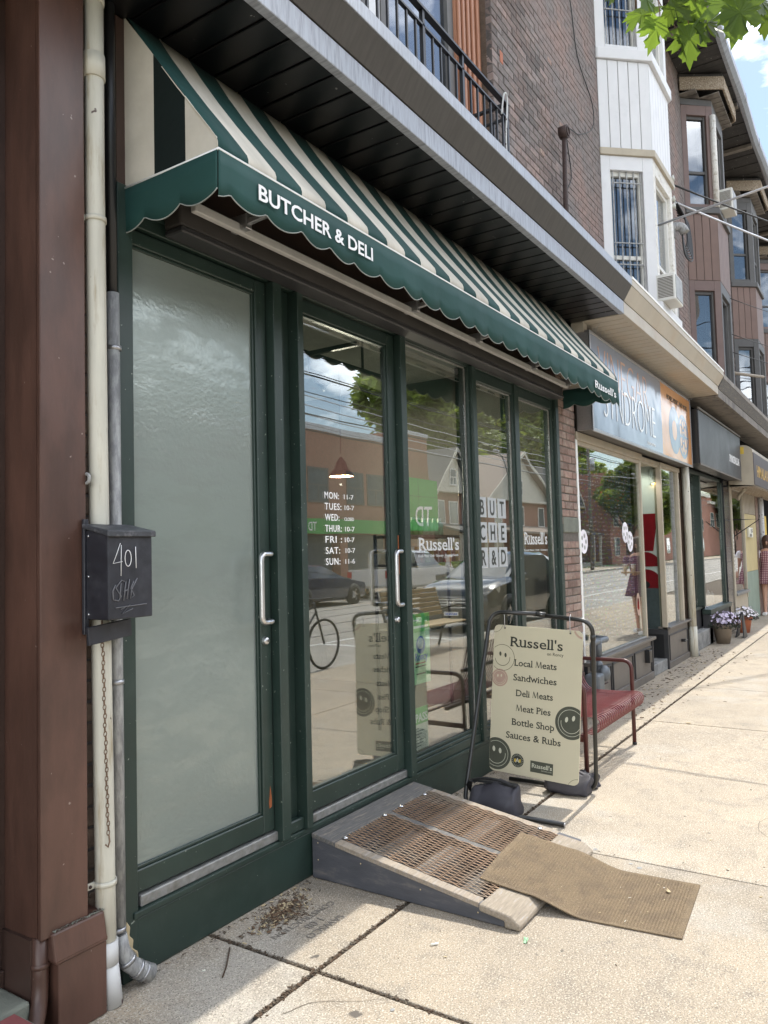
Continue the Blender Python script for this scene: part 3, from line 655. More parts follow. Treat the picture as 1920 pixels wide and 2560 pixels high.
# door jamb strips (dark rebates)
P('rebate', GD, (2.742, 2.751, .02, .10, .30, 2.86), (2.979, 2.986, .02, .10, .30, 2.86), (3.886, 3.894, .02, .10, .30, 2.86), (1.957, 1.964, .02, .1, .30, 2.86), bevel=0)
GL = MB
def door(x0, x1, gx0, gx1, gz0, gz1, name, label, gm, hx):
    d = shop
    o = bpy.data.objects.new(name, None); COL.objects.link(o); o.parent = shop; o['label'] = label
    B('stile', G, o, (x0, gx0-.012, .012, .062, .296, 2.862), bevel=.004); B('stile', G, o, (gx1+.012, x1, .012, .062, .296, 2.862), bevel=.004)
    B('bottom_rail', G, o, (gx0-.011, gx1+.011, .013, .061, .296, gz0-.012), bevel=.004); B('top_rail', G, o, (gx0-.011, gx1+.011, .013, .061, gz1+.012, 2.862), bevel=.004)
    B('glazing_bead', G, o, (gx0-.011, gx0, .022, .05, gz0, gz1), (gx1, gx1+.011, .022, .05, gz0, gz1), (gx0-.011, gx1+.011, .022, .05, gz0-.011, gz0), (gx0-.011, gx1+.011, .022, .05, gz1, gz1+.011), bevel=.002)
    B('glass_pane', gm, o, (gx0, gx1, .034, .040, gz0, gz1))
    z0, z1 = 1.255, 1.565; pts = rounded([(hx+.015, .011, z0), (hx, -.040, z0), (hx-.088, -.052, z0), (hx-.088, -.052, z1), (hx, -.040, z1), (hx+.015, .011, z1)], .03, 6)
    T('pull_handle', M['alu_pull'], o, pts, .0125, 14)
    MB().lathe([(.0, -.008), (.013, -.008), (.017, -.004), (.018, .0), (.020, .012)], (hx-.005, .0, 1.165), 18, ax='y').build('lock_cylinder', M['alu_pull'], o)
    B('key_slot', M['black_metal'], o, (hx-.0065, hx-.0035, -.0095, -.0082, 1.159, 1.171))
    return o
d1 = door(1.957, 2.74, 1.972, 2.657, .392, 2.79, 'glazed_door', 'left door with frosted film over its glass', M['frosted'], 2.70)
MB().prism([(2.706, .0115, .40), (2.722, .0115, .405), (2.724, .0115, .44), (2.719, .0115, .475), (2.713, .0115, .50), (2.709, .0115, .46), (2.703, .0115, .43)], (0, -.001, 0)).build('bare_patch', M['rust_paint'], shop)
d2 = door(2.987, 3.885, 3.032, 3.797, .405, 2.778, 'glazed_door', 'clear glazed door with opening hours lettered on it', M['glass'], 3.842)
P('bare_patch', M['rust_paint'], (3.872, 3.884, .0105, .0115, 1.43, 1.66), bevel=0)
def window(gx0, gx1, gz0, gz1, x0, x1):
    o = bpy.data.objects.new('shop_window', None); COL.objects.link(o); o.parent = shop
    B('frame', G, o, (x0, gx0-.001, .005, .07, .30, 2.870), (gx1+.001, x1, .005, .07, .30, 2.870), (gx0-.001, gx1+.001, .006, .07, .30, gz0-.012), (gx0-.001, gx1+.001, .006, .07, gz1+.012, 2.870), bevel=.004)
    B('glazing_bead', M['alu_sill'], o, (gx1-.010, gx1, .026, .033, gz0, gz1), (gx0, gx1-.011, .026, .033, gz1, gz1+.011), bevel=.001)
    B('sill_bead', G, o, (gx0, gx1-.011, .02, .033, gz0-.011, gz0+.006), bevel=.002)
    B('glass_pane', M['glass'], o, (gx0, gx1, .034, .040, gz0, gz1)); return o
window(3.975, 4.845, .335, 2.848, 3.956, 4.867)
window(4.948, 5.615, .335, 2.772, 4.929, 5.633)
window(5.744, 6.455, .335, 2.772, 5.726, 6.489)
P('under_sill', G, (3.956, 4.867, .001, .12, .243, .299), (4.929, 5.725, .001, .12, .243, .299), (5.727, 6.489, .001, .12, .243, .299))
for (a, b) in ((3.99, 4.85), (4.96, 5.73), (5.76, 6.48)): pass

# window lettering, all on the outside of the glass
WY = .0335
for i, (dname, hrs) in enumerate((('MON:', '11-7'), ('TUES:', '10-7'), ('WED:', 'CLOSED'), ('THUR:', '10-7'), ('FRI :', '10-7'), ('SAT:', '10-7'), ('SUN:', '11-6'))):
    z = 1.852-i*.0583
    lettering('day_lettering', dname, .052, frame_front(3.200, WY, z), M['vinyl_white'], shop, bold=.012, width=.048+.0195*len(dname), height=.036, spacing=1.15)
    lettering('hours_lettering', hrs, .044, frame_front(3.372+(.004 if i % 2 else 0), WY, z+.002), M['chalk'], shop, width=.088, height=.026 if hrs != 'CLOSED' else .018)
serif_lettering('name_lettering', 'Russell\'s', .115, frame_front(4.145, WY, 1.567), M['vinyl_soft'], shop, .545)
lettering('trade_lettering', 'Fresh Meat · Deli · Grocery · Prepared Foods', .03, frame_front(4.145, WY, 1.525), M['vinyl_soft'], shop, width=.53, height=.022)
serif_lettering('name_lettering', 'Russell\'s', .14, frame_front(5.82, WY, 1.60), M['vinyl_soft'], shop, .50)
lettering('trade_lettering', 'Fresh Meat · Deli · Grocery', .03, frame_front(5.82, WY, 1.545), M['vinyl_soft'], shop, width=.5, height=.02)
for r_, row in enumerate(('BUT', 'CHE', 'R&D')):
    for c_, ch in enumerate(row):
        x0 = 4.992+c_*.172; z0 = 1.800-r_*.184
        vs, fs = text_mesh(ch, .155, bold=.018, align='CENTER')
        tl = MB(); tl.box(x0, x0+.147, WY-.0004, WY+.0004, z0, z0+.148); tl.build('letter_tile', M['vinyl_film'], shop)
        MB().add([(v[0]*.82, v[1], v[2]) for v in vs], fs, 0, False, frame_front(x0+.0735, WY-.001, z0+.02)).build('tile_letter', M['print_dark'], shop, fix=False)
# posters inside the third pane
def poster(label, x0, x1, z0, z1, m, y=.052):
    e = empty('window_poster', label, 'poster'); B('sheet', m, e, (x0, x1, y, y+.001, z0, z1)); return e
pg = poster('green festival poster with blue picture taped inside the window', 4.075, 4.285, .742, 1.175, M['poster_light'])
B('header_band', M['poster_green'], pg, (4.075, 4.285, .0505, .0515, 1.06, 1.175)); B('header_text', M['vinyl_white'], pg, (4.09, 4.15, .0495, .0503, 1.13, 1.14), (4.09, 4.27, .0495, .0503, 1.085, 1.10))
MB().lathe([(.0, 0), (.055, 0), (.055, .0006)], (4.17, .0498, .98), 22, ax='y').build('picture', M['poster_blue'], pg)
MB().lathe([(.0, 0), (.036, 0), (.036, .0006)], (4.165, .049, .99), 22, ax='y').build('picture', M['vinyl_white'], pg)
lettering('poster_title', 'Roncy', .07, frame_front(4.10, .0495, .885), M['poster_blue'], pg, bold=.01, width=.15)
B('caption', M['print_dark'], pg, (4.10, 4.23, .0495, .0503, .845, .852), (4.11, 4.22, .0495, .0503, .80, .807)); B('label_band', M['red_lens'], pg, (4.10, 4.22, .0494, .0503, .865, .872))
pp = poster('white food inspection pass notice with green heading inside the window', 4.075, 4.235, .345, .60, M['paper'])
B('header_band', M['poster_green'], pp, (4.075, 4.235, .0505, .0515, .50, .60)); lettering('notice_heading', 'PASS', .07, frame_front(4.082, .0495, .515), M['vinyl_white'], pp, bold=.02, width=.145)
for k in range(7): B('notice_text', M['tag_grey'], pp, (4.085, 4.12+.012*((k*5) % 7), .0495, .0503, .475-k*.018, .479-k*.018))

# interior seen through the glass
room = struct(bpy.data.objects.new('shop_interior', None), 'dim butcher shop interior behind the glass'); COL.objects.link(room)
B('interior_floor', M['room_floor'], room, (1.95, 6.6, .121, 6, .0, .24)); B('interior_ceiling', M['room_white'], room, (1.95, 6.6, .145, 6, 3.25, 3.35))
B('interior_wall', M['room_wall'], room, (1.9, 1.95, .145, 6, .0, 3.3), (6.565, 6.62, .13, 6, 0, 3.3)); B('interior_back_wall', M['room_wall'], room, (1.95, 6.6, 6, 6.1, 0, 3.3))
B('ceiling_beam', M['room_white'], room, (1.95, 6.56, 1.6, 1.72, 3.13, 3.25)); B('ceiling_beam', M['room_white'], room, (1.95, 6.56, 3.4, 3.52, 3.13, 3.25))
B('partition', M['room_wall'], room, (1.96, 2.88, .145, .20, .24, 3.24))
B('front_lintel', M['room_white'], room, (1.95, 6.56, .141, .16, 3.0, 3.24))
tl = empty('track_light', 'black ceiling track with a spotlight inside the shop', 'track light')
B('track', M['black_metal'], tl, (4.0, 5.3, 1.0, 1.03, 3.0, 3.03)); B('drop_rod', M['black_metal'], tl, (4.2, 4.215, 1.005, 1.02, 3.03, 3.25), (5.0, 5.015, 1.005, 1.02, 3.03, 3.25))
B('track', M['black_metal'], tl, (4.2, 4.23, .5, 2.2, 2.96, 2.99)); 
for xx in (4.32, 4.95): MB().tube([(xx, 1.01, 3.0), (xx, 1.01, 2.9), (xx+.04, .96, 2.84), (xx+.09, .9, 2.78)], [.012, .012, .045, .06], 14).build('spot_head', M['black_metal'], tl)
pl = empty('pendant_lamp', 'red pendant lamp with lit cream underside inside the shop', 'lamp', (5.35, 1.5, 2.23))
MB().lathe([(.01, .17), (.025, .15), (.045, .12), (.06, .07), (.105, .02), (.108, 0)], (0, 0, 0), 28).build('shade', M['interior_lamp'], pl)
MB().lathe([(0, .012), (.09, .012), (.10, .004)], (0, 0, 0), 28).build('diffuser', M['lamp_inside'], pl)
T('cord', M['cable'], pl, [(0, 0, .2), (0, 0, .95)], .004, 6)
ld = bpy.data.lights.new('pendant_bulb', 'POINT'); ld.energy = 48; ld.color = (1, .88, .70); ld.shadow_soft_size = .012; lo = bpy.data.objects.new('pendant_bulb', ld); COL.objects.link(lo); lo.location = (5.35, 1.5, 2.16)
# shelves with goods
rs = random.Random(11); ORD = ['first', 'second', 'third', 'fourth', 'fifth', 'sixth', 'seventh', 'eighth', 'ninth', 'tenth', 'eleventh', 'twelfth']
sh = empty('display_shelf', 'dark display shelf with two tiers behind the shop window', 'shelf')
for zz in (1.69, 1.475, .98): B('shelf_board', M['room_wall'] if zz < 1.7 else M['ac_white'], sh, (4.84, 6.0, .52, .84, zz-.02, zz))
B('upright', M['black_metal'], sh, (4.84, 4.86, .52, .54, .24, 1.70), (5.98, 6.0, .52, .54, .24, 1.70), (4.84, 4.86, .82, .84, .24, 1.70), (5.98, 6.0, .82, .84, .24, 1.70)); 
def bottle(x, y, z, h, r, m, cm, label, grp, w='bottle'):
    e = empty(w, label, w, (x, y, z), group=grp)
    MB().lathe([(0, 0), (r, 0), (r, h*.68), (r*.45, h*.82), (r*.42, h*.9)], n=12).build('body', m, e); MB().lathe([(r*.5, h*.88), (r*.5, h), (0, h)], n=12).build('cap', cm, e); return e
for k in range(7):
    m = M['carton_green'] if k < 3 else M['carton_mint']
    bottle(4.95+k*.082, .60, 1.69, .135, .032, m, M['vinyl_white'], ORD[k]+' green carton from the left on the top shelf in the window' if k < 3 else ORD[k-3]+' mint patterned carton right of the green cartons on the top shelf', 'green cartons on the top shelf' if k < 3 else 'mint cartons on the top shelf', 'carton')
jm = ['jar_pale', 'jar_pale', 'jar_brown', 'jar_brown', 'jar_green', 'jar_green', 'jar_brown', 'jar_red', 'jar_red', 'jar_orange', 'jar_red', 'jar_orange']
grp_n = {'jar_pale': 'cream', 'jar_brown': 'brown', 'jar_green': 'green', 'jar_red': 'red', 'jar_orange': 'orange'}
for k, j in enumerate(jm):
    e = empty('jar', '%s jar from the left on the middle shelf, filled with %s preserve' % (ORD[k], grp_n[j]), 'jar', (4.95+k*.072, .62, 1.475), group='%s jars on the middle shelf' % grp_n[j])
    MB().lathe([(0, 0), (.030, 0), (.032, .01), (.032, .095), (.024, .11)], n=12).build('body', M[j], e); MB().lathe([(.027, .105), (.027, .125), (0, .125)], n=12).build('lid', M['vinyl_white'] if k % 2 else M['gold'], e)

# ---------------------------------------------------------------- awning
aw = empty('striped_awning', 'green and cream striped awning over the butcher shop', 'awning')
X0, X1, AF, ZT, ZF, ZB = 1.925, 6.73, -.50, 3.715, 3.055, 3.006
nx = 60; b = MB(); vs = []; fs = []
prof = [(-.004, ZT)]+[(AF*t, ZT+(ZF-ZT)*t-.012*sin(pi*t)) for t in (.2, .4, .6, .8, .93)]+[(AF+.002, ZF-.002), (AF-.004, ZF-.02), (AF-.004, ZB)]
for i in range(nx+1):
    x = X0+(X1-X0)*i/nx
    sg_ = abs(sin(pi*(x-X0)/1.2012)); 
    for (y, z) in prof: vs.append((x+.004*sin(9*y+x), y+(.005*sg_ if y < -.45 else 0), z-(.016*sg_*sin(pi*min(1, -y/.5)) if -.49 < y < -.02 else 0)+(.003*sin(5.3*x) if y < -.45 else 0)))
k = len(prof); fs = [(i*k+j, (i+1)*k+j, (i+1)*k+j+1, i*k+j+1) for i in range(nx) for j in range(k-1)]
o = b.add(vs, fs, 0, True).build('canopy_cloth', M['awning_stripe'], aw)
so_ = o.modifiers.new('thick', 'SOLIDIFY'); so_.thickness = .003; so_.offset = 0
for xx, nm in ((X0, 'side_cloth'), (X1, 'side_cloth')):
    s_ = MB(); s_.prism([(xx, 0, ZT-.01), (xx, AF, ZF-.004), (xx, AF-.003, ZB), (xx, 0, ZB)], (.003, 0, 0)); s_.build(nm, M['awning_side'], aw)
T('piping', M['white_paint'], aw, [(X0-.002, -.0, ZB-.001), (X0-.002, AF-.008, ZB-.001), (X1+.002, AF-.008, ZB-.001), (X1+.002, 0, ZB-.001)], .0055, 8)
def scallop(u, per, ph=0):
    t = ((u+ph) % per)/per; return -.034*sin(pi*t)**.8+.0
def valance(pt, L, per, ph, name, sag=0):
    n = int(L/.013); vs = []; fs = []; edge = []
    for i in range(n+1):
        u = L*i/n; zb = 2.862+scallop(u, per, ph)-sag*min(1, u/L)
        w = .006*sin(u*9.0)+.004*sin(u*23+1); 
        for t in (0, .33, .66, 1): 
            p = pt(u, w*t); vs.append((p[0], p[1], ZB-.004+(zb-ZB+.004)*t))
        edge.append(vs[-1])
    fs = [(i*4+j, (i+1)*4+j, (i+1)*4+j+1, i*4+j+1) for i in range(n) for j in range(3)]
    o = MB().add(vs, fs, 0, True).build(name, M['fabric_green'], aw); md = o.modifiers.new('thick', 'SOLIDIFY'); md.thickness = .0025; md.offset = 0
    T('hem_piping', M['stitch'], aw, edge, .0024, 6)
valance(lambda u, w: (X0-.002+u, AF-.010+w, 0), X1-X0+.004, .1945, -.235+.1945*2-.02, 'front_valance', .05)
valance(lambda u, w: (X0-.003+w*.6-.03*max(0, 1-u/.1)*0, -.505*(1-0)+.505-u if False else .02-u, 0), .525, .195, .06, 'side_valance', -.0)
valance(lambda u, w: (X1+.003+w*.6, .02-u, 0), .525, .195, .06, 'side_valance', .0)
lettering('valance_lettering', 'BUTCHER & DELI', .08, frame_front(2.122, AF-.0175, 2.893), M['vinyl_white'], aw, bold=.02, width=.765, height=.062, ext=.0003)
serif_lettering('valance_name', 'Russell\'s', .085, frame_front(6.06, AF-.0205, 2.845), M['vinyl_white'], aw, .57, ext=.0003)
# metal frame under the cloth
B('housing', M['housing_dark'], aw, (2.10, 6.44, -.115, -.016, 2.895, 3.02), bevel=.012, seg=3)
B('housing_lip', M['grey_board_dark'], aw, (2.10, 6.44, -.125, -.02, 2.865, 2.892), bevel=.006)
B('light_bar', M['bar_light'], aw, (2.13, 6.43, -.172, -.142, 2.945, 2.985), bevel=.005, seg=2)
for xx in (2.40, 3.82, 4.65, 5.62, 6.38):
    B('bracket', M['aluminium'], aw, (xx-.018, xx+.018, -.21, -.116, 2.955, 3.02), bevel=.003)
    MB().bar((xx, -.19, 2.985), (xx+.05, AF+.01, 3.035), .022, .026).build('arm', M['aluminium'], aw, bevel=.003)
    MB().lathe([(0, -.004), (.008, -.004), (.008, .004)], (xx+.004, -.213, 2.985), 10, ax='y').build('bolt', M['screw'], aw)
T('front_bar', M['aluminium'], aw, [(X0+.01, AF+.012, 3.03), (X1-.01, AF+.012, 3.03)], .011, 8)
B('awning_label', M['paper'], aw, (6.722, 6.724, -.36, -.24, 3.015, 3.04))

# ---------------------------------------------------------------- canopy roof over the shop 1
cp = empty('black_soffit_canopy', 'overhanging canopy with black panelled soffit and grey metal gutter', 'canopy')
x = -5.1  # left run out of view is added to shade pier and awning side
while x < 7.03:
    w = min(.146, 7.045-x); B('soffit_board', M['soffit_black'], cp, (x, x+w-.010, -.50, .0, 3.694, 3.706), bevel=.003); x += .150
B('soffit_backing', M['black_plastic'], cp, (-5.1, 7.045, -.50, .0, 3.708, 3.73))
def gutter(x0, x1, m1, m2, par, n=1, zs=0):
    q = MB(); q.prism([(x0, -.506, 3.69+zs), (x0, -.506, 3.808+zs), (x0, -.46, 3.808+zs), (x0, -.46, 3.69+zs)], (x1-x0, 0, 0)); q.build('fascia', m1, par, bevel=.003)
    q = MB(); q.prism([(x0, -.512, 3.811+zs), (x0, -.585, 3.935+zs), (x0, -.5, 3.94+zs), (x0, -.45, 3.82+zs)], (x1-x0, 0, 0)); q.build('gutter_belly', m2, par)
    q = MB(); q.prism([(x0, -.590, 3.938+zs), (x0, -.590, 4.012+zs), (x0, -.574, 4.016+zs), (x0, -.50, 3.96+zs), (x0, -.50, 3.942+zs)], (x1-x0, 0, 0)); q.build('gutter_lip', m1, par, bevel=.003)
gutter(-5.1, 7.045, M['gutter'], M['gutter_brown'], cp)  # belly colour darkened to carry the shade of its downward face
MB().prism([(-5.1, -.5, 3.97), (-5.1, -.5, 4.0), (-5.1, .0, 4.16), (-5.1, .0, 4.1)], (12.145, 0, 0)).build('roof_sheet', M['gutter'], cp)

# ---------------------------------------------------------------- brick pier between the shops
pier = empty('brick_pier', 'weathered red brick pier between the two shopfronts', 'brick pier')
brickwork(pier, 6.565, 7.02, .0, 3.66, -.012, M['brick_pier'], cw=.225, ch=.071, skip=lambda x, z: 1.63 < z < 1.76)
B('stone_block', M['stone_old'], pier, (6.60, 7.01, -.018, .04, 1.70, 1.842), bevel=.012, seg=2)
tag(B('wall_core', M['mortar'], None, (6.62, 7.02, .04, 5, 0, 3.7)), 'hidden party wall', None, None, 'structure')

# ---------------------------------------------------------------- left brown pier and recess
bp_ = empty('brown_pier', 'brown metal clad pier at the left edge of the butcher shop', 'pier')
B('face_panel', M['brown_panel'], bp_, (1.512, 1.688, -.075, -.055, .33, 4.2), bevel=.004, seg=2)
B('side_panel', M['brown_panel'], bp_, (1.512, 1.53, -.054, .16, .33, 4.2), (1.67, 1.688, -.054, .03, .33, 4.2))
B('base_block', M['brown_panel'], bp_, (1.562, 1.748, -.093, .04, 0, .245), bevel=.003)
MB().prism([(1.545, -.105, .252), (1.545, -.085, .345), (1.545, .02, .35), (1.545, .02, .25)], (.2, 0, 0)).build('base_moulding', M['brown_panel'], bp_, bevel=.008, seg=2)
B('base_ledge', M['brown_panel'], bp_, (1.55, 1.747, -.102, .0, .246, .262), bevel=.004)
litter('ledge_grit', None, 260, lambda r: (1.55+.19*r.random(), -.088+.02*r.random(), .346), [M['brown_dark'], M['stone_old']], .004, .012, parent=bp_, seed=12)
rc = empty('brown_entrance', 'dark brown panelled entrance recess beside the pier', 'entrance')
B('recess_wall', M['brown_dark'], rc, (1.44, 1.511, .13, .2, .2, 4.2), (1.30, 1.43, .16, .24, .2, 4.2), (.6, 1.29, .42, .5, .0, 4.2), (1.29, 1.31, .245, .42, .2, 4.2))
B('recess_moulding', M['brown_panel'], rc, (1.435, 1.455, .10, .128, .2, 4.2), (1.37, 1.39, .135, .158, .2, 4.2), bevel=.005, seg=2)
B('recess_moulding', M['brown_dark'], rc, (.8, 1.28, .40, .418, 2.95, 3.05), (.8, 1.28, .40, .418, 3.5, 3.58), bevel=.005)
B('recess_base', M['brown_dark'], rc, (1.32, 1.50, .11, .3, .0, .2), bevel=.004)
B('stone_step', M['stone_old'], rc, (.4, 1.492, -.05, .42, .0, .15), bevel=.01, seg=2); B('lower_step', M['stone_old'], rc, (.4, 1.44, -.26, -.052, .0, .142), bevel=.01, seg=2); B('recess_foot', M['brown_dark'], rc, (1.50, 1.545, -.035, .16, .0, .329))
T('brown_downpipe', M['brown_panel'], rc, rounded([(1.532, -.040, .335), (1.532, -.040, .16), (1.50, -.07, .08), (1.44, -.10, .02)], .08, 5), .026, 12)
MB().lathe([(.028, 0), (.031, .004), (.031, .012), (.028, .016)], (1.532, -.040, .235), 14).build('pipe_joint', M['brown_panel'], rc)
tag(B('door_mat', M['red_rubber'], None, (1.0, 1.425, -.24, -.07, .143, .152), bevel=.003), 'faded red rubber mat at the bottom left corner', 'mat')
lb = empty('bare_bulb', 'bare glass light bulb hanging at the top of the brown pier', 'light bulb', (1.62, -.10, 3.77))
MB().lathe([(0, -.055), (.018, -.05), (.03, -.03), (.031, -.01), (.02, .02), (.014, .035)], n=18).build('globe', M['lamp_glass'], lb); MB().lathe([(.016, .03), (.018, .06), (.018, .1), (0, .1)], n=14).build('socket', M['black_plastic'], lb)
# brick strip behind the pipes
bs_ = empty('brick_strip', 'narrow strip of dark brick wall behind the drainpipes', 'brick wall')
brickwork(bs_, 1.689, 1.884, .0, 3.70, .03, M['brick_dark'], cw=.23, ch=.075, backing=M['mortar_dark'])

# ---------------------------------------------------------------- drainpipes
wp = empty('white_drainpipe', 'stained white plastic drainpipe beside the brown pier', 'drainpipe')
T('pipe', M['pvc_white'], wp, [(1.742, -.058, 4.2), (1.744, -.058, 3), (1.75, -.058, 2), (1.768, -.058, .5), (1.772, -.058, .17)], .0345, 20)
MB().tube([(1.772, -.058, .225), (1.773, -.058, .145)], .040, 20).build('coupling', M['pvc_pale'], wp)
MB().tube([(1.774, -.058, .16), (1.79, -.066, .0)], [.037, .036], 20).build('foot_pipe', M['pvc_pale'], wp)
MB().tube([(1.741, -.058, 3.42), (1.742, -.058, 3.33)], .041, 20).build('coupling', M['pvc_white'], wp)
T('coupling', M['pvc_white'], wp, [(1.741, -.058, 3.62), (1.741, -.058, 3.66)], .040, 20)
for zz, xx in ((2.80, 1.745), (.425, 1.769)):
    MB().lathe([(.036, -.009), (.0395, -.009), (.0395, .009), (.036, .009)], (xx, -.058, zz), 22).build('pipe_clip', M['pvc_white'], wp)
    B('clip_tab', M['pvc_white'], wp, (xx-.066, xx-.034, -.05, -.042, zz-.012, zz+.012), bevel=.003); MB().lathe([(0, -.004), (.006, -.003), (.006, 0)], (xx-.055, -.05, zz), 10, ax='y').build('clip_screw', M['rust_iron'], wp)
T('hook', M['conduit'], wp, rounded([(1.69, .03, 1.86), (1.69, -.09, 1.86), (1.69, -.09, 1.83), (1.69, -.02, 1.82)], .02), .006, 8)
gp = empty('grey_conduit', 'weathered grey conduit pipe between the white drainpipe and the green frame', 'conduit')
T('pipe', M['conduit'], gp, [(1.842, -.028, 2.56), (1.846, -.028, 1.2), (1.850, -.028, .215)], .0235, 16)
T('upper_cable', M['black_plastic'], gp, [(1.838, -.022, 4.2), (1.842, -.022, 2.5)], .02, 12)
for zz in (2.35, 1.108, .225): MB().lathe([(.025, -.008), (.027, -.008), (.027, .008), (.025, .008)], (1.846, -.028, zz), 18).build('coupling', M['aluminium'], gp)
MB().tube([(1.85, -.03, .205), (1.856, -.035, .15), (1.878, -.045, .095), (1.92, -.055, .055), (1.962, -.064, .028)], [.025, .027, .03, .032, .032], 18).build('elbow', M['conduit'], gp)
for p_, q_ in (((1.868, -.041, .115), (1.874, -.043, .103)), ((1.903, -.051, .069), (1.911, -.053, .062)), ((1.928, -.057, .049), (1.936, -.059, .043))): T('elbow_band', M['aluminium'], gp, [p_, q_], .0345, 18)
MB().prism([(1.888, -.003, .21), (1.896, -.003, .225), (1.912, -.003, .20), (1.908, -.003, .17), (1.926, -.003, .15), (1.922, -.003, .12), (1.945, -.003, .10), (1.95, -.003, .07), (1.93, -.003, .055), (1.90, -.003, .09), (1.888, -.003, .14)], (0, -.010, 0)).build('foam_patch', M['chip_pale'], gp, bevel=.003)
# mailbox
mbx = empty('mailbox', 'black metal mailbox with 401 chalked on its front', 'mailbox')
MB().prism([(1.672, -.215, 1.352), (1.672, -.215, 1.640), (1.672, -.095, 1.662), (1.672, -.095, 1.352)], (.186, 0, 0)).build('box', M['mailbox'], mbx, bevel=.004, seg=2)
MB().prism([(1.662, -.228, 1.634), (1.662, -.228, 1.655), (1.662, -.085, 1.684), (1.662, -.085, 1.668)], (.205, 0, 0)).build('lid', M['mailbox_lid'], mbx, bevel=.003)
B('back_plate', M['mailbox'], mbx, (1.665, 1.685, -.094, -.08, 1.30, 1.70), bevel=.002)
for zz in (1.64, 1.50, 1.37): MB().lathe([(0, -.003), (.004, -.002), (.004, 0)], (1.671, -.11, zz), 8, ax='x').build('rivet', M['screw'], mbx)
q = MB()
def chalk(pts, r=.0014, m=M['chalk'], nm='chalk_number'): return T(nm, m, mbx, [(x, -.2172, z) for x, z in pts], r, 5)
chalk([(1.720, 1.612), (1.705, 1.575), (1.690, 1.543), (1.728, 1.549)]); chalk([(1.724, 1.606), (1.722, 1.50)]); chalk([(1.752+.013*cos(a*pi/8), 1.560+.028*sin(a*pi/8)) for a in range(17)]); chalk([(1.784, 1.60), (1.786, 1.525)])
tgm = M['tag_grey']
for seg_ in ([(1.70, 1.47), (1.688, 1.45), (1.69, 1.42), (1.71, 1.415), (1.722, 1.43), (1.70, 1.46), (1.725, 1.485), (1.735, 1.48)], [(1.722, 1.475), (1.716, 1.42)], [(1.742, 1.48), (1.732, 1.415)], [(1.733, 1.446), (1.75, 1.452)], [(1.757, 1.487), (1.746, 1.42)], [(1.775, 1.48), (1.762, 1.455), (1.777, 1.43), (1.76, 1.42), (1.765, 1.45), (1.79, 1.49)], [(1.70, 1.392), (1.83, 1.398)], [(1.72, 1.385), (1.76, 1.40), (1.725, 1.37), (1.77, 1.385)]): chalk(seg_, .0022, tgm, 'chalk_tag')
mo = empty('shelf_bar', 'dark painted board fixed under the mailbox', 'board')
MB().bar((1.640, -.145, 1.298), (1.845, -.11, 1.312), .012, .062).build('bar', M['mailbox'], mo, bevel=.002)
ch = empty('rusty_chain', 'thin rusty chain hanging down in front of the white drainpipe', 'chain')
z = 1.335; k = 0
while z > .60:
    c = (1.733+.0015*sin(k)+.022*(1.33-z)/.8, -.098, z); rr = .006
    pts = [(c[0]+(rr*cos(a) if k % 2 else rr*.25*cos(a)), c[1]+(0 if k % 2 else rr*.8*cos(a)), c[2]+.010*sin(a)) for a in [2*pi*i/8 for i in range(8)]]
    MB().tube(pts, .0018, 5, closed=True).build('link', M['chain_rust'], ch); z -= .0155; k += 1
T('hook', M['chain_rust'], ch, [(1.755, -.098, .60), (1.757, -.1, .575), (1.75, -.1, .558), (1.74, -.1, .57)], .003, 6)
# ================================================================ RAMP
rp = empty('access_ramp', 'grey painted wooden ramp with rusty expanded metal tread against the door step', 'ramp')
RX0, RX1 = 2.978, 3.93
zt = lambda y: .212+.150*y
def side(x0, x1, m):
    q = MB(); q.prism([(x0, -.014, .002), (x0, -.014, zt(-.014)-.003), (x0, -1.02, zt(-1.02)-.003), (x0, -1.02, .002)], (x1-x0, 0, 0)); return q.build('side_board', m, rp, bevel=.003)
side(RX0, RX0+.038, M['ramp_paint']); side(RX1-.038, RX1, M['ramp_paint']); side(3.445, 3.475, M['ramp_paint'])
def slopeboard(name, x0, x1, y0, y1, m, th=.022, lift=0):
    q = MB(); q.prism([(x0, y0, zt(y0)+lift), (x0, y1, zt(y1)+lift), (x0, y1, zt(y1)+lift-th), (x0, y0, zt(y0)+lift-th)], (x1-x0, 0, 0)); return q.build(name, m, rp, bevel=.004, seg=2)
slopeboard('top_board', RX0-.004, RX1+.004, -.014, -.150, M['wood_grey'], lift=.002)
slopeboard('edge_strip', RX0-.003, RX0+.052, -.153, -.905, M['wood_bare'], lift=.001); slopeboard('edge_strip', RX1-.052, RX1+.003, -.153, -.905, M['wood_bare'], lift=.001)
slopeboard('middle_strip', 3.438, 3.482, -.153, -.905, M['wood_grey'], lift=.001)
q = MB(); x0 = RX0-.01
q.prism([(x0, -.908, zt(-.908)), (x0, -1.05, zt(-1.05)+.002), (x0, -1.092, .026), (x0, -1.092, .003), (x0, -1.022, .003), (x0, -1.022, zt(-1.022)-.030), (x0, -.908, zt(-.908)-.03)], (RX1-RX0-.02, 0, 0))
q.build('tip_board', M['wood_bare_x'], rp, bevel=.009, seg=3)
for yy in (-.34, -.56, -.80):
    B('cross_bearer', M['wood_grey'], rp, (RX0+.04, 3.443, yy-.045, yy+.045, .002, zt(yy)-.03), (3.477, RX1-.04, yy-.045, yy+.045, .002, zt(yy)-.03), bevel=.003)
B('shade_sheet', M['under_shade'], rp, (RX0+.04, RX1-.04, -1.0, -.10, .001, .006)); B('back_board', M['ramp_paint'], rp, (RX0+.04, RX1-.04, -.16, -.12, .002, .17))  # dark sheet added below the mesh as painted deep shadow
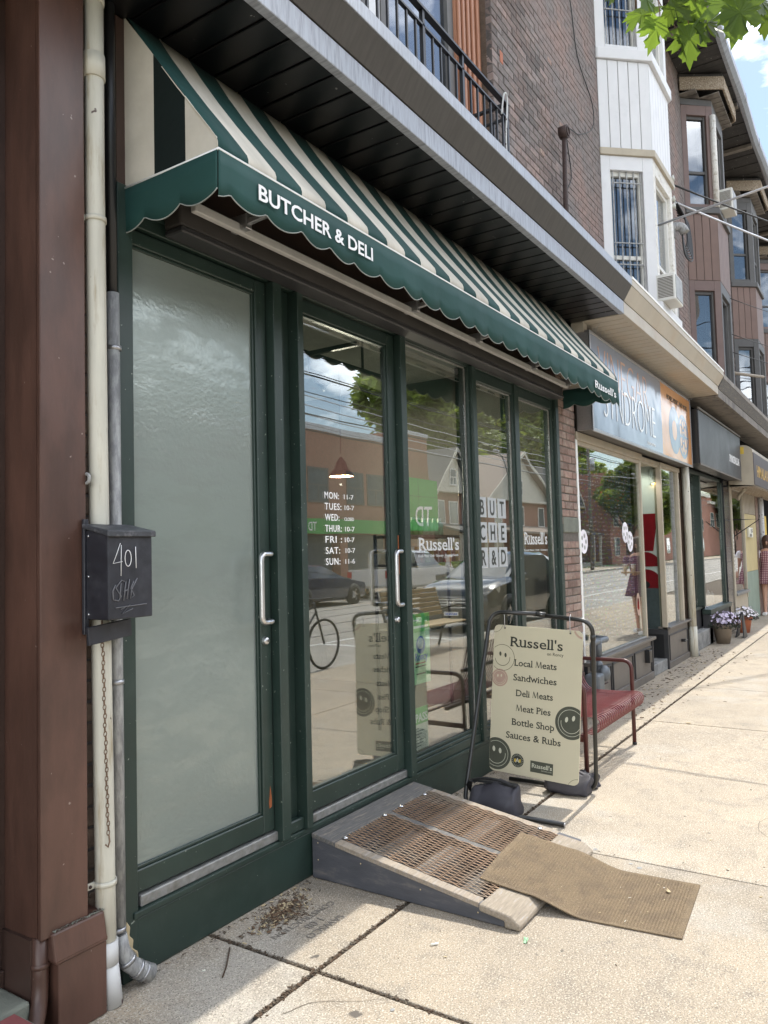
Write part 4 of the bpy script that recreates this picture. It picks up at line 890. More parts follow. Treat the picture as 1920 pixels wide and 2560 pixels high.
def expanded(x0, x1, y0, y1, name='expanded_metal'):
    q = MB(); nxd = int((x1-x0)/.0245); nyd = int((y0-y1)/.042); dx = (x1-x0)/nxd; dy = (y0-y1)/nyd
    for j in range(nyd):
        for i in range(nxd*2):
            up = (i+j) % 2; xa = x0+i*dx/2; xb = xa+dx/2; ya = y0-j*dy; yb = ya-dy
            a, b = (ya, yb) if up else (yb, ya)
            q.bar((xa, a, zt(a)+.003), (xb, b, zt(b)+.003), .0030, .0032)
    return q.build(name, M['mesh_rust'], rp, fix=False)
expanded(3.028, 3.442, -.152, -.918); expanded(3.478, 3.882, -.152, -.918)
for (x, y) in ((3.042, -.168), (3.40, -.160), (3.56, -.160), (3.80, -.166), (3.868, -.82)):
    MB().lathe([(0, .006), (.007, .005), (.0135, .0015), (.0135, 0)], (x, y, zt(y)+.008), 14).build('washer_screw', M['screw'], rp)
for (y, z) in ((-.05, .17), (-.05, .09), (-.3, .12), (-.62, .07), (-.9, .035), (-.97, .05)): MB().lathe([(0, -.001), (.0035, -.001), (.0035, 0)], (RX0, y, z), 8, ax='x').build('nail_head', M['chip_pale'], rp)

# doormat lying over the ramp tip and pavement
mt = empty('ribbed_doormat', 'long brown ribbed doormat draped from the ramp tip onto the pavement', 'mat')
A = Vector((3.154, -.825)); Bq = Vector((3.742, -.768)); Lf = Vector((3.236, -1.664)); Rf = Vector((3.783, -1.626))
def matz(y, w):
    tip = zt(-1.06)+.010
    if y > -1.02: z = zt(y)+.0115
    elif y > -1.30:
        t = (y+1.02)/-.28; s = t*t*(3-2*t); z = (zt(-1.02)+.0115)*(1-s)+.0065*s
    else: z = .0065
    return z
n1, n2 = 130, 90; vs = []
for i in range(n1+1):
    t = i/n1
    for j in range(n2+1):
        s_ = j/n2; p = (A*(1-s_)+Bq*s_)*(1-t)+(Lf*(1-s_)+Rf*s_)*t
        e = min(i, n1-i)*.006; e2 = min(j, n2-j)*.006; rim = min(e, e2) < .022
        z = matz(p.y, s_)+(0 if rim else .0016*(1 if (i % 2) else -1))+(0 if rim else .0008*(1 if (j % 2) else -1))
        if t < .14: z += .010*(1-t/.14)**2*sin(pi*min(1, s_*1.3))
        vs.append((p.x, p.y, z))
fs = [(i*(n2+1)+j, (i+1)*(n2+1)+j, (i+1)*(n2+1)+j+1, i*(n2+1)+j+1) for i in range(n1) for j in range(n2)]
o = MB().add(vs, fs, 0, False).build('mat_surface', M['mat_brown'], mt); sd = o.modifiers.new('thick', 'SOLIDIFY'); sd.thickness = .005; sd.offset = -1
litter('mat_crumbs', None, 16, lambda r: (3.2+.5*r.random(), -1.3-.28*r.random(), .0085), [M['chip_pale'], M['paper']], .004, .012, parent=mt, seed=21)

# ================================================================ SIGN ON A TUBE FRAME
sf = empty('sign_stand', 'black tube sign stand on the pavement right of the ramp', 'sign stand')
r_ = .0135
near = rounded([(4.20, -.83, .016), (4.20, -.20, .016), (4.635, -.215, 1.155), (4.66, -.52, 1.145)], .09, 8)
farp = rounded([(4.87, -.20, .016), (4.872, -.795, .016), (4.69, -.875, 1.105), (4.668, -.54, 1.137)], .09, 8)
T('tube', M['tube_black'], sf, near, r_, 14); T('tube', M['tube_black'], sf, farp, r_, 14)
T('sleeve', M['tube_black'], sf, [(4.664, -.50, 1.1455), (4.666, -.58, 1.140)], .0158, 14)
T('end_cap', M['aluminium'], sf, [(4.20, -.828, .016), (4.20, -.836, .016)], .0115, 12); T('sleeve', M['tube_black'], sf, [(4.706, -.868, 1.02), (4.712, -.866, .985)], .016, 14)
T('pin', M['screw'], sf, [(4.648, -.56, 1.142), (4.683, -.56, 1.142)], .003, 6)
bd = empty('hanging_sign', 'cream hanging sign listing meats and sandwiches with smiley faces', 'sign')
o3 = Vector((4.655, -.232, 1.072)); uu = Vector((0, -.9989, -.047)); vv = Vector((.075, -.047, .996)).normalized(); nn = uu.cross(vv)
if nn.x > 0: nn = -nn
BW, BH = .594, .93
FB = Matrix((uu, vv, nn)).transposed().to_4x4(); FB.translation = o3-nn*0-vv*BH
def rrect(x0, x1, y0, y1, r, n=6):
    o = []
    for cx, cy, a0 in ((x1-r, y1-r, 0), (x0+r, y1-r, pi/2), (x0+r, y0+r, pi), (x1-r, y0+r, 3*pi/2)):
        for k in range(n+1): a = a0+pi/2*k/n; o.append((cx+r*cos(a), cy+r*sin(a), 0))
    return o
q = MB(); q.prism([FB @ Vector((p[0], p[1], -.004)) for p in rrect(0, BW, 0, BH, .035)], nn*.008); q.build('sign_board', M['board_beige'], bd, bevel=.001)
hole = 0
for u in (.075, .515):
    a = FB @ Vector((u, BH-.018, .006)); top = Vector((4.655, -.232, 1.14))+uu*u+Vector((.005, 0, .012))
    T('hanging_hook', M['cable_bright'], bd, [a+Vector((.01, 0, 0)), a, a+Vector((-.002, 0, .03)), top+Vector((-.015, 0, -.03)), top+Vector((-.016, 0, 0)), top+Vector((0, 0, .016)), top+Vector((.015, 0, 0))], .0022, 6)
    MB().lathe([(0, 0), (.006, 0), (.006, .001)], n=12).build('grommet', M['black_metal'], bd).matrix_world = FB @ Matrix.Translation((u, BH-.018, .0042))
cl = lambda p: (min(max(p[0], .0015), BW-.0015), min(max(p[1], .0015), BH-.0015))
def disc(u, v, r, z, m, name, rx=1.0, rot=0):
    pts = []
    for k in range(48):
        a = 2*pi*k/48; x, y = r*rx*cos(a), r*sin(a); x, y = x*cos(rot)-y*sin(rot), x*sin(rot)+y*cos(rot)
        pts.append(cl((u+x, v+y)))
    q = MB(); q.add([FB @ Vector((a, b, z)) for a, b in pts], [tuple(range(48))]); return q.build(name, m, bd, fix=False)
def ring(u, v, r, z, w, m, name, a0=0, a1=2*pi):
    q = MB(); n = 56; vs = []; 
    for k in range(n+1):
        a = a0+(a1-a0)*k/n
        for rr in (r-w/2, r+w/2): vs.append((u+rr*cos(a), v+rr*sin(a)))
    fs = []
    for k in range(n):
        i = 2*k; ids = (i, i+1, i+3, i+2)
        if all(.001 < vs[t][0] < BW-.001 and .001 < vs[t][1] < BH-.001 for t in ids): fs.append(ids)
    q.add([FB @ Vector((a, b, z)) for a, b in vs], fs); return q.build(name, m, bd, fix=False)
def smiley(u, v, r, style, tilt=0, flip=1):
    fg = {'line': M['print_olive'], 'pink': M['board_beige'], 'olive': M['print_cream']}[style]
    z = .0046
    if style == 'line': ring(u, v, r, z, .0028, fg, 'smiley_ring')
    else:
        disc(u, v, r, z, M['print_pink'] if style == 'pink' else M['print_olive'], 'smiley_disc'); ring(u, v, r*.80, z+.0004, .0026, fg, 'smiley_ring')
    for k in (-1, 1): disc(u+k*r*.22+tilt*r*.1, v+r*.24-k*tilt*r*.12, r*.17, z+.0005, fg, 'smiley_eye', .55, tilt*.4)
    ring(u, v, r*.62, z+.0005, .003 if r > .06 else .002, fg, 'smiley_smile', pi+.1+tilt*.4-.05, 2*pi-.0+tilt*.5)
V = lambda t: BH*(1-t)
smiley(.066, V(.225), .083, 'line', .3); smiley(.052, V(.365), .056, 'pink', -.2); smiley(.535, V(.605), .10, 'olive', -.5); smiley(.050, V(.882), .10, 'olive', .3)
ring(.0, BH+.01, .06, .0046, .0022, M['print_olive'], 'corner_arc', -pi/2, 0); ring(BW+.01, BH+.02, .065, .0046, .012, M['print_pink'], 'corner_arc', pi, 1.5*pi); ring(BW, -.03, .07, .0046, .0022, M['print_olive'], 'corner_arc', pi/2, pi)
def btxt(s, s0, s1, t, size, name='sign_lettering', m=M['print_dark'], serif=True, z=.0048, h=None):
    F = FB @ Matrix.Translation((s0*BW, V(t), z))
    if serif: return serif_lettering(name, s, size, F, m, bd, (s1-s0)*BW, ext=.0003)
    return lettering(name, s, size, F, m, bd, width=(s1-s0)*BW, ext=.0003, height=h)
btxt("Russell's", .19, .79, .142, .088); btxt('on Roncy', .62, .80, .180, .03, serif=False, h=.026)
for s_, a, b_, t in (('Local Meats', .25, .73, .272), ('Sandwiches', .245, .735, .372), ('Deli Meats', .28, .70, .476), ('Meat Pies', .285, .68, .577), ('Bottle Shop', .245, .725, .673), ('Sauces & Rubs', .185, .80, .765)):
    btxt(s_, a, b_, t, .058)
disc(.196, V(.905), .042, .0047, M['print_dark'], 'round_badge'); ring(.196, V(.905), .030, .0052, .001, M['print_cream'], 'badge_ring')
lettering('badge_letter', 'A', .04, FB @ Matrix.Translation((.196, V(.905)-.013, .0054)), M['print_cream'], bd, bold=.015, align='CENTER', ext=.0003)
for k, c in ((-1, 'print_yellow'), (1, 'print_yellow')): 
    q = MB(); q.add([FB @ Vector((.196+k*.016+x, V(.905)+y, .0052)) for x, y in ((-.006, -.01), (.006, -.01), (.006, .01), (-.006, .008))], [(0, 1, 2, 3)]); q.build('badge_mark', M[c], bd, fix=False)
for k in range(20):
    a = 2*pi*k/20; disc(.196+.036*cos(a), V(.905)+.036*sin(a), .0018, .0052, M['print_cream'], 'badge_lettering')
q = MB(); q.add([FB @ Vector((x, y, .0047)) for x, y in ((.283, V(.962)), (.432, V(.962)), (.432, V(.888)), (.283, V(.888)))], [(0, 1, 2, 3)]); q.build('logo_block', M['print_olive'], bd, fix=False)
btxt("Russell's", .49, .715, .932, .036, 'logo_lettering', M['print_cream'], z=.0052)
btxt('BUTCHER & DELI', .60, .715, .947, .01, 'logo_lettering', M['print_cream'], serif=False, z=.0052, h=.005)

# sandbags on the two feet
def sandbag(name, label, c, sx, sy, sz, seed, lean=0, strap=False):
    e = empty(name, label, 'sandbag', c); r = random.Random(seed); n1, n2 = 28, 18; vs = []
    ph = [r.uniform(0, 6) for _ in range(6)]
    for i in range(n2+1):
        v = -pi/2+pi*i/n2
        for k in range(n1):
            u = 2*pi*k/n1; f = lambda t, e_: math.copysign(abs(t)**e_, t)
            x = f(cos(v), .35)*f(cos(u), .45); y = f(cos(v), .14)*f(sin(u), .30); z = f(sin(v), .38)
            wz = 1+.06*sin(3*u+ph[0])*cos(v)+.05*sin(5*u+ph[1]); pinch = 1-.72*max(0, z+.2)**1.2/1.25
            X, Y, Z = x*sx*(pinch)*wz, y*sy*(1-.06*max(0, z))*wz, (z*.5+.5)*sz*(1+.06*sin(4*y+ph[2]))
            Z *= 1-.16*y*lean; X += lean*Z*.1
            X += .009*sin(9*Z/sz+5*y+ph[3])+.005*sin(17*y+4*x+ph[5]); Y += .010*sin(6*x+3*z+ph[4])-.012*z*z; Z += .008*sin(5*y+ph[0])*(z > 0); vs.append((X, Y, max(Z, .003)))
    fs = [(i*n1+k, i*n1+(k+1) % n1, (i+1)*n1+(k+1) % n1, (i+1)*n1+k) for i in range(n2) for k in range(n1)]
    MB().add(vs, fs, 0, True).build('bag', M['sandbag'], e)
    if strap:
        q = MB()
        for i in range(5): q.tube([(-.02+.012*i, sy*.9, sz*.93), (-.03+.012*i, sy*1.15, sz*.98), (-.02+.01*i, sy*1.3, sz*.80-.012*i)], .005, 6)
        q.build('strap', M['sandbag_black'], e)
        B('top_seam', M['sandbag_black'], e, (-sx*.22, sx*.22, -sy*.98, sy*1.02, sz*.95, sz*1.03), bevel=.006, seg=2)
        T('handle_strap', M['sandbag_black'], e, spline([(-.02, -sy*.8, sz), (-.03, -sy*.2, sz*1.13), (-.03, sy*.5, sz*1.12), (-.02, sy, sz)], 6), .008, 6)
    return e
sandbag('sandbag', 'grey sandbag with black strap weighting the near foot of the sign stand', (4.225, -.405, 0), .11, .140, .185, 3, .5, True)
sandbag('sandbag', 'low grey sandbag lying over the far foot of the sign stand', (4.85, -.63, 0), .12, .135, .135, 8, -.3)
sb = sandbag('sandbag', 'small grey sandbag pushed behind the far foot under the bench arm', (4.99, -.70, 0), .07, .06, .09, 5)

# ================================================================ RED BENCH
be = empty('red_bench', 'red metal slat bench with tube arms against the shopfront', 'bench')
prof = rounded([(0, -.15, .86), (0, -.20, .66), (0, -.325, .415), (0, -.55, .412), (0, -.70, .425), (0, -.745, .415), (0, -.762, .375), (0, -.742, .325), (0, -.70, .305), (0, -.66, .315)], .06, 5)
pv = [Vector(p) for p in prof]; vs = []
for i, p in enumerate(pv):
    t = (pv[min(i+1, len(pv)-1)]-pv[max(i-1, 0)]).normalized(); n_ = Vector((0, -t.z, t.y))*.0022
    for sx, sn in ((-.0085, -1), (.0085, -1), (.0085, 1), (-.0085, 1)): vs.append(tuple(p+n_*sn+Vector((sx, 0, 0))))
fs = [(i*4+k, i*4+(k+1) % 4, i*4+4+(k+1) % 4, i*4+4+k) for i in range(len(pv)-1) for k in range(4)]
sm_ = MB().add(vs, fs).build('slat', M['bench_red'], be, bevel=.0015); sm_.location.x = 5.13
for i in range(1, 27):
    c = sm_.copy(); COL.objects.link(c); c.parent = be; c.location.x = 5.13+i*.0408
for x in (5.085, 6.225):
    T('arm_frame', M['bench_frame'], be, rounded([(x, -.665, 0), (x, -.665, .655), (x, -.18, .655), (x, -.16, 0)], .075, 7), .0155, 14)
    T('foot_cap', M['black_plastic'], be, [(x, -.665, 0), (x, -.665, .02)], .0175, 12); T('foot_cap', M['black_plastic'], be, [(x, -.16, 0), (x, -.16, .02)], .0175, 12)
    B('side_rail', M['bench_frame'], be, (x-.008, x+.008, -.655, -.165, .26, .295), bevel=.003)
B('cross_rail', M['bench_frame'], be, (5.1, 6.21, -.645, -.615, .290, .302), (5.1, 6.21, -.345, -.315, .375, .40), bevel=.002)
B('back_rail', M['bench_frame'], be, (5.09, 6.22, -.195, -.170, .665, .69), bevel=.002)

# ================================================================ GAS METER
gm = empty('gas_meter', 'grey gas regulator and pipes at the foot of the brick pier', 'gas meter')
T('riser', M['meter_grey'], gm, [(7.10, -.12, 0), (7.10, -.12, .58)], .022, 14); T('top_pipe', M['meter_grey'], gm, rounded([(6.94, -.12, .44), (6.94, -.12, .69), (7.34, -.13, .69), (7.36, -.02, .69)], .04), .028, 14)
T('tee', M['meter_grey'], gm, [(7.10, -.12, .56), (7.10, -.12, .72)], .034, 14)
for zz in (.12, .25, .36, .48): MB().lathe([(.024, -.02), (.036, -.015), (.036, .015), (.024, .02)], (7.10, -.12, zz), 12).build('union', M['meter_grey'], gm)
MB().lathe([(0, -.05), (.05, -.04), (.075, -.01), (.075, .01), (.05, .04), (0, .05)], (7.10, -.17, .40), 20, ax='y').build('regulator', M['meter_grey'], gm)
B('meter_body', M['meter_grey'], gm, (6.84, 7.02, -.20, -.06, .16, .42), bevel=.03, seg=3); T('valve_lever', M['rust_iron'], gm, [(7.06, -.16, .30), (7.15, -.18, .31)], .007, 8)
# ================================================================ RECORD AND FILM SHOP
vs_ = empty('record_shopfront', 'record and film shopfront with cream frames and grey panelled base', 'shopfront')
CT = M['cream_trim']; GB = M['grey_board']
def Q(name, m, *b, bevel=.003, parent=vs_, seg=1): return B(name, m, parent, *b, bevel=bevel, seg=seg)
Q('base_wall', GB, (7.13, 9.43, .0, .12, .0, .455)); 
for a, b in ((7.20, 7.83), (7.87, 8.62), (8.68, 9.40)):
    Q('base_panel', GB, (a, b, -.004, .0, .10, .385)); Q('panel_moulding', M['grey_board_dark'], (a, a+.02, -.018, -.0045, .10, .385), (b-.02, b, -.018, -.0045, .10, .385), (a+.021, b-.021, -.018, -.0045, .365, .385))
Q('skirting', GB, (7.13, 9.44, -.022, -.001, .0, .085)); Q('corner_board', M['grey_board_dark'], (7.05, 7.129, -.03, .1, 0, .47), (9.431, 9.46, -.02, .12, .0, .455))
Q('sill', GB, (7.04, 9.475, -.055, .12, .457, .492), bevel=.006, seg=2)
Q('wall_box', M['black_plastic'], (9.12, 9.24, -.06, -.005, .22, .36))
Q('window_stile', M['white_paint'], (7.03, 7.075, -.01, .08, .493, 2.60)); Q('window_stile', CT, (9.262, 9.31, -.005, .08, .493, 2.58))
Q('window_head', CT, (7.03, 9.33, -.02, .10, 2.582, 2.66), bevel=.004); Q('glazing_head', CT, (7.076, 9.261, .0, .05, 2.545, 2.581))
Q('window_foot', M['alu_sill'], (7.076, 9.261, -.002, .05, .493, .512)); Q('glass_pane', M['glass'], (7.077, 9.26, .018, .024, .513, 2.544), bevel=0)
# recessed entrance
Q('recess_ceiling', CT, (9.33, 10.22, .0, 1.4, 2.60, 2.64)); Q('recess_ceiling_trim', CT, (9.33, 10.9, .01, .05, 2.57, 2.60))
Q('recess_step', M['concrete_step'], (9.43, 10.20, .0, 1.4, .0, .135), bevel=.008, seg=2)
Q('return_base', M['grey_board_dark'], (10.20, 10.235, -.02, .9, .0, .50), bevel=.004)
for z0 in (.07,): Q('return_panel', M['black_plastic'], (10.195, 10.20, .03, .24, .14, .44))
Q('return_stile', CT, (10.19, 10.235, -.02, .045, .505, 2.60), bevel=.004); Q('return_stile', CT, (10.195, 10.235, .38, .42, .50, 2.60)); Q('return_glass', M['glass_clear'], (10.205, 10.21, .046, .379, .505, 2.59), bevel=0)
Q('display_plinth', M['meter_grey'], (10.24, 10.26, .05, .8, .50, 1.02), bevel=0)
Q('display_board', M['white_paint'], (10.262, 10.28, .046, 1.2, .50, 2.64), bevel=0)
rm = MB(); rm.prism([(10.255, .055, 1.985), (10.255, .30, 1.985), (10.255, .30, 1.50), (10.255, .13, 1.50)], (.006, 0, 0)); rm.build('red_wedge', M['red_gloss'], vs_)
rm = MB(); rm.prism([(10.254, .30, 1.30)]+[(10.254, .235+.19*cos(pi-a)*-1*-1, 1.30+.19*sin(a)) for a in [pi*k/14 for k in range(15)]], (.006, 0, 0)); rm.build('red_half_disc', M['red_gloss'], vs_)
rm = MB(); rm.prism([(10.254, .235+.20*cos(a), 1.065+.20*sin(a)) for a in [2*pi*k/30 for k in range(30)]], (.006, 0, 0)); rm.build('red_disc', M['red_gloss'], vs_)
rm = MB(); rm.prism([(10.252, .235+.045*cos(a), 1.065+.045*sin(a)) for a in [2*pi*k/20 for k in range(20)]], (.002, 0, 0)); rm.build('disc_hole', M['grey_board_dark'], vs_)
sp = empty('spotlight', 'white track spotlight inside the display window', 'spotlight')
MB().tube([(10.25, .13, 2.56), (10.25, .13, 2.46), (10.248, .11, 2.42), (10.245, .09, 2.37)], [.012, .014, .022, .042], 14).build('lamp_head', M['white_paint'], sp)
MB().lathe([(0, 0), (.036, 0)], (10.245, .09, 2.365), 14).build('lens', M['lamp_inside'], sp)
l2 = bpy.data.lights.new('display_spot', 'SPOT'); l2.energy = 4; l2.color = (1, .93, .82); l2.spot_size = radians(120); l2.shadow_soft_size = .05; l2o = bpy.data.objects.new('display_spot', l2); COL.objects.link(l2o); l2o.location = (9.9, .2, 2.5); l2o.rotation_euler = Vector((-.55, -.25, 1.0)).to_track_quat('Z', 'Y').to_euler()
Q('front_stile', CT, (10.235, 10.26, -.012, .08, .505, 2.58)); Q('front_stile', CT, (11.17, 11.24, -.012, .08, .505, 2.60)); Q('front_stile', M['alu_sill'], (10.93, 10.96, .0, .05, .505, 2.575))
Q('front_head', CT, (10.235, 11.3, -.015, .1, 2.582, 2.64)); Q('front_glass', M['glass'], (10.261, 11.17, .02, .026, .505, 2.58), bevel=0)
Q('small_sill', GB, (10.19, 11.46, -.055, .1, .505, .532), bevel=.004); Q('small_base', GB, (10.236, 11.42, .0, .1, .0, .503)); Q('base_panel', GB, (10.32, 11.34, -.004, .0, .10, .42)); Q('panel_moulding', M['grey_board_dark'], (10.30, 10.32, -.016, -.001, .1, .42), (11.34, 11.36, -.016, -.001, .1, .42), (10.321, 11.339, -.016, -.0045, .40, .42)); Q('skirting', GB, (10.24, 11.42, -.02, -.001, .0, .08))
Q('door_tap', M['black_plastic'], (10.98, 11.02, -.06, -.005, .26, .30), (10.9, 11.1, -.07, -.06, .275, .285))
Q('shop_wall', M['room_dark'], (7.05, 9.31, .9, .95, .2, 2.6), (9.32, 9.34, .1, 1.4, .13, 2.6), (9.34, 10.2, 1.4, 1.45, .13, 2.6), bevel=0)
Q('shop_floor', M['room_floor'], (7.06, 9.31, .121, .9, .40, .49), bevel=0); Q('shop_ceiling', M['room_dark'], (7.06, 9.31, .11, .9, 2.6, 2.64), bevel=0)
# bead curtain: hanging strings behind the glass
bc = empty('bead_curtain', 'curtain of thin strings with coloured beads behind the record shop window', 'curtain'); rb = random.Random(4)
q1 = MB(); cols = ['red_lens', 'poster_green', 'poster_blue', 'print_yellow', 'vinyl_white', 'petal']; qb = [MB() for _ in cols]
for i in range(92):
    x = 7.12+i*.0232; q1.box(x-.0018, x+.0018, .107, .1086, .56, 2.52)
    for k in range(46):
        zz = 2.5-.042*k-rb.uniform(0, .012); w = rb.choice((.0035, .005)); h = rb.uniform(.008, .018)
        pat = int(3*sin(x*7)+4*sin(zz*5+x*2)+9) % 6 if rb.random() < .6 else rb.randrange(6)
        if rb.random() < .55: qb[pat].box(x-w, x+w, .104, .111, zz, zz+h)
tag(q1.build('strings', M['curtain'], bc, fix=False), kind='stuff')
for c, qq in zip(cols, qb): tag(qq.build('beads', M[c], bc, fix=False), kind='stuff')
for i, (px_, pz) in enumerate(((7.22, 1.62), (8.62, 1.72), (8.80, 1.62))):
    e = empty('window_sticker', ('round pale sticker at the left of the record shop window', 'upper round pale sticker in the record shop window', 'lower right round pale sticker in the record shop window')[i], 'sticker')
    q = MB(); q.prism([(px_+.115*cos(a), .0155, pz+.115*sin(a)) for a in [2*pi*k/28 for k in range(28)]], (0, .001, 0)); q.build('disc', M['petal_white'], e)
    for a0 in range(5): 
        a = 2*pi*a0/5+i; q = MB(); q.prism([(px_+.06*cos(a)+.022*cos(t), .0145, pz+.06*sin(a)+.022*sin(t)) for t in [2*pi*k/12 for k in range(12)]], (0, .0006, 0)); q.build('reel_hole', M['conduit'], e)
leaf_scrap(9.0, -.0, .0, .001, 0, M['paper'], 'hidden') if False else None
ps = empty('pink_sticker', 'pink balloon shaped sticker low in the record shop window', 'sticker')
q = MB(); q.prism([(9.02+.075*cos(a), .015, .90+.13*sin(a)) for a in [2*pi*k/26 for k in range(26)]], (0, .001, 0)); q.build('balloon', M['print_pink'], ps)
for k in range(3): T('scribble', M['red_lens'], ps, [(8.975+.02*k, .0135, .86), (8.99+.02*k, .0135, .97), (9.0+.02*k, .0135, .84)], .003, 5)

# lightbox sign
sg = empty('glossy_shop_sign', 'long glossy lightbox sign over the record shop with thin letters', 'sign')
SY = -.168
B('box', M['gutter_brown'], sg, (7.075, 11.42, SY+.012, -.001, 2.665, 3.60)); B('end_plate', M['aluminium'], sg, (7.062, 7.074, SY+.002, -.02, 2.665, 3.61))
B('frame', M['aluminium'], sg, (7.062, 11.44, SY-.006, SY+.012, 2.652, 2.684), (7.062, 11.44, SY-.006, SY+.012, 3.585, 3.612), (7.062, 7.090, SY-.006, SY+.012, 2.685, 3.584), (11.415, 11.44, SY-.006, SY+.012, 2.685, 3.584), bevel=.003)
B('black_face', M['sign_gloss_sky'], sg, (7.091, 9.75, SY, SY+.0115, 2.685, 3.584)); B('orange_face', M['sign_gloss_orange'], sg, (9.751, 11.40, SY, SY+.0115, 2.685, 3.584))
lettering('sign_title', 'VINEGAR', .55, frame_front(7.30, SY-.0015, 3.14), M['sign_letter_orange'], sg, bold=-.022, width=1.83, height=.36, ext=.001)
lettering('sign_title', 'SYNDROME', .55, frame_front(7.42, SY-.0045, 2.83), M['sign_letter'], sg, bold=-.022, width=1.98, height=.36, ext=.001)
lettering('sign_small_text', 'TORONTO', .1, frame_front(9.02, SY-.0015, 2.735), M['sign_letter'], sg, width=.36, height=.03, ext=.001)
lettering('sign_tagline', 'MOVIES, MUSIC, AND MORE', .1, frame_front(10.05, SY-.0015, 3.42), M['print_dark'], sg, width=1.18, height=.075, ext=.001)
def flat_ring(cx, cz, r0, r1, m, y, name, n=40, sx=1.0):
    vs = []; 
    for k in range(n):
        a = 2*pi*k/n
        for r in (r0, r1): vs.append((cx+r*cos(a)*sx, y, cz+r*sin(a)))
    return MB().add(vs, [(2*k, 2*k+1, 2*((k+1) % n)+1, 2*((k+1) % n)) for k in range(n)]).build(name, m, sg, fix=False)
flat_ring(10.42, 3.06, .13, .31, M['sign_ring'], SY-.001, 'disc_emblem'); flat_ring(10.92, 3.03, .245, .30, M['sign_ring'], SY-.0012, 'reel_emblem', sx=1.05)
flat_ring(10.92, 3.03, .0, .05, M['sign_ring'], SY-.0012, 'reel_hub')
for k in range(6):
    a = pi*k/3+pi/6; flat_ring(10.92+.155*cos(a), 3.03+.155*sin(a), .060, .088, M['sign_ring'], SY-.0014, 'reel_spoke', 20)
B('reel_bar', M['sign_ring'], sg, (10.66, 11.18, SY-.0016, SY-.0004, 3.02, 3.04))
# bird spikes along the sign
q = MB(); r5 = random.Random(2)
for i in range(220):
    x = 7.12+i*.0195; q.bar((x, SY+.0+.02*(i % 3-1), 3.60), (x+r5.uniform(-.03, .03), SY-.03+.05*(i % 3-1), 3.675), .0016)
spk = tag(q.build('bird_spikes', M['aluminium'], None, fix=False), 'row of thin wire bird spikes on top of the glossy sign', 'bird spikes')
# canopy 2 and 3
c2 = empty('cream_soffit_canopy', 'overhanging canopy with cream board soffit above the glossy sign', 'canopy')
x = 7.06
while x < 11.66:
    B('soffit_board', M['soffit_cream'], c2, (x, x+.134, -.50, .0, 3.694, 3.706), bevel=.004); x += .147
B('soffit_backing', M['soffit_dark'], c2, (7.05, 11.7, -.50, .0, 3.708, 3.73)); gutter(7.05, 11.70, M['soffit_cream'], M['soffit_cream'], c2)
B('gutter_top_rim', M['white_paint'], c2, (7.05, 11.70, -.597, -.588, 4.0, 4.022)); MB().prism([(7.05, -.5, 3.97), (7.05, -.5, 4.0), (7.05, .0, 4.16), (7.05, .0, 4.1)], (4.65, 0, 0)).build('roof_sheet', M['gutter'], c2)
B('corner_trim', M['soffit_cream'], c2, (7.05, 7.16, -.12, -.001, 3.60, 3.69))
c3_ = empty('weathered_canopy', 'weathered brown board canopy over the far shops', 'canopy')
x = 11.72; i = 0
while x < 24:
    B('soffit_board', M['soffit_old'], c3_, (x, x+.125, -.50, .0, 3.694-.02*sin(i*.5)*.3-.012, 3.70), bevel=.003); x += .131; i += 1
gutter(11.71, 24, M['soffit_old'], M['wood_grey'], c3_, zs=-.03)
MB().prism([(11.7, -.5, 3.94), (11.7, -.5, 3.97), (11.7, .0, 4.12), (11.7, .0, 4.06)], (12.3, 0, 0)).build('roof_sheet', M['soffit_old'], c3_)
# drainpipe between shops
dp = empty('cream_drainpipe', 'cream drainpipe between the record shop and the green framed shop', 'drainpipe')
T('pipe', M['pvc_white'], dp, [(11.50, -.05, 3.4), (11.52, -.05, .35)], .052, 16); T('foot', M['pvc_white'], dp, [(11.52, -.05, .42), (11.52, -.05, .0)], .058, 16)
T('side_pipe', M['conduit'], dp, rounded([(11.62, -.02, .55), (11.62, -.03, .2), (11.60, -.06, .08), (11.56, -.09, .0)], .08), .035, 10)
q = MB(); q.box(11.58, 11.72, .0, .06, .0, 2.8); q.build('pipe_recess_wall', M['brick_dark'], dp)
# black sign shop with green frame
gs = empty('green_framed_shop', 'green framed shopfront with a plain black fascia sign', 'shopfront')
GP = M['green_paint']
def K(name, m, *b, bevel=.003, parent=gs, seg=1): return B(name, m, parent, *b, bevel=bevel, seg=seg)
K('step', M['concrete_step'], (11.62, 13.25, -.0, 1.2, .0, .255), bevel=.012, seg=2)
K('base', M['grey_board_dark'], (11.75, 13.0, .12, .2, .256, .56), (13.0, 14.95, .0, .1, .0, .47)); K('sill', GP, (11.75, 13.02, .09, .2, .562, .60), (12.98, 14.9, -.03, .1, .472, .545))
K('green_post', GP, (12.86, 12.96, .03, .14, .601, 2.66)); K('green_post', GP, (14.66, 14.78, .02, .1, .546, 2.66)); K('green_head', GP, (11.75, 14.78, .04, .14, 2.661, 2.72))
K('glass_pane', M['glass'], (12.961, 14.659, .05, .056, .546, 2.66), (11.80, 12.859, .135, .141, .601, 2.66), bevel=0)
K('tile_column', M['tile_black'], (14.80, 15.38, .0, .1, .0, 2.75)); K('cream_pilaster', CT, (15.39, 15.52, -.02, .1, .0, 2.8)); K('number_strip', M['paper'], (15.42, 15.48, -.024, -.021, 1.05, 1.75)) 
for k in range(9): K('strip_print', M['tag_grey'], (15.43, 15.46, -.0255, -.0245, 1.10+k*.07, 1.13+k*.07), bevel=0)
for k in range(1, 11): K('tile_joint', M['grey_board_dark'], (14.801, 15.379, -.0025, -.0005, .25*k, .25*k+.006), bevel=0)
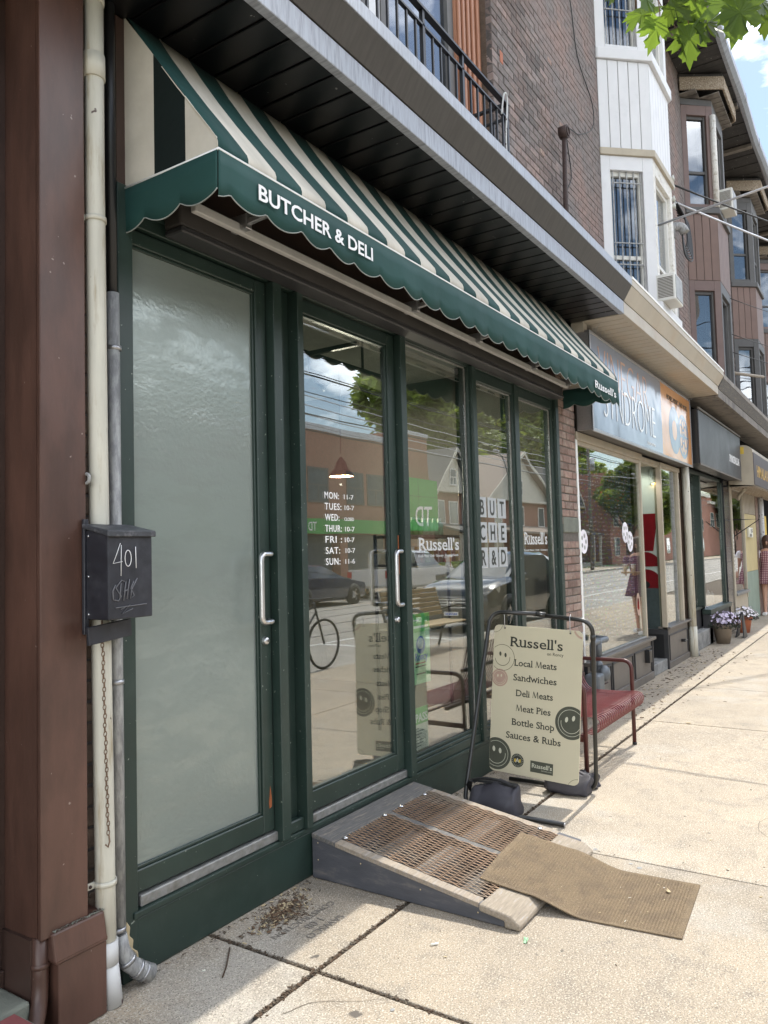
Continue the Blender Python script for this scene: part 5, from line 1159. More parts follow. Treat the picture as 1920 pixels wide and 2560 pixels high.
K('entrance_soffit', M['soffit_old'], (11.7, 15.4, .0, 1.0, 2.76, 2.80)); K('dark_interior', M['room_dark'], (11.7, 15.3, 1.6, 1.65, 0, 2.8), (15.28, 15.3, .1, 1.6, 0, 2.8), bevel=0); K('inner_wall', M['jar_red'], (11.9, 12.7, .8, .82, 1.7, 2.66), bevel=0)
K('yellow_notice', M['paper'], (12.10, 12.45, .128, .131, 1.28, 1.72), bevel=0)
for k in range(9): K('notice_print', M['tag_grey'], (12.15, 12.38-.02*(k % 3), .1255, .1275, 1.34+k*.04, 1.347+k*.04), bevel=0)
K('chair_display', M['wood_bare'], (11.9, 12.6, .3, .5, .60, .95), (11.95, 12.0, .3, .34, .95, 1.25), (12.5, 12.55, .3, .34, .95, 1.25)); K('display_box', M['room_wall'], (12.0, 12.5, .32, .5, 1.1, 1.15))
for k in range(8): MB().lathe([(0, 0), (.03, 0), (.03, .1+.05*(k % 3)), (.012, .14+.05*(k % 3)), (0, .2)], (13.2+.17*k, .2, .55), 8).build('window_bottle', M['petal_white'], gs)
K('fascia_beam', M['wood_weathered'], (11.62, 15.4, -.02, .1, 2.76, 2.84)); K('fascia_box', M['black_plastic'], (11.55, 15.22, -.235, -.021, 2.72, 3.50), bevel=.004)
K('fascia_face', M['sign_black_matt'], (11.56, 15.21, -.25, -.236, 2.73, 3.49), bevel=.004); K('fascia_rim', M['grey_board'], (11.55, 15.22, -.262, -.237, 3.50, 3.53), (11.55, 15.22, -.255, -.237, 2.70, 2.729), bevel=.003)
lettering('street_number', '379 RONCESVALLES AVE', .1, frame_front(14.02, -.2512, 2.96), M['vinyl_white'], gs, bold=.01, width=1.0, height=.13, ext=.001)
# folded stand and flower pots
fb = empty('folding_board', 'small black folding board between the two flower pots', 'sandwich board')
MB().prism([(14.0, -.34, .0), (14.35, -.34, .0), (14.20, -.31, .42), (14.15, -.31, .42)], (0, .02, 0)).build('panel', M['grey_board_dark'], fb); MB().prism([(14.1, -.20, .0), (14.45, -.20, .0), (14.25, -.29, .42), (14.2, -.29, .42)], (0, .02, 0)).build('panel', M['grey_board_dark'], fb)
def flowerpot(c, r, h, m, label, n, seed, petals, spread=1.25):
    e = empty('flower_pot', label, 'flower pot', c); rr = random.Random(seed)
    MB().lathe([(0, 0), (r*.66, 0), (r*.92, h*.78), (r*.95, h*.82), (r*1.06, h*.83), (r*1.06, h), (r*.96, h), (r*.94, h*.9), (0, h*.88)], n=26).build('pot', m, e)
    q = MB(); q2 = MB(); q3 = MB()
    for i in range(n*7):
        a = rr.uniform(0, 2*pi); d = r*spread*math.sqrt(rr.random()); z = h*1.0+rr.random()*r*1.25*(1-(d/(r*spread))**2*.7)-(.05 if d > r else 0)
        Mx = Matrix.Translation((d*cos(a), d*sin(a), z)) @ Matrix.Rotation(rr.uniform(0, 6.28), 4, 'Z') @ Matrix.Rotation(rr.uniform(-1, 1), 4, 'X') @ Matrix.Rotation(rr.uniform(-1, 1), 4, 'Y'); s = rr.uniform(.018, .035)
        (q if rr.random() < .7 else q2).add([(-s, 0, 0), (0, -s*.35, .004), (s, 0, 0), (0, s*.35, .004)], [(0, 1, 2, 3)], 0, False, Mx)
    tag(q.build('leaves', M['plant_dark'], e, fix=False), kind='stuff'); tag(q2.build('dark_leaves', M['plant_purple'], e, fix=False), kind='stuff')
    for i in range(n):
        a = rr.uniform(pi*.75, pi*2.1); d = r*spread*rr.uniform(.3, 1.05); z = h*1.05+rr.random()*r*1.35*(1-(d/(r*spread))**2*.6); s = rr.uniform(.022, .032)
        Mx = Matrix.Translation((d*cos(a), d*sin(a), z)) @ Matrix.Rotation(a+pi/2, 4, 'Z') @ Matrix.Rotation(rr.uniform(.5, 1.3), 4, 'X')
        vs = [(0, 0, -.004)]
        for k in range(10): t = 2*pi*k/10; q_ = s*(1 if k % 2 else .72); vs.append((q_*cos(t), q_*sin(t), .004))
        q3.add(vs, [(0, k+1, (k+1) % 10+1) for k in range(10)], 0, False, Mx)
    tag(q3.build('blossoms', petals, e, fix=False), kind='stuff'); return e
flowerpot((13.2, -.15, 0), .15, .30, M['pot_taupe'], 'taupe flower pot with pale lilac petunias beside the concrete step', 80, 1, M['petal'], 1.75)
flowerpot((14.95, -.2, 0), .14, .28, M['terracotta'], 'terracotta flower pot with white petunias behind the taupe pot', 70, 2, M['petal_white'], 1.8)
# third shop: mirror-like window, yellow wall, restaurant sign
ys = empty('restaurant_shopfront', 'cream and yellow shopfront with a dark restaurant sign', 'shopfront')
def J(name, m, *b, bevel=.003): return B(name, m, ys, *b, bevel=bevel)
J('window_frame', CT, (15.53, 15.60, -.01, .08, .62, 2.72), (16.92, 16.99, -.01, .08, .5, 2.60), (15.6, 16.92, -.01, .08, 2.60, 2.68)); J('glass_pane', M['glass_sky'], (15.601, 16.919, .02, .026, .66, 2.599), bevel=0); J('base', CT, (15.53, 16.99, .0, .1, .0, .6)); J('sill', M['alu_sill'], (15.5, 17.0, -.05, .1, .605, .655))
J('yellow_wall', M['yellow_wall'], (17.0, 18.6, .0, .1, 1.0, 2.18)); J('lower_wall', M['pale_green'], (17.0, 18.6, -.004, .1, .0, .995)); J('upper_boards', CT, (17.0, 18.6, .0, .1, 2.19, 2.75))
for k in range(9): J('board_groove', M['soffit_old'], (17.08+k*.18, 17.095+k*.18, -.004, .0, 2.19, 2.75), bevel=0)
J('brick_column', M['brick_pier'], (18.61, 19.0, -.01, .1, .0, 2.75)); T('pipe', M['pvc_pale'], ys, [(19.12, -.05, 3.3), (19.12, -.05, .0)], .06, 12)
J('dark_doorway', M['room_dark'], (19.2, 23, 1.2, 1.25, 0, 3.6)); J('number_box', M['paper'], (17.28, 17.75, -.05, -.005, 1.70, 1.90)); lettering('number_lettering', '155', .12, frame_front(17.45, -.052, 1.80), M['print_dark'], ys, bold=.015, width=.25, height=.07); lettering('number_lettering', 'SNS', .1, frame_front(17.32, -.052, 1.715), M['print_dark'], ys, bold=.01, width=.25, height=.055)
J('yellow_placard', M['print_yellow'], (19.6, 19.95, -.05, -.02, 1.5, 2.2))
T('sign_bracket', M['black_metal'], ys, [(15.56, -.01, 2.02), (15.9, -.42, 2.02), (15.56, -.01, 1.7)], .012, 8)
rsn = empty('restaurant_sign', 'dark plum box sign with gold letters and a rounded cream end', 'sign')
q = MB(); q.prism([(15.28, -.02, 2.66), (15.28, -.44, 2.62), (15.28, -.44, 3.22)]+[(15.28, -.30-.14*cos(a), 3.22+.14*sin(a)) for a in [pi/2*k/5 for k in range(1, 6)]]+[(15.28, -.02, 3.36)], (6.5, 0, 0)); q.build('box', M['cream_trim'], rsn)
B('face', M['sign_plum'], rsn, (15.30, 21.7, -.452, -.441, 2.63, 3.22)); B('stain', M['print_yellow'], rsn, (15.276, 15.2795, -.30, -.04, 3.2, 3.33))
lettering('sign_title', 'HIMALAYAN KITCHEN', .3, frame_front(15.65, -.4535, 2.80), M['gold'], rsn, bold=.01, width=3.6, height=.22, ext=.001)
B('under_board', M['wood_weathered'], rsn, (15.3, 21.7, -.43, -.01, 2.60, 2.615)); T('hanging_lamp', M['cream_trim'], rsn, [(15.6, -.25, 2.58), (15.9, -.1, 2.5), (16.05, -.05, 2.42)], .03, 8)
# ================================================================ UPPER STOREYS
ub = empty('upper_brick_wall', 'sooty brick upper storey wall beside the white bay window', 'brick wall')
cx_, cz_ = 5.4, 4.2
brickwork(ub, 5.462, 8.24, 4.02, 8.9, 0, M['brick_soot'], cw=.208, ch=.0665, gap=.008, limit=300, key=lambda c: (c[0]-0)**2+(c[2]-1.5)**2*.9, backing=M['mortar_dark'], rec=.005)
B('reveal', M['brick_dark'], ub, (5.462, 5.52, .0505, .11, 4.0, 9))
for i, (x, z) in enumerate(((5.60, 5.50), (6.42, 5.10), (6.70, 6.1), (7.0, 6.63), (6.95, 5.6), (7.05, 5.2), (6.9, 4.7))):
    B('brick_patch', M['brick_pier'] if i else M['terracotta'], ub, (x, x+(.06 if i == 0 else .10), -.004, .0, z, z+(.10 if i == 0 else .045)), bevel=.003)
struct(B('building_mass', M['room_dark'], None, (-3, 5.4, .45, 8, 3.4, 9.1), (5.5, 26, .1, 8, 3.75, 9.4), (7.0, 26, 1.7, 8, 0, 3.7), (23.1, 70, .0, 8, 0, 3.7), (26.1, 70, .0, 8, 3.75, 9.3), (-3, 1.3, .52, 6, 0, 3.9)), 'dark core of the row of buildings')
vp = empty('vent_pipe', 'rusty iron vent pipe with round cap on the sooty brick wall', 'vent pipe')
T('pipe', M['rust_iron'], vp, [(6.72, -.10, 4.10), (6.79, -.10, 5.37)], .022, 12); MB().tube([(6.79, -.06, 5.42), (6.79, -.135, 5.42)], [.058, .062], 16).build('cap', M['rust_iron'], vp)
T('cap_ring', M['rust_iron'], vp, [(6.79+.04*cos(a), -.138, 5.42+.04*sin(a)) for a in [2*pi*k/12 for k in range(12)]], .008, 6, closed=True)
wc = empty('loose_wall_cable', 'thin loose black cable looping down the sooty brick wall', 'cable')
T('cable', M['cable'], wc, spline([(7.1, -.012, 7.3), (7.35, -.02, 7.1), (7.55, -.012, 6.6), (7.95, -.02, 6.3), (7.9, -.03, 6.0), (7.5, -.015, 5.75), (7.12, -.012, 5.62), (7.2, -.015, 5.2), (7.05, -.012, 4.9), (7.2, -.012, 4.2)]), .0055, 6)
# window of the flat above the butcher, with fluted orange wood and railing
uw = empty('upper_flat_window', 'tall upper window with orange brown wooden pilaster behind the railing', 'window')
B('pilaster', M['wood_orange'], uw, (5.03, 5.461, .10, .16, 4.0, 9)); 
for a in (5.045, 5.12, 5.20, 5.28, 5.37): B('flute', M['wood_orange'], uw, (a, a+.035, .078, .10, 4.0, 9), bevel=.008, seg=2)
B('sash_frame', M['trim_grey'], uw, (4.94, 5.029, .12, .18, 4.0, 9), (4.02, 4.10, .12, .18, 4.0, 9), (3.80, 3.88, .12, .18, 4.0, 9), (1.3, 1.4, .12, .18, 4, 9)); B('glass_pane', M['glass_sky'], uw, (4.101, 4.939, .15, .155, 4.0, 9), (1.401, 3.799, .15, .155, 4, 9)); B('white_frame', M['bay_white'], uw, (3.881, 4.019, .13, .17, 4, 9))
B('curtain', M['curtain'], uw, (1.3, 5.0, .30, .32, 4, 9)); B('sill_wall', M['brick_dark'], uw, (.9, 5.46, .05, .44, 3.9, 4.15))
rl = empty('balcony_railing', 'black metal railing with thin upright bars on the canopy roof', 'railing')
RY = -.30
B('top_rail', M['black_metal'], rl, (1.0, 5.0, RY-.02, RY+.02, 4.725, 4.74), (4.965, 5.0, RY+.021, 0, 4.725, 4.74)); B('mid_rail', M['black_metal'], rl, (1.0, 5.0, RY-.012, RY+.012, 4.625, 4.638), (4.976, 5.0, RY+.013, 0, 4.625, 4.638)); B('bottom_rail', M['black_metal'], rl, (1.0, 5.0, RY-.012, RY+.012, 4.12, 4.135))
x = 1.02
while x < 4.99:
    B('bar', M['black_metal'], rl, (x-.0065, x+.0065, RY-.0065, RY+.0065, 4.136, 4.624)); x += .1
for x in (1.4, 2.6, 3.8, 4.3, 4.99): B('post', M['black_metal'], rl, (x-.012, x+.012, RY-.012, RY+.012, 4.05, 4.724))
for y in (-.2, -.1, -.02): B('bar', M['black_metal'], rl, (4.982, 4.995, y-.0065, y+.0065, 4.15, 4.624))
T('white_cable', M['pvc_pale'], rl, spline([(4.86, -.32, 4.6), (4.87, -.34, 4.74), (4.92, -.34, 4.72), (4.9, -.33, 4.4), (4.95, -.33, 4.1)]), .006, 6)

def bay(name, label, x0, c1, c2, x3, pj, bands, mats):
    """bands: ('panel', z0, z1, m) ('cornice', z0, z1, out, m) ('window', z0, z1, sill, head, m_frame, m_glass)"""
    e = empty(name, label, 'bay window'); P0, P1, P2, P3 = Vector((x0, 0)), Vector((c1, -pj)), Vector((c2, -pj)), Vector((x3, 0))
    def fbox(a, b, u0, u1, z0, z1, d0, d1, nm, m, bevel=.003):
        d = (b-a); Lw = d.length; d = d/Lw; n = Vector((d.y, -d.x))
        Mx = Matrix(((d.x, n.x, 0, a.x), (d.y, n.y, 0, a.y), (0, 0, 1, 0), (0, 0, 0, 1)))
        q = MB(); q.box(u0*Lw, u1*Lw, d0, d1, z0, z1, 0, Mx); return q.build(nm, m, e, bevel=bevel)
    F = ((P0, P1), (P1, P2), (P2, P3))
    for bnd in bands:
        k = bnd[0]
        if k == 'panel':
            _, z0, z1, m, mg = bnd
            for a, b in F:
                fbox(a, b, .0, 1., z0, z1, -.03, -.006, 'panel_backing', mg, 0); nb = max(3, round((b-a).length/.135))
                for i in range(nb): fbox(a, b, (i+.03)/nb, (i+.97)/nb, z0+.004, z1-.004, -.006, .006, 'siding_board', m)
        elif k == 'cornice':
            _, z0, z1, out, m = bnd; q = MB()
            pts = [(x0-.02, 0), (x0-.02, -.0-out*.5), (c1-out*.35, -pj-out), (c2+out*.35, -pj-out), (x3+.02, -out*.5), (x3+.02, 0)]
            q.prism([(p[0], p[1], z0) for p in pts], (0, 0, z1-z0)); q.build('cornice', m, e, bevel=.006, seg=2)
        elif k == 'window':
            _, z0, z1, m, gl, bars, divs = bnd
            for fi, (a, b) in enumerate(F):
                u0, u1 = ((.17, .80), (.10, .88), (.2, .83))[fi]
                fbox(a, b, 0, u0, z0, z1, -.06, .004, 'frame_post', m[fi % len(m)]); fbox(a, b, u1, 1, z0, z1, -.06, .004, 'frame_post', m[fi % len(m)]); fbox(a, b, u0, u1, z1-.16, z1, -.06, .003, 'frame_head', m[fi % len(m)]); fbox(a, b, u0, u1, z0, z0+.06, -.06, .003, 'frame_foot', m[fi % len(m)])
                zz0, zz1 = z0+.061, z1-.161
                fbox(a, b, u0, u0+.05, zz0, zz1, -.09, -.04, 'sash', mats['sash']); fbox(a, b, u1-.06, u1, zz0, zz1, -.09, -.035, 'sash', mats['sash']); fbox(a, b, u0+.05, u1-.06, zz1-.05, zz1, -.09, -.04, 'sash', mats['sash'])
                fbox(a, b, u0+.05, u1-.06, zz0, zz1-.051, -.075, -.07, 'glass_pane', gl, 0)
                if divs: fbox(a, b, u0+.05, u1-.06, zz0+(zz1-zz0)*divs, zz0+(zz1-zz0)*divs+.045, -.069, -.045, 'meeting_rail', mats['sash'])
                fbox(a, b, .05, .95, z0, z1, -.26, -.255, 'curtain', M['curtain'] if fi else mats['curtain'], 0)
                if bars and fi == 0:
                    L0 = (b-a).length
                    for i in range(5): fbox(a, b, u0+.06+(u1-u0-.1)*i/4, u0+.06+(u1-u0-.1)*i/4+.012/L0, zz0, zz1, -.03, -.02, 'security_bar', M['conduit'], 0)
                    for t in (.25, .42, .9): fbox(a, b, u0+.04, u1-.03, zz0+(zz1-zz0)*t, zz0+(zz1-zz0)*t+.012, -.019, -.01, 'security_bar', M['conduit'], 0)
    return e
BWt = M['bay_white']
wb = bay('white_bay_window', 'white painted bay window with vertical boards and window bars', 8.235, 8.66, 9.55, 9.98, .45,
    [('cornice', 4.02, 4.12, -.06, M['bay_peel']), ('cornice', 4.121, 4.23, .05, BWt), ('window', 4.231, 5.86, [BWt, M['bay_peel'], BWt], M['glass_sky'], True, .3), ('cornice', 5.861, 5.94, .035, M['cream_trim']), ('panel', 5.941, 6.95, BWt, M['conduit']), ('cornice', 6.951, 7.07, .05, M['bay_white']), ('window', 7.071, 8.95, [BWt], M['glass_sky'], True, .4)],
    {'sash': M['ac_white'], 'curtain': M['room_dark']})
sb_ = M['siding_brown']; tg = M['trim_grey']; tb = M['trim_brown']
def brown_bay(x0, label, name='brown_bay_window', fm=None):
    e = bay(name, label, x0, x0+.36, x0+1.30, x0+1.68, .40,
        [('cornice', 4.02, 4.16, .04, tg), ('window', 4.161, 5.74, fm or [tb, tg], M['glass_sky'], False, 0), ('panel', 5.741, 6.82, sb_, M['trim_grey']), ('cornice', 6.821, 6.92, .05, tg), ('window', 6.921, 8.60, fm or [tb, tg], M['glass_sky'], False, .35), ('cornice', 8.601, 8.70, .0, tg)],
        {'sash': tg, 'curtain': M['curtain']})
    # hood with weathered fascia and boarded underside
    o = .20; pts = [(x0-.12, 0), (x0-.12, -.02), (x0+.36-.09, -.40-o), (x0+1.30+.09, -.40-o), (x0+1.68+.12, -.02), (x0+1.68+.12, 0)]
    q = MB(); q.prism([(p[0], p[1], 8.98) for p in pts], (0, 0, .05)); q.build('hood_top', M['soffit_dark'], e)
    for i in range(4):
        a, b = Vector(pts[i+0 if i else 1]), Vector(pts[i+1 if i else 2])
        if i == 0: a, b = Vector(pts[1]), Vector(pts[2])
        elif i == 1: a, b = Vector(pts[2]), Vector(pts[3])
        elif i == 2: a, b = Vector(pts[3]), Vector(pts[4])
        else: break
        q = MB(); q.bar((a.x, a.y, 8.875), (b.x, b.y, 8.875), .035, .21); q.build('hood_fascia', M['wood_weathered'], e, bevel=.008, seg=2)
    q = MB(); n = 12
    for i in range(n):
        xa = x0-.08+(1.84)*i/n; xb = xa+1.84/n-.02; ya = -.40-o*.7 if x0+.2 < xa < x0+1.35 else -.25
        B('hood_board', M['soffit_old'], e, (xa, xb, ya, 0, 8.72+.002*(i % 2), 8.74), bevel=.003)
    return e
b2 = brown_bay(12.68, 'nearest brown bay window with boarded panel below a weathered hood')
T('peeling_post', M['bay_peel'], b2, [(13.03, -.405, 6.93), (13.03, -.405, 8.44)], .05, 8)
brown_bay(16.9, 'second brown bay window with plain grey frames', fm=[tg]); brown_bay(21.1, 'farthest brown bay window at the right edge of the picture')
mb2 = empty('brick_wall_between_bays', 'sooty brick wall between the white bay and the first brown bay', 'brick wall')
brickwork(mb2, 10.0, 12.67, 4.02, 9.3, .0, M['brick_soot'], cw=.208, ch=.0665, gap=.008, limit=0, backing=M['mortar_dark'], rec=.005)
mb3 = empty('brick_wall_between_bays', 'sooty brick wall between the first and second brown bays', 'brick wall'); brickwork(mb3, 14.37, 16.88, 4.02, 9.3, .0, M['brick_soot'], cw=.208, ch=.0665, gap=.008, limit=0, backing=M['mortar_dark'], rec=.005)
mb4 = empty('brick_wall_between_bays', 'sooty brick wall beyond the second brown bay', 'brick wall'); brickwork(mb4, 18.6, 21.08, 4.02, 9.3, .0, M['brick_soot'], cw=.208, ch=.0665, gap=.008, limit=0, backing=M['mortar_dark'], rec=.005)
# eaves
ev = empty('roof_eaves', 'dark boarded roof eaves with a crooked grey gutter', 'eaves')
x = 5.2; i = 0
while x < 24: B('eaves_board', M['soffit_dark'], ev, (x, x+.138, -.66, .0, 9.06+.006*(i % 3), 9.08+.006*(i % 3)), bevel=.004); x += .145; i += 1
for x in (6.2, 8.0, 9.7, 11.4, 14.0, 15.6, 18.6, 20.3): B('eaves_beam', M['soffit_old'], ev, (x, x+.11, -.66, 0, 8.99, 9.055), bevel=.004)
pts = []
for k in range(95):
    xx = 5.0+k*.2; pts.append((xx, -.70-.012*sin(xx*1.9), 9.10-.05*abs(sin((xx-4.0)*.75))**2))
q = MB(); vs = []; pr = [(.02, -.06), (-.03, -.06), (-.085, .0), (-.085, .11), (-.06, .11)]
for (x, y, z) in pts:
    for (a, b) in pr: vs.append((x, y+a, z+b))
kk = len(pr); q.add(vs, [(i*kk+j, (i+1)*kk+j, (i+1)*kk+j+1, i*kk+j+1) for i in range(len(pts)-1) for j in range(kk-1)]); g_ = q.build('gutter', M['gutter'], ev); sd = g_.modifiers.new('thick', 'SOLIDIFY'); sd.thickness = .006
for k in range(0, 95, 9): x, y, z = pts[k]; B('gutter_bracket', M['soffit_old'], ev, (x, x+.02, y-.09, y-.084, z-.06, z+.11))
MB().prism([(5, -.72, 9.2), (5, .6, 10.2), (5, .6, 9.6), (5, -.6, 9.1)], (19, 0, 0)).build('roof_slope', M['far_roof'], ev)
# air conditioners
def ac(label, x, y, z, w, d, h):
    e = empty('air_conditioner', label, 'air conditioner'); B('casing', M['ac_white'], e, (x, x+w, y, y+d, z, z+h), bevel=.012, seg=2)
    q = MB()
    for k in range(14): zz = z+h*.12+k*h*.055; q.box(x-.004, x+.0, y+d*.1, y+d*.9, zz, zz+h*.028)
    q.build('side_louvres', M['grey_board'], e); B('rear_grille', M['conduit'], e, (x+w*.08, x+w*.92, y-.005, y, z+h*.08, z+h*.92)); return e
ac('white window air conditioner at the foot of the white bay', 8.64, -.63, 4.235, .38, .20, .30); ac('white window air conditioner high on the first brown bay', 13.20, -.62, 6.94, .40, .26, .34)
# service pipe, insulators, cables
dm = empty('service_pipe', 'grey service pipe on the brick wall beside the white bay', 'pipe')
T('pipe', M['pvc_pale'], dm, [(11.25, -.06, 4.1), (11.25, -.06, 5.95)], .055, 12); T('weather_head', M['conduit'], dm, rounded([(11.25, -.06, 5.9), (11.25, -.06, 6.08), (11.32, -.2, 6.08), (11.33, -.24, 5.98)], .08), .065, 12)
il = empty('insulator_rack', 'rack of glass insulators on the brick wall beside the white bay', 'insulator rack')
for zz in (6.62, 6.75, 6.45, 6.35): MB().lathe([(0, -.06), (.05, -.05), (.03, -.02), (.055, 0), (.03, .02), (.05, .05), (0, .06)], (11.2, -.10, zz), 12, ax='y').build('insulator', M['lamp_glass'], il)
B('rack', M['conduit'], il, (11.17, 11.23, -.03, -.0, 6.25, 6.85))
sc_ = empty('service_cables', 'two black overhead service cables running to the wall', 'cables')
def sag(a, b, s, n=24): a, b = Vector(a), Vector(b); return [a.lerp(b, i/n)-Vector((0, 0, s*4*(i/n)*(1-i/n))) for i in range(n+1)]
T('cable', M['cable'], sc_, sag((11.3, -.12, 6.70), (34, -10.5, 8.8), .7, 40), .013, 6); T('cable', M['cable_bright'], sc_, sag((11.3, -.12, 6.45), (34, -10.5, 8.2), .8, 40), .016, 6)
for k in range(7):
    T('cable_loop', M['cable'], sc_, spline([(11.3+.03*k, -.12, 6.5-.03*k), (11.45+.04*k, -.22, 6.25), (11.42+.05*k, -.25, 5.9-.03*k), (11.36, -.22, 5.8-.02*k), (11.33, -.2, 6.0)]), .012, 6)
for k, (z, zz) in enumerate(((5.0, 5.2), (5.6, 5.9), (4.7, 4.9))):
    T('thin_cable', M['cable'], sc_, sag((13.6, -.45, z), (26, -6, zz), .3), .006, 5)
# man's arm at the open sash is too small to show a body; the curtain gap shows skin and dark cloth
T('wall_bracket', M['wood_bare'], sc_, [(15.2, -.1, 4.72), (16.9, -.5, 4.88)], .03, 6)
# maple twigs over the top right corner
ml = empty('maple_branch', 'maple branch with bright green lobed leaves hanging into the top right corner', 'maple branch')
OUT = [(0, 0), (.10, .02), (.30, -.10), (.27, .02), (.50, .06), (.38, .16), (.46, .22), (.36, .27), (.62, .50), (.44, .50), (.46, .60), (.30, .55), (.20, .46), (.22, .66), (.30, .68), (.20, .78), (.20, .86), (.11, .84), (0, 1.08)]
full = OUT+[(-x, y) for x, y in reversed(OUT[1:-1])]
vs = [(0, .32, 0)]+[(x*.95, y, -.10*abs(x)-.12*max(0, y-.4)**2+.03*sin(9*x)) for x, y in full]; n = len(full)
lm = MB().add(vs, [(0, i+1, (i+1) % n+1) for i in range(n)]).build('leaf', M['maple_leaf'], ml, fix=False); sd = None
rl_ = random.Random(9)
leaves = []
# x, y, z, tilt angles, size of every leaf on the branch
LEAVES = [(3.581, -1.569, 4.064, -1.243, 0.445, 1.83, 0.171),
    (3.542, -1.682, 3.958, -2.341, -0.029, 2.304, 0.153),
    (3.667, -1.78, 3.952, -1.944, 0.06, 1.955, 0.18),
    (3.761, -1.841, 4.04, -1.419, -0.327, 2.473, 0.18),
    (3.703, -1.939, 4.077, -1.435, 0.096, 2.046, 0.243),
    (3.641, -2.018, 3.968, -1.864, -0.264, 1.868, 0.198),
    (3.793, -2.074, 4.037, -1.209, -0.446, 2.371, 0.153),
    (3.794, -1.726, 4.208, -1.307, 0.575, 1.517, 0.162),
    (3.517, -1.479, 4.154, -1.007, 0.714, 1.824, 0.126),
    (3.63, -1.822, 4.027, 0.622, -2.992, -1.046, 0.153),
    (3.509, -1.726, 3.986, -2.022, 0.607, 1.209, 0.135),
    (3.559, -1.63, 4.095, -1.26, -0.635, 2.606, 0.153),
    (3.919, -2.085, 4.051, -2.005, -0.142, 1.787, 0.126),
    (3.894, -1.861, 4.031, -0.712, -0.193, 2.097, 0.108),
    (3.703, -1.741, 3.922, -1.375, -0.152, 2.929, 0.108),
    (3.498, -1.844, 4.364, -1.102, -0.622, 1.383, 0.17),
    (3.602, -1.41, 4.562, -1.317, -0.219, 2.237, 0.111),
    (3.722, -2.074, 4.516, -0.951, 0.076, 2.033, 0.116),
    (4.139, -2.08, 4.702, -1.248, -0.233, 1.806, 0.115),
    (3.562, -1.798, 4.574, -1.345, -0.506, 2.669, 0.123),
    (3.686, -2.21, 4.076, -2.387, 0.057, 2.234, 0.135),
    (4.106, -2.225, 4.747, -1.006, -0.161, 2.543, 0.117),
    (3.497, -1.367, 4.755, -1.184, -0.528, 1.387, 0.109),
    (3.832, -1.741, 4.643, -2.158, 0.005, 1.999, 0.115),
    (4.105, -2.278, 4.75, -1.424, -0.668, 1.217, 0.152),
    (4.249, -2.311, 4.805, 1.368, -2.762, -0.173, 0.176),
    (3.767, -1.688, 4.479, -1.414, -0.685, 1.448, 0.164),
    (3.763, -1.923, 4.476, -2.369, -0.257, 1.816, 0.179),
    (3.474, -1.713, 4.384, -2.228, -0.412, 1.995, 0.14),
    (3.218, -1.537, 4.125, -1.785, 0.395, 1.76, 0.164),
    (3.578, -1.599, 4.36, -1.632, 0.706, 2.367, 0.125),
    (4.135, -2.17, 4.661, 1.605, 2.487, -0.176, 0.12),
    (4.424, -2.281, 4.923, 0.955, 2.52, -0.438, 0.179),
    (3.677, -1.539, 4.639, -2.18, -0.294, 2.079, 0.178),
    (3.589, -1.488, 4.759, -1.456, -0.674, 1.775, 0.158),
    (4.24, -2.061, 4.784, -1.44, 0.463, 1.497, 0.12),
    (3.447, -1.888, 4.434, 1.343, -2.663, -0.203, 0.146),
    (3.585, -2.136, 4.35, -1.546, -0.089, 2.334, 0.121),
    (3.886, -1.444, 4.784, -2.566, 0.006, 1.605, 0.147),
    (4.045, -2.2, 4.49, 0.72, 2.712, -1.21, 0.147),
    (3.971, -1.854, 4.739, -1.37, -0.629, 2.277, 0.16),
    (3.456, -1.872, 4.196, -1.145, -0.413, 2.56, 0.151),
    (4.084, -2.126, 4.456, -1.337, -0.684, 1.963, 0.171),
    (3.571, -2.039, 4.303, 1.21, 2.675, -0.348, 0.122),
    (3.718, -1.69, 4.55, -2.031, 0.218, 1.689, 0.11),
    (3.545, -1.335, 4.35, -0.803, 0.334, 2.696, 0.178),
    (3.883, -1.656, 4.814, 0.78, -3.122, -0.507, 0.122),
    (3.965, -2.241, 4.197, -1.604, -0.061, 2.363, 0.161),
    (3.683, -1.989, 4.492, -1.359, -0.451, 1.38, 0.145),
    (3.68, -1.328, 4.903, -1.015, -0.305, 2.018, 0.112),
    (3.447, -1.615, 4.599, -1.115, 0.687, 1.672, 0.13),
    (4.333, -2.187, 4.484, 1.084, 2.292, -0.703, 0.174),
    (3.622, -1.59, 4.462, 1.611, 2.611, -0.488, 0.133),
    (3.721, -1.603, 4.599, -2.137, -0.025, 2.288, 0.149),
    (3.7, -1.668, 4.704, -1.244, 0.144, 2.707, 0.122)]
for (x, y, z, a, b, c, sz) in LEAVES:
    o = lm if not leaves else lm.copy()
    if leaves: COL.objects.link(o); o.parent = ml
    leaves.append(o); o.location = (x, y, z); o.rotation_euler = (a, b, c); o.scale = (sz,)*3
HUBS = [(3.583, -1.597, 4.31), (3.629, -1.667, 4.307), (3.676, -1.738, 4.305), (3.722, -1.808, 4.303), (3.768, -1.878, 4.301), (3.814, -1.949, 4.298), (3.86, -2.019, 4.296)]; STEMP = (3.698, -1.799, 4.583)
for i, p in enumerate(LEAVES):
    T('twig', M['twig_red'], ml, spline([STEMP, HUBS[i % 7], p[:3]], 5), .0022 if i % 3 else .005, 6)
T('limb', M['bark'], ml, spline([STEMP, (4.485, -2.096, 6.472), (5.86, -2.982, 8.937)], 8), .02, 8)
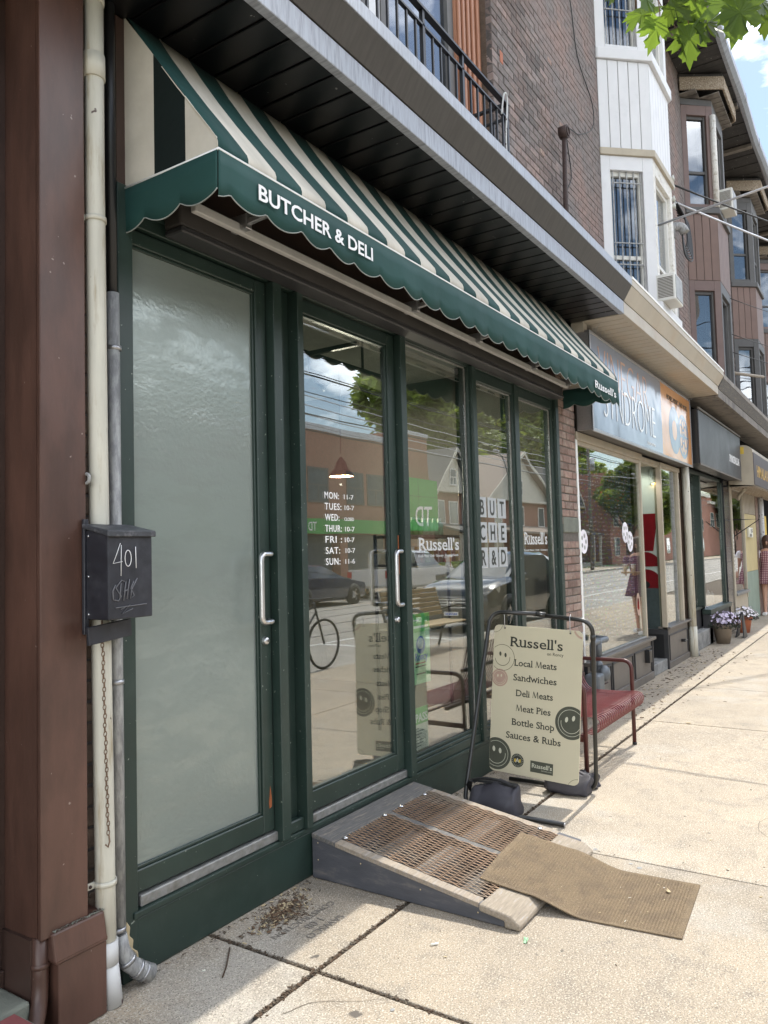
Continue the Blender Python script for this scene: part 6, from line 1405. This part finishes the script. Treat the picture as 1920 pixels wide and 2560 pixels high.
# ================================================================ PEOPLE
def check_mat(nm='dress', ca=(.58, .40, .40, 1), cb=(.14, .03, .06, 1)):
    m, n, out = newmat('checked_'+nm); L = n.links.new
    p = nd(n, 'BsdfPrincipled'); L(p.outputs[0], out.inputs[0]); p.inputs['Roughness'].default_value = .85
    t = nd(n, 'TexCoord'); s = nd(n, 'SeparateXYZ'); L(t.outputs['Object'], s.inputs[0])
    def band(o_, k):
        a = nd(n, 'Math', operation='MULTIPLY'); L(s.outputs[o_], a.inputs[0]); a.inputs[1].default_value = k
        f = nd(n, 'Math', operation='FRACT'); L(a.outputs[0], f.inputs[0]); g = nd(n, 'Math', operation='GREATER_THAN'); L(f.outputs[0], g.inputs[0]); g.inputs[1].default_value = .62; return g.outputs[0]
    a, b = band('Z', 26), band('Y', 26); mx_ = nd(n, 'Math', operation='MAXIMUM'); L(a, mx_.inputs[0]); L(b, mx_.inputs[1])
    x = nd(n, 'Mix', data_type='RGBA'); L(mx_.outputs[0], x.inputs['Factor']); x.inputs['A'].default_value = ca; x.inputs['B'].default_value = cb; L(x.outputs['Result'], p.inputs['Base Color']); M[nm] = m
check_mat(); check_mat('dark_dress', (.22, .12, .16, 1), (.08, .02, .04, 1))
def person(label, loc, rz, hands, legs=((.12, .0), (-.10, .02)), dress='dress', ht=1.0):
    e = empty('person', label, 'person', loc, rz)
    (rx, ry, rz_), (lx, ly, lz) = hands
    V_ = [((0, 0, .93), .13), ((0, 0, 1.08), .105), ((.01, 0, 1.27), .125), ((0, 0, 1.40), .075), ((.005, 0, 1.46), .048), ((.02, 0, 1.53), .06), ((.025, 0, 1.60), .078), ((.02, 0, 1.665), .062)]
    E_ = [(i, i+1) for i in range(7)]
    def chain(pts, start):
        i = len(V_); prev = start
        for p, r in pts: V_.append((p, r)); E_.append((prev, i)); prev = i; i += 1
        return prev
    for s, (hx, hy, hz) in ((-1, (rx, ry, rz_)), (1, (lx, ly, lz))):
        el = ((hx*.35-.02), s*.215, min(1.12, (hz+1.38)/2-.03)) if hz > .95 else (hx*.3-.02, s*.21, 1.10)
        w = chain([((0, s*.12, 1.375), .058), ((-.005, s*.165, 1.34), .048), (el, .036), ((hx*.85+el[0]*.15, hy*.85+el[1]*.15, hz*.85+el[2]*.15), .026), ((hx, hy, hz), .028)], 3)
        d = (Vector((hx, hy, hz))-Vector(el)).normalized(); side = Vector((0, -s, 0)); up = d.cross(side).normalized()
        base = Vector((hx, hy, hz))
        for k in range(4):
            o = up*(k-1.5)*.019; b_ = base+d*.03+o; chain([(tuple(b_), .010), (tuple(b_+d*.035+side*.006), .0085), (tuple(b_+d*.055*(1-.1*abs(k-1.5))+side*.026), .0075)], w)
        chain([(tuple(base+d*.008-up*.03+side*.01), .0095), (tuple(base+d*.035-up*.042+side*.02), .008)], w)
    for s, (fx, lift) in ((-1, legs[0]), (1, legs[1])):
        chain([((0, s*.085, .86), .085), ((fx*.55+.01, s*.085, .50), .056), ((fx*.5-.0, s*.085, .46), .054), ((fx*.95-.01, s*.085, .10+lift), .034), ((fx-.02, s*.085, .05+lift), .036), ((fx+.10, s*.09, .03+lift), .028)], 0)
    me = bpy.data.meshes.new('body'); me.from_pydata([v[0] for v in V_], E_, []); me.materials.append(M['skin']); o = link('body', me, e)
    md = o.modifiers.new('skin', 'SKIN'); md.use_smooth_shade = True
    for i, v in enumerate(V_): me.skin_vertices[0].data[i].radius = (v[1], v[1])
    me.skin_vertices[0].data[0].use_root = True; sb_ = o.modifiers.new('sub', 'SUBSURF'); sb_.levels = 1; sb_.render_levels = 1
    # dress
    n = 30; vs = []; prof = [(.09, .11, 1.40), (.12, .165, 1.36), (.135, .155, 1.25), (.115, .135, 1.10), (.16, .18, .95), (.20, .225, .80), (.235, .26, .68)]
    for a_, b_, z in prof:
        for k in range(n):
            t = 2*pi*k/n; w = 1+(.05*sin(9*t) if z < 1 else 0); vs.append((a_*cos(t)*w+.005, b_*sin(t)*w, z))
    fs = [(i*n+k, i*n+(k+1) % n, (i+1)*n+(k+1) % n, (i+1)*n+k) for i in range(len(prof)-1) for k in range(n)]
    d = MB().add(vs, fs, 0, True).build('dress', M[dress], e); sd = d.modifiers.new('thick', 'SOLIDIFY'); sd.thickness = .004
    for s in (-1, 1):
        MB().tube([(0, s*.13, 1.385), (0, s*.185, 1.345), (.0, s*.215, 1.27)], [.055, .075, .085], 14, cap=False).build('sleeve', M['petal_white'] if dress == 'dress' else M[dress], e)
    MB().lathe([(.0, 1.755), (.05, 1.745), (.092, 1.70), (.105, 1.64), (.10, 1.57), (.085, 1.48), (.075, 1.40), (.03, 1.38)], (-.018, 0, 0), 20).build('hair', M['hair'], e)
    for s in (-1, 1):
        MB().lathe([(0, -.008), (.008, -.004), (.008, .004), (0, .008)], (.098, s*.028, 1.615), 10, ax='x').build('eye', M['black_plastic'], e); MB().lathe([(0, -.01), (.018, -.005), (.018, .005), (0, .01)], (.02, s*.083, 1.60), 10, ax='y').build('ear', M['skin'], e)
        fx, lift = legs[0] if s < 0 else legs[1]; B('shoe', M['shoe'], e, (fx-.07, fx+.17, s*.088-.042, s*.088+.042, lift, lift+.065), bevel=.02, seg=3)
    MB().tube([(.09, 0, 1.61), (.118, 0, 1.575), (.095, 0, 1.57)], [.008, .014, .01], 8).build('nose', M['skin'], e); B('mouth', M['print_pink'], e, (.085, .099, -.02, .02, 1.543, 1.551), bevel=.003)
    if dress == 'dress': e.scale = (ht,)*3
    return e
p1 = person('woman in pink checked dress carrying a small paper bag near the yellow wall', (18.85, -.17, 0), radians(180), ((.16, -.30, .86), (.0, .26, .84)))
pb = empty('paper_bag', 'small brown paper bag hanging from the hand of the woman', 'bag', (18.69, .13, .62)); B('bag', M['paper_bag'], pb, (-.06, .06, -.05, .05, 0, .19), bevel=.006); T('handle', M['paper_bag'], pb, [(-.03, 0, .19), (0, 0, .25), (.03, 0, .19)], .003, 6)
p2 = person('woman in dark checked dress carrying a tray of paper cups past the record shop', (14.2, -1.35, 0), radians(185), ((.36, -.10, 1.10), (.36, .10, 1.10)), dress='dark_dress')
ct = empty('cup_tray', 'cardboard tray with two paper cups held by the woman', 'cup tray', (13.80, -1.40, 1.10)); B('tray', M['paper_bag'], ct, (-.09, .09, -.13, .13, 0, .03), bevel=.006)
for y in (-.07, .07):
    c = MB().lathe([(0, 0), (.028, 0), (.040, .13), (0, .13)], (0, y, .02), 14).build('cup', M['cup_paper'], ct); MB().lathe([(.043, .128), (.043, .14), (0, .142)], (0, y, .02), 14).build('lid', M['shoe'], c)
p3 = person('pedestrian in a white top on the far pavement by the lawn', (35.2, -16.6, 0), radians(20), ((.05, -.26, .85), (-.05, .26, .85)), dress='white_paint')
p4 = person('pedestrian in grey clothes on the far pavement by the bank', (32.8, -16.9, 0), radians(100), ((.05, -.26, .85), (-.05, .26, .85)), dress='curtain')
# ================================================================ STREET FURNITURE SEEN IN THE GLASS
wbn = empty('wooden_bench', 'wooden slat street bench with dark metal ends near the kerb', 'bench', (10.6, -3.45, 0))
def rot_add(nm, fn): return fn
for i in range(7): B('seat_slat', M['bench_wood'], wbn, (-.85, .85, .02-.065*i, .075-.065*i, .43-.003*i*(i-6)*-.3, .455-.003*i*(i-6)*-.3), bevel=.005)
for i in range(6): B('back_slat', M['bench_wood'], wbn, (-.85, .85, -.43-.022*i, -.405-.022*i, .53+.075*i, .59+.075*i), bevel=.005)
for x in (-.88, .88):
    T('end_frame', M['black_metal'], wbn, rounded([(x, .12, 0), (x, .06, .42), (x, .09, .64), (x, -.10, .70), (x, -.44, .60)], .07), .022, 8); T('back_leg', M['black_metal'], wbn, rounded([(x, -.52, 0), (x, -.40, .42), (x, -.56, .98)], .1), .022, 8)
    B('seat_bearer', M['black_metal'], wbn, (x-.02, x+.02, -.42, .06, .385, .425))
def wheel(parent, c, r, w, side=1):
    t = MB().lathe([(r*.62, -w/2), (r*.96, -w/2), (r, -w*.3), (r, w*.3), (r*.96, w/2), (r*.62, w/2)], c, 28, ax='y').build('tyre', M['tyre'], parent)
    rm_ = MB().lathe([(0, w*.30), (r*.15, w*.36), (r*.6, w*.28), (r*.66, w*.42), (r*.66, -w*.4), (0, -w*.4)] if side > 0 else [(0, -w*.30), (r*.15, -w*.36), (r*.6, -w*.28), (r*.66, -w*.42), (r*.66, w*.4), (0, w*.4)], c, 28, ax='y').build('rim', M['rim'], parent)
    q = MB()
    for k in range(5):
        a = 2*pi*k/5; q.bar((c[0], c[1]+side*w*.34, c[2]), (c[0]+r*.6*cos(a), c[1]+side*w*.34, c[2]+r*.6*sin(a)), .05, .03)
    q.build('spokes', M['chrome'], parent); return t
def car(label, loc, rz, paint, S_, L, wb, wr, suv=True, name='parked_car', cat='car', bed=False):
    """S_: stations (x, floor, shoulder z, half width, roof z, roof half width); front at +x"""
    e = empty(name, label, cat, loc, rz); ns = len(S_); body, gl = [], []; vs = []
    for (x, zb, zs, w, zr, wr_) in S_:
        h = zs-zb
        ring_ = [(0, zb), (w*.86, zb), (w*.97, zb+.12*h), (w, zb+.45*h), (w*.985, zb+.8*h), (w*.95, zs), (wr_+(w*.95-wr_)*.12, zs+(zr-zs)*.86), (wr_*.86, zr-.005), (0, zr+.015)]
        vs += [(x, y, z) for y, z in ring_]+[(x, -y, z) for y, z in reversed(ring_[1:-1])]
    n = 16
    for i in range(ns-1):
        for k in range(n):
            f = (i*n+k, i*n+(k+1) % n, (i+1)*n+(k+1) % n, (i+1)*n+k); a, b = S_[i], S_[i+1]; ra, rb_ = a[4]-a[2], b[4]-b[2]
            up = k in (5, 10); top = k in (6, 7, 8, 9)
            if (up and (ra > .25 or rb_ > .25)) or (top and abs(ra-rb_) > .22): gl.append(f)
            else: body.append(f)
    body += [tuple(range(n)), tuple((ns-1)*n+k for k in reversed(range(n)))]
    o = MB().add(vs, body, 0, True).build('body', paint, e); sb = o.modifiers.new('e', 'EDGE_SPLIT'); sb.split_angle = radians(38)
    MB().add(vs, gl, 0, False).build('windows', M['car_glass'], e)
    hw = max(s[3] for s in S_)
    for x in (wb/2+.05, -wb/2+.05):
        for s in (-1, 1):
            MB().lathe([(0, -.01), (wr*1.16, -.01), (wr*1.16, .012), (0, .012)], (x, s*(hw-.012), wr*1.02), 26, ax='y').build('wheel_arch', M['black_plastic'], e)
            wheel(e, (x, s*(hw-.07), wr), wr, .22, s)
    return e, hw
suv_s = [(2.25, .42, .72, .62, .78, .50), (2.18, .26, .80, .82, .86, .66), (1.95, .22, .92, .90, .99, .72), (1.35, .22, 1.00, .91, 1.10, .74), (1.02, .22, 1.04, .91, 1.14, .74), (.25, .22, 1.06, .91, 1.60, .64), (-.1, .22, 1.07, .91, 1.66, .63), (-1.3, .22, 1.10, .91, 1.64, .62), (-1.85, .24, 1.12, .90, 1.52, .60), (-2.2, .30, 1.05, .84, 1.14, .60), (-2.25, .40, .9, .75, 1.0, .55)]
e, hw = car('dark parked sport utility car with chrome grille facing the shops', (16.4, -5.15, -.13), radians(180), M['car_dark'], suv_s, 4.5, 2.62, .36)
for s in (-1, 1):
    MB().prism([(2.16, s*.55, .70), (2.10, s*.80, .74), (1.75, s*.895, .88), (1.80, s*.88, .80), (2.13, s*.79, .64), (2.19, s*.56, .62)], (0, 0, .09)).build('headlight', M['lamp_glass'], e)
    B('mirror', M['car_dark'], e, (.75, .92, s*.93, s*1.10, 1.05, 1.2), bevel=.03, seg=2)
    B('fog_light', M['chrome'], e, (2.18, 2.21, s*.60-.09, s*.60+.09, .36, .40))
for k in range(4): B('grille_bar', M['chrome'], e, (2.235, 2.262, -.50+.03*k, .50-.03*k, .70-.055*k, .718-.055*k))
B('grille_back', M['black_plastic'], e, (2.20, 2.236, -.52, .52, .48, .74)); B('lower_intake', M['black_plastic'], e, (2.17, 2.20, -.6, .6, .26, .40))
B('emblem', M['chrome'], e, (2.262, 2.275, -.075, -.045, .59, .69), (2.262, 2.275, .045, .075, .59, .69), (2.262, 2.275, -.045, .045, .632, .652)); B('number_plate', M['shoe'], e, (2.262, 2.272, -.15, .15, .38, .46))
B('plate_marks', M['poster_blue'], e, *[(2.272, 2.275, -.12+k*.035, -.10+k*.035, .395, .435) for k in range(7)])
B('roof_rail', M['chrome'], e, (-1.6, .1, .60, .63, 1.67, 1.70), (-1.6, .1, -.63, -.60, 1.67, 1.70))
sed = [(2.3, .35, .62, .66, .66, .5), (2.15, .22, .72, .86, .78, .6), (1.2, .2, .86, .90, .94, .66), (.95, .2, .90, .90, .97, .66), (.1, .2, .93, .90, 1.36, .56), (-.8, .2, .95, .90, 1.40, .55), (-1.55, .2, .97, .90, 1.10, .56), (-2.1, .24, .94, .87, 1.0, .6), (-2.3, .36, .8, .78, .85, .6)]
e, _ = car('dark blue sedan parked on the far side of the road', (20.4, -13.95, -.13), 0, M['car_blue'], sed, 4.6, 2.7, .33)
for s in (-1, 1): B('headlight', M['lamp_glass'], e, (2.05, 2.2, s*.68-.12, s*.68+.12, .60, .70), bevel=.02); B('tail_light', M['red_lens'], e, (-2.29, -2.2, s*.66-.12, s*.66+.12, .72, .84), bevel=.02)
pk = [(2.75, .45, .85, .75, .95, .6), (2.6, .35, .98, .95, 1.08, .7), (1.5, .35, 1.08, .97, 1.18, .72), (1.3, .35, 1.10, .97, 1.2, .72), (.75, .35, 1.12, .97, 1.80, .68), (-.6, .35, 1.12, .97, 1.83, .68), (-.75, .35, 1.12, .97, 1.15, .8), (-2.6, .4, 1.12, .97, 1.14, .9), (-2.7, .5, 1.1, .95, 1.12, .9)]
e, _ = car('white pickup truck parked in front of the bank', (26.6, -13.9, -.13), 0, M['car_white'], pk, 5.4, 3.4, .40, name='pickup_truck', cat='pickup truck')
for s in (-1, 1): B('tail_light', M['red_lens'], e, (-2.72, -2.6, s*.86-.1, s*.86+.1, .78, 1.05)); 
B('bed_opening', M['black_plastic'], e, (-2.6, -.8, -.82, .82, 1.15, 1.165))
# bicycle at the kerb
bi = empty('bicycle', 'black bicycle standing at the kerb left of the wooden bench', 'bicycle', (7.9, -4.05, 0))
for x in (-.52, .52):
    T('tyre', M['tyre'], bi, [(x+.33*cos(a), 0, .35+.33*sin(a)) for a in [2*pi*k/32 for k in range(32)]], .018, 8, True)
    q = MB()
    for k in range(14): a = 2*pi*k/14; q.tube([(x, 0, .35), (x+.32*cos(a), 0, .35+.32*sin(a))], .0015, 4)
    q.build('spokes', M['rim'], bi)
for a, b in (((-.52, 0, .35), (-.12, 0, .30)), ((-.12, 0, .30), (-.22, 0, .85)), ((-.22, 0, .80), (-.52, 0, .35)), ((-.12, 0, .30), (.36, 0, .78)), ((-.20, 0, .76), (.33, 0, .86)), ((.33, 0, .92), (.52, 0, .35))): T('frame_tube', M['black_metal'], bi, [a, b], .014, 8)
B('saddle', M['black_plastic'], bi, (-.36, -.10, -.05, .05, .86, .91), bevel=.02, seg=2); T('handlebar', M['black_metal'], bi, [(.38, -.28, .98), (.33, -.1, .97), (.33, .1, .97), (.38, .28, .98)], .012, 8); MB().lathe([(0, -.01), (.09, -.01), (.09, .01), (0, .01)], (-.12, .04, .30), 18, ax='y').build('chainring', M['rim'], bi)
hy = empty('fire_hydrant', 'yellow fire hydrant on the far pavement', 'fire hydrant', (33.6, -15.6, 0))
MB().lathe([(0, 0), (.16, 0), (.16, .05), (.11, .07), (.11, .5), (.15, .52), (.15, .56), (.11, .62), (.05, .70), (.03, .76), (0, .76)], n=20).build('barrel', M['hydrant_yellow'], hy); MB().lathe([(.06, -.2), (.07, -.18), (.05, 0), (.07, .18), (.06, .2)], (0, 0, .42), 12, ax='x').build('nozzle', M['black_plastic'], hy)
nb_ = empty('newspaper_box', 'blue newspaper box on the far pavement', 'newspaper box', (31.3, -15.8, 0)); B('box', M['poster_blue'], nb_, (-.2, .2, -.18, .18, .2, 1.05), bevel=.02); B('window', M['car_glass'], nb_, (-.15, .15, .181, .19, .6, .95)); B('leg', M['black_metal'], nb_, (-.18, -.15, -.15, .15, 0, .2), (.15, .18, -.15, .15, 0, .2))
def pole(label, x, y, h, m, arm=None, name='utility_pole', cat='pole'):
    e = empty(name, label, cat, (x, y, 0)); MB().tube([(0, 0, -.1), (0, 0, h)], [.15, .10], 14).build('shaft', m, e)
    if arm: T('lamp_arm', M['steel_pole'], e, rounded([(0, 0, h-1.2), (arm*.5, 0, h+.3), (arm, 0, h+.5)], .6), .04, 8); B('lamp_head', M['steel_pole'], e, (arm-.1, arm+.55, -.12, .12, h+.42, h+.54), bevel=.04); 
    return e
pole('grey steel street light pole by the first house across the road', 42.0, -16.0, 6.8, M['steel_pole'], -2.0, 'street_lamp', 'street lamp')
up_ = pole('wooden utility pole with a transformer far along the road', 56, -15.9, 10, M['pole_wood']); MB().lathe([(0, 0), (.28, 0), (.28, .9), (0, .95)], (.42, 0, 7.4), 16).build('transformer', M['rim'], up_)
pole('wooden utility pole opposite the bank', 8.0, -15.7, 10.5, M['pole_wood']); pole('slim steel pole beyond the transformer pole', 70, -15.9, 7.5, M['steel_pole'], -2.2, 'street_lamp', 'street lamp')
ow = empty('overhead_wires', 'overhead streetcar and utility wires above the road', 'wires')
for (y, z) in ((-8.4, 6.0), (-11.4, 6.0), (-15.7, 9.6), (-15.7, 8.9), (-15.9, 8.2), (-15.5, 6.6)): T('wire', M['cable'], ow, sag((-40, y, z), (110, y, z-.2), .25, 24), .02, 5)
for x in (8.0, 56): T('span_wire', M['cable_bright'], ow, sag((x, -15.7, 7.0), (x+1, -.1, 5.2), .15, 12), .014, 5)
for k in range(4): T('wire', M['cable_bright'], ow, sag((8.0, -15.7, 7.2+.35*k), (56, -15.9, 6.6+.4*k), .5, 16), .022, 5)
# ================================================================ BUILDINGS ACROSS THE ROAD
def facade_window(e, x0, x1, z0, z1, y, fm, name='window', bars=True):
    w = B(name, fm, e, (x0-.08, x0, y-.04, y+.03, z0-.08, z1+.08), (x1, x1+.08, y-.04, y+.03, z0-.08, z1+.08), (x0, x1, y-.04, y+.03, z1, z1+.08), (x0, x1, y-.04, y+.05, z0-.08, z0))
    B('pane', M['far_glass'], w, (x0, x1, y-.02, y+.012, z0, z1))
    if bars: B('sash', fm, w, (x0, x1, y+.013, y+.028, (z0+z1)/2-.03, (z0+z1)/2+.03), ((x0+x1)/2-.03, (x0+x1)/2+.03, y+.013, y+.027, z0, (z0+z1)/2-.031))
bk = empty('bank_building', 'brown brick two storey bank with a green fascia across the road', 'building'); FY = -18.62
B('wall', M['brick_far'], bk, (-6, 33.4, -30, FY, 3.2, 7.15), (33.4, 36.9, -30, FY, 3.2, 7.9), (-6, 36.9, -30, FY-.5, 0, 3.2))
B('parapet', M['parapet'], bk, (-6, 33.3, FY-.3, FY+.06, 7.151, 7.45), (33.3, 36.95, FY-.3, FY+.06, 7.901, 8.1)); B('fascia_band', M['bank_green'], bk, (-6, 33.2, FY+.001, FY+.2, 2.55, 3.2)); B('sign_block', M['bank_green'], bk, (33.2, 36.95, FY-.2, FY+.45, 2.75, 5.5))
for (xa, xb) in ((33.3, 33.32), (35.0, 35.02)): B('panel_joint', M['green_dark'], bk, (xa, xb, FY+.45, FY+.455, 2.75, 5.5))
B('panel_joint', M['green_dark'], bk, (33.2, 36.95, FY+.45, FY+.455, 4.55, 4.57))
lettering('bank_letters', 'TD', 1.6, frame_back(36.3, FY+.47, 3.0), M['vinyl_white'], bk, bold=.01, width=1.7, height=1.05); lettering('bank_letters', 'TD', .5, frame_back(26.6, FY+.21, 2.68), M['vinyl_white'], bk, bold=.01, width=.55, height=.38)
for k in range(8):
    x0 = -3+k*4.6; facade_window(bk, x0, x0+1.3, 4.0, 5.4, FY+.0, M['trim_grey']); facade_window(bk, x0+1.75, x0+3.0, 4.0, 5.4, FY+.0, M['trim_grey'])
for k in range(9):
    x0 = -5+k*4.3; B('shop_window', M['far_glass'], bk, (x0, x0+3.4, FY-.49, FY-.46, .5, 2.5)); B('pilaster', M['brick_far'], bk, (x0+3.5, x0+4.1, FY-.49, FY-.02, 0, 3.19))
def house(label, x0, x1, y0, y1, eave, ridge, wm, rm_m, gable='front', porch=True, name='house', storeys=2, chim=True):
    e = empty(name, label, 'house'); B('wall', wm, e, (x0, x1, y0, y1, 0, eave)); xm = (x0+x1)/2; o = .45
    q = MB(); q.prism([(x0, y1+.003, eave), (x1, y1+.003, eave), (xm, y1+.003, ridge)], (0, -.15, 0)); q.build('gable', M['far_trim'] if gable == 'front' else wm, e)
    for s, (xa, xb) in ((0, (x0-o, xm)), (1, (xm, x1+o))):
        za, zb = (eave-.3, ridge+.05) if s == 0 else (ridge+.05, eave-.3); q = MB(); q.prism([(xa, y1+o, za), (xb, y1+o, zb), (xb, y1+o, zb+.16), (xa, y1+o, za+.16)], (0, -(y1-y0)-2*o, 0)); q.build('roof', rm_m, e)
        q = MB(); q.prism([(xa, y1+o+.002, za-.06), (xb, y1+o+.002, zb-.06), (xb, y1+o+.002, zb+.2), (xa, y1+o+.002, za+.2)], (0, .05, 0)); q.build('barge_board', M['far_trim'], e)
    B('eave_board', M['far_trim'], e, (x0-.1, x1+.1, y1+.004, y1+.5, eave-.1, eave+.08))
    wd_ = (x1-x0)/3
    for f in range(storeys):
        for k in range(3 if f else 2): xx = x0+wd_*(k+.5)-.45; facade_window(e, xx, xx+.95, .9+2.6*f if f else .95, 2.4+2.5*f, y1+.03, M['shoe'], bars=False)
    facade_window(e, xm-.35, xm+.35, eave+.5, eave+1.5, y1+.04, M['shoe'])
    if porch:
        B('porch_floor', M['kerb'], e, (x0, x1, y1, y1+2, 0, .35)); q = MB(); q.prism([(x0-.2, y1+2.2, 2.75), (x1+.2, y1+2.2, 2.75), (x1+.2, y1+.05, 3.3), (x0-.2, y1+.05, 3.3)], (0, 0, .14)); q.build('porch_roof', rm_m, e)
        for xx in (x0+.1, x1-.1, xm+.9): B('porch_post', M['far_trim'], e, (xx-.1, xx+.1, y1+1.8, y1+2, .36, 2.74))
    if chim: B('chimney', M['brick_far'], e, (x0+.4, x0+1.1, (y0+y1)/2, (y0+y1)/2+.8, eave, ridge+.6))
    return e
house('grey gabled house next to the bank across the road', 43.0, 48.3, -32, -21.8, 5.6, 8.4, M['brick_far'], M['trim_grey'], porch=True)
house('cream gabled brick house behind the parked dark car', 48.9, 61.2, -33, -21.0, 5.35, 8.9, M['brick_far2'], M['far_roof'])
house('red brick gabled house beyond the cream gabled one', 62.8, 69.0, -33, -21.2, 5.4, 8.8, M['brick_far2'], M['trim_grey'])
rr_ = empty('red_brick_flats', 'three storey red brick flats far along the road', 'building'); B('wall', M['brick_far2'], rr_, (71, 118, -34, -19, 0, 8.6)); B('cornice', M['far_trim'], rr_, (70.9, 118.1, -19.1, -18.7, 8.4, 8.8))
for k in range(9):
    for f in range(3): x0 = 72+k*5.0; facade_window(rr_, x0, x0+1.5, .9+2.7*f, 2.5+2.7*f, -18.97, M['far_trim'])
oa = empty('orange_awning', 'orange shop awning far along the road', 'awning'); q = MB(); q.prism([(68, -18.9, 6.6), (68, -17.2, 5.8), (68, -17.2, 5.5), (68, -18.9, 6.2)], (8, 0, 0)); q.build('cloth', M['orange_cloth'], oa)
ysn = empty('yellow_crossing_sign', 'yellow crossing sign with a black cross above the road', 'sign'); B('panel', M['print_yellow'], ysn, (72, 74.6, -12, -11.9, 5.6, 6.6)); lettering('cross', 'X', 1.2, frame_back(73.9, -11.88, 5.75), M['print_dark'], ysn, bold=.03, width=1.2, height=.8); T('support', M['steel_pole'], ysn, [(73.3, -11.95, 6.6), (73.3, -11.95, 7.2), (73.3, -15.9, 7.2)], .04, 6)
# trees
def crown_mesh(seed, n, R_, H_, s):
    r = random.Random(seed); q = MB(); cl = []
    for i in range(26):
        a = r.uniform(0, 2*pi); d = R_*.72*math.sqrt(r.random()); z = H_*r.uniform(.12, .92); w = 1-.55*(z/H_)**2
        cl.append((d*cos(a)*w, d*sin(a)*w, z, R_*r.uniform(.20, .36)))
    vs = []; fs = []
    for i in range(n):
        c = cl[r.randrange(len(cl))]; a, b = r.uniform(0, 2*pi), math.acos(r.uniform(-1, 1)); rr = c[3]*(.55+.45*r.random())
        p = Vector((c[0]+rr*sin(b)*cos(a), c[1]+rr*sin(b)*sin(a), c[2]+rr*.8*cos(b))); u = Vector((r.gauss(0, 1), r.gauss(0, 1), r.gauss(0, .6))).normalized(); v = u.orthogonal().normalized()*s*r.uniform(.5, .9); u = u*s*r.uniform(.7, 1.2)
        k = len(vs); vs += [p-u, p-v*.6, p+u, p+v*.6]; fs.append((k, k+1, k+2, k+3))
    me = bpy.data.meshes.new('crown'); me.from_pydata([tuple(v) for v in vs], [], fs); me.materials.append(M['tree_leaf']); return me
crowns = [crown_mesh(1, 15000, 5.2, 8.5, .30), crown_mesh(2, 15000, 4.6, 9, .30)]
def tree(x, y, k, sc, label, rz=0):
    e = empty('leafy_tree', label, 'tree', (x, y, 0), rz); MB().tube([(0, 0, 0), (.1, 0, 2.5), (.0, .1, 5*sc)], [.34, .26, .16], 10).build('trunk', M['bark'], e)
    for a in range(4): t = a*1.6; MB().tube([(.05, .05, 3*sc), (1.3*cos(t), 1.3*sin(t), 5.2*sc), (2.6*cos(t), 2.6*sin(t), 7*sc)], [.14, .09, .04], 7).build('limb', M['bark'], e)
    c = link('crown', crowns[k], e); c.location.z = 3.2*sc; c.scale = (sc,)*3; c.rotation_euler.z = rz*1.7
for i, a in enumerate(((65.5, -36, 0, 2.0, 'tall leafy tree behind the grey gabled house'), (76, -38, 1, 2.0, 'tall leafy tree behind the cream gabled house'), (86, -37, 0, 1.9, 'tall leafy tree behind the red brick house'), (59, -31, 1, 1.3, 'lower leafy tree behind the grey gabled house'), (92, -38, 1, 1.7, 'tall leafy tree behind the brick flats'), (70, -17, 1, .8, 'street tree by the far utility pole'), (79, -17.2, 0, .8, 'street tree in front of the brick flats'), (106, -37, 0, 1.6, 'leafy tree at the far end of the brick flats'), (66, -31, 0, 1.3, 'tree between the cream gabled and red brick houses'))):
    tree(a[0], a[1], a[2], a[3], a[4], i*1.1)
hd = empty('front_hedge', 'low green hedge in front of the gabled houses', 'hedge'); 
r = random.Random(5); q = MB()
for i in range(5000):
    p = Vector((37.5+r.random()*8, -19.2-r.random()*.9, r.random()*.95)); u = Vector((r.gauss(0, 1), r.gauss(0, 1), r.gauss(0, 1))).normalized()*.09; v = u.orthogonal().normalized()*.06; q.add([p-u, p-v, p+u, p+v], [(0, 1, 2, 3)])
tag(q.build('leaves', M['tree_leaf'], hd, fix=False), kind='stuff')

for i in range(5):
    e = empty('distant_house', ('first', 'second', 'third', 'fourth', 'fifth')[i]+' distant brick block past the flats, counted along the road', 'building')
    x0 = 120+i*24; h = 8+2*(i % 2); B('wall', M['brick_far'] if i % 2 else M['brick_far2'], e, (x0, x0+21, -34, -19.5-i % 2, 0, h)); B('cornice', M['far_trim'], e, (x0-.2, x0+21.2, -19.45-i % 2, -19.1-i % 2, h-.3, h+.1))
    for k in range(4): facade_window(e, x0+2+k*5, x0+4.2+k*5, 4.4, 6.4, -19.47-i % 2, M['far_trim'])
for i in range(4): tree(128+i*22, -17.5, i % 2, .95, ('first', 'second', 'third', 'fourth')[i]+' distant street tree past the flats, counted along the road', i)
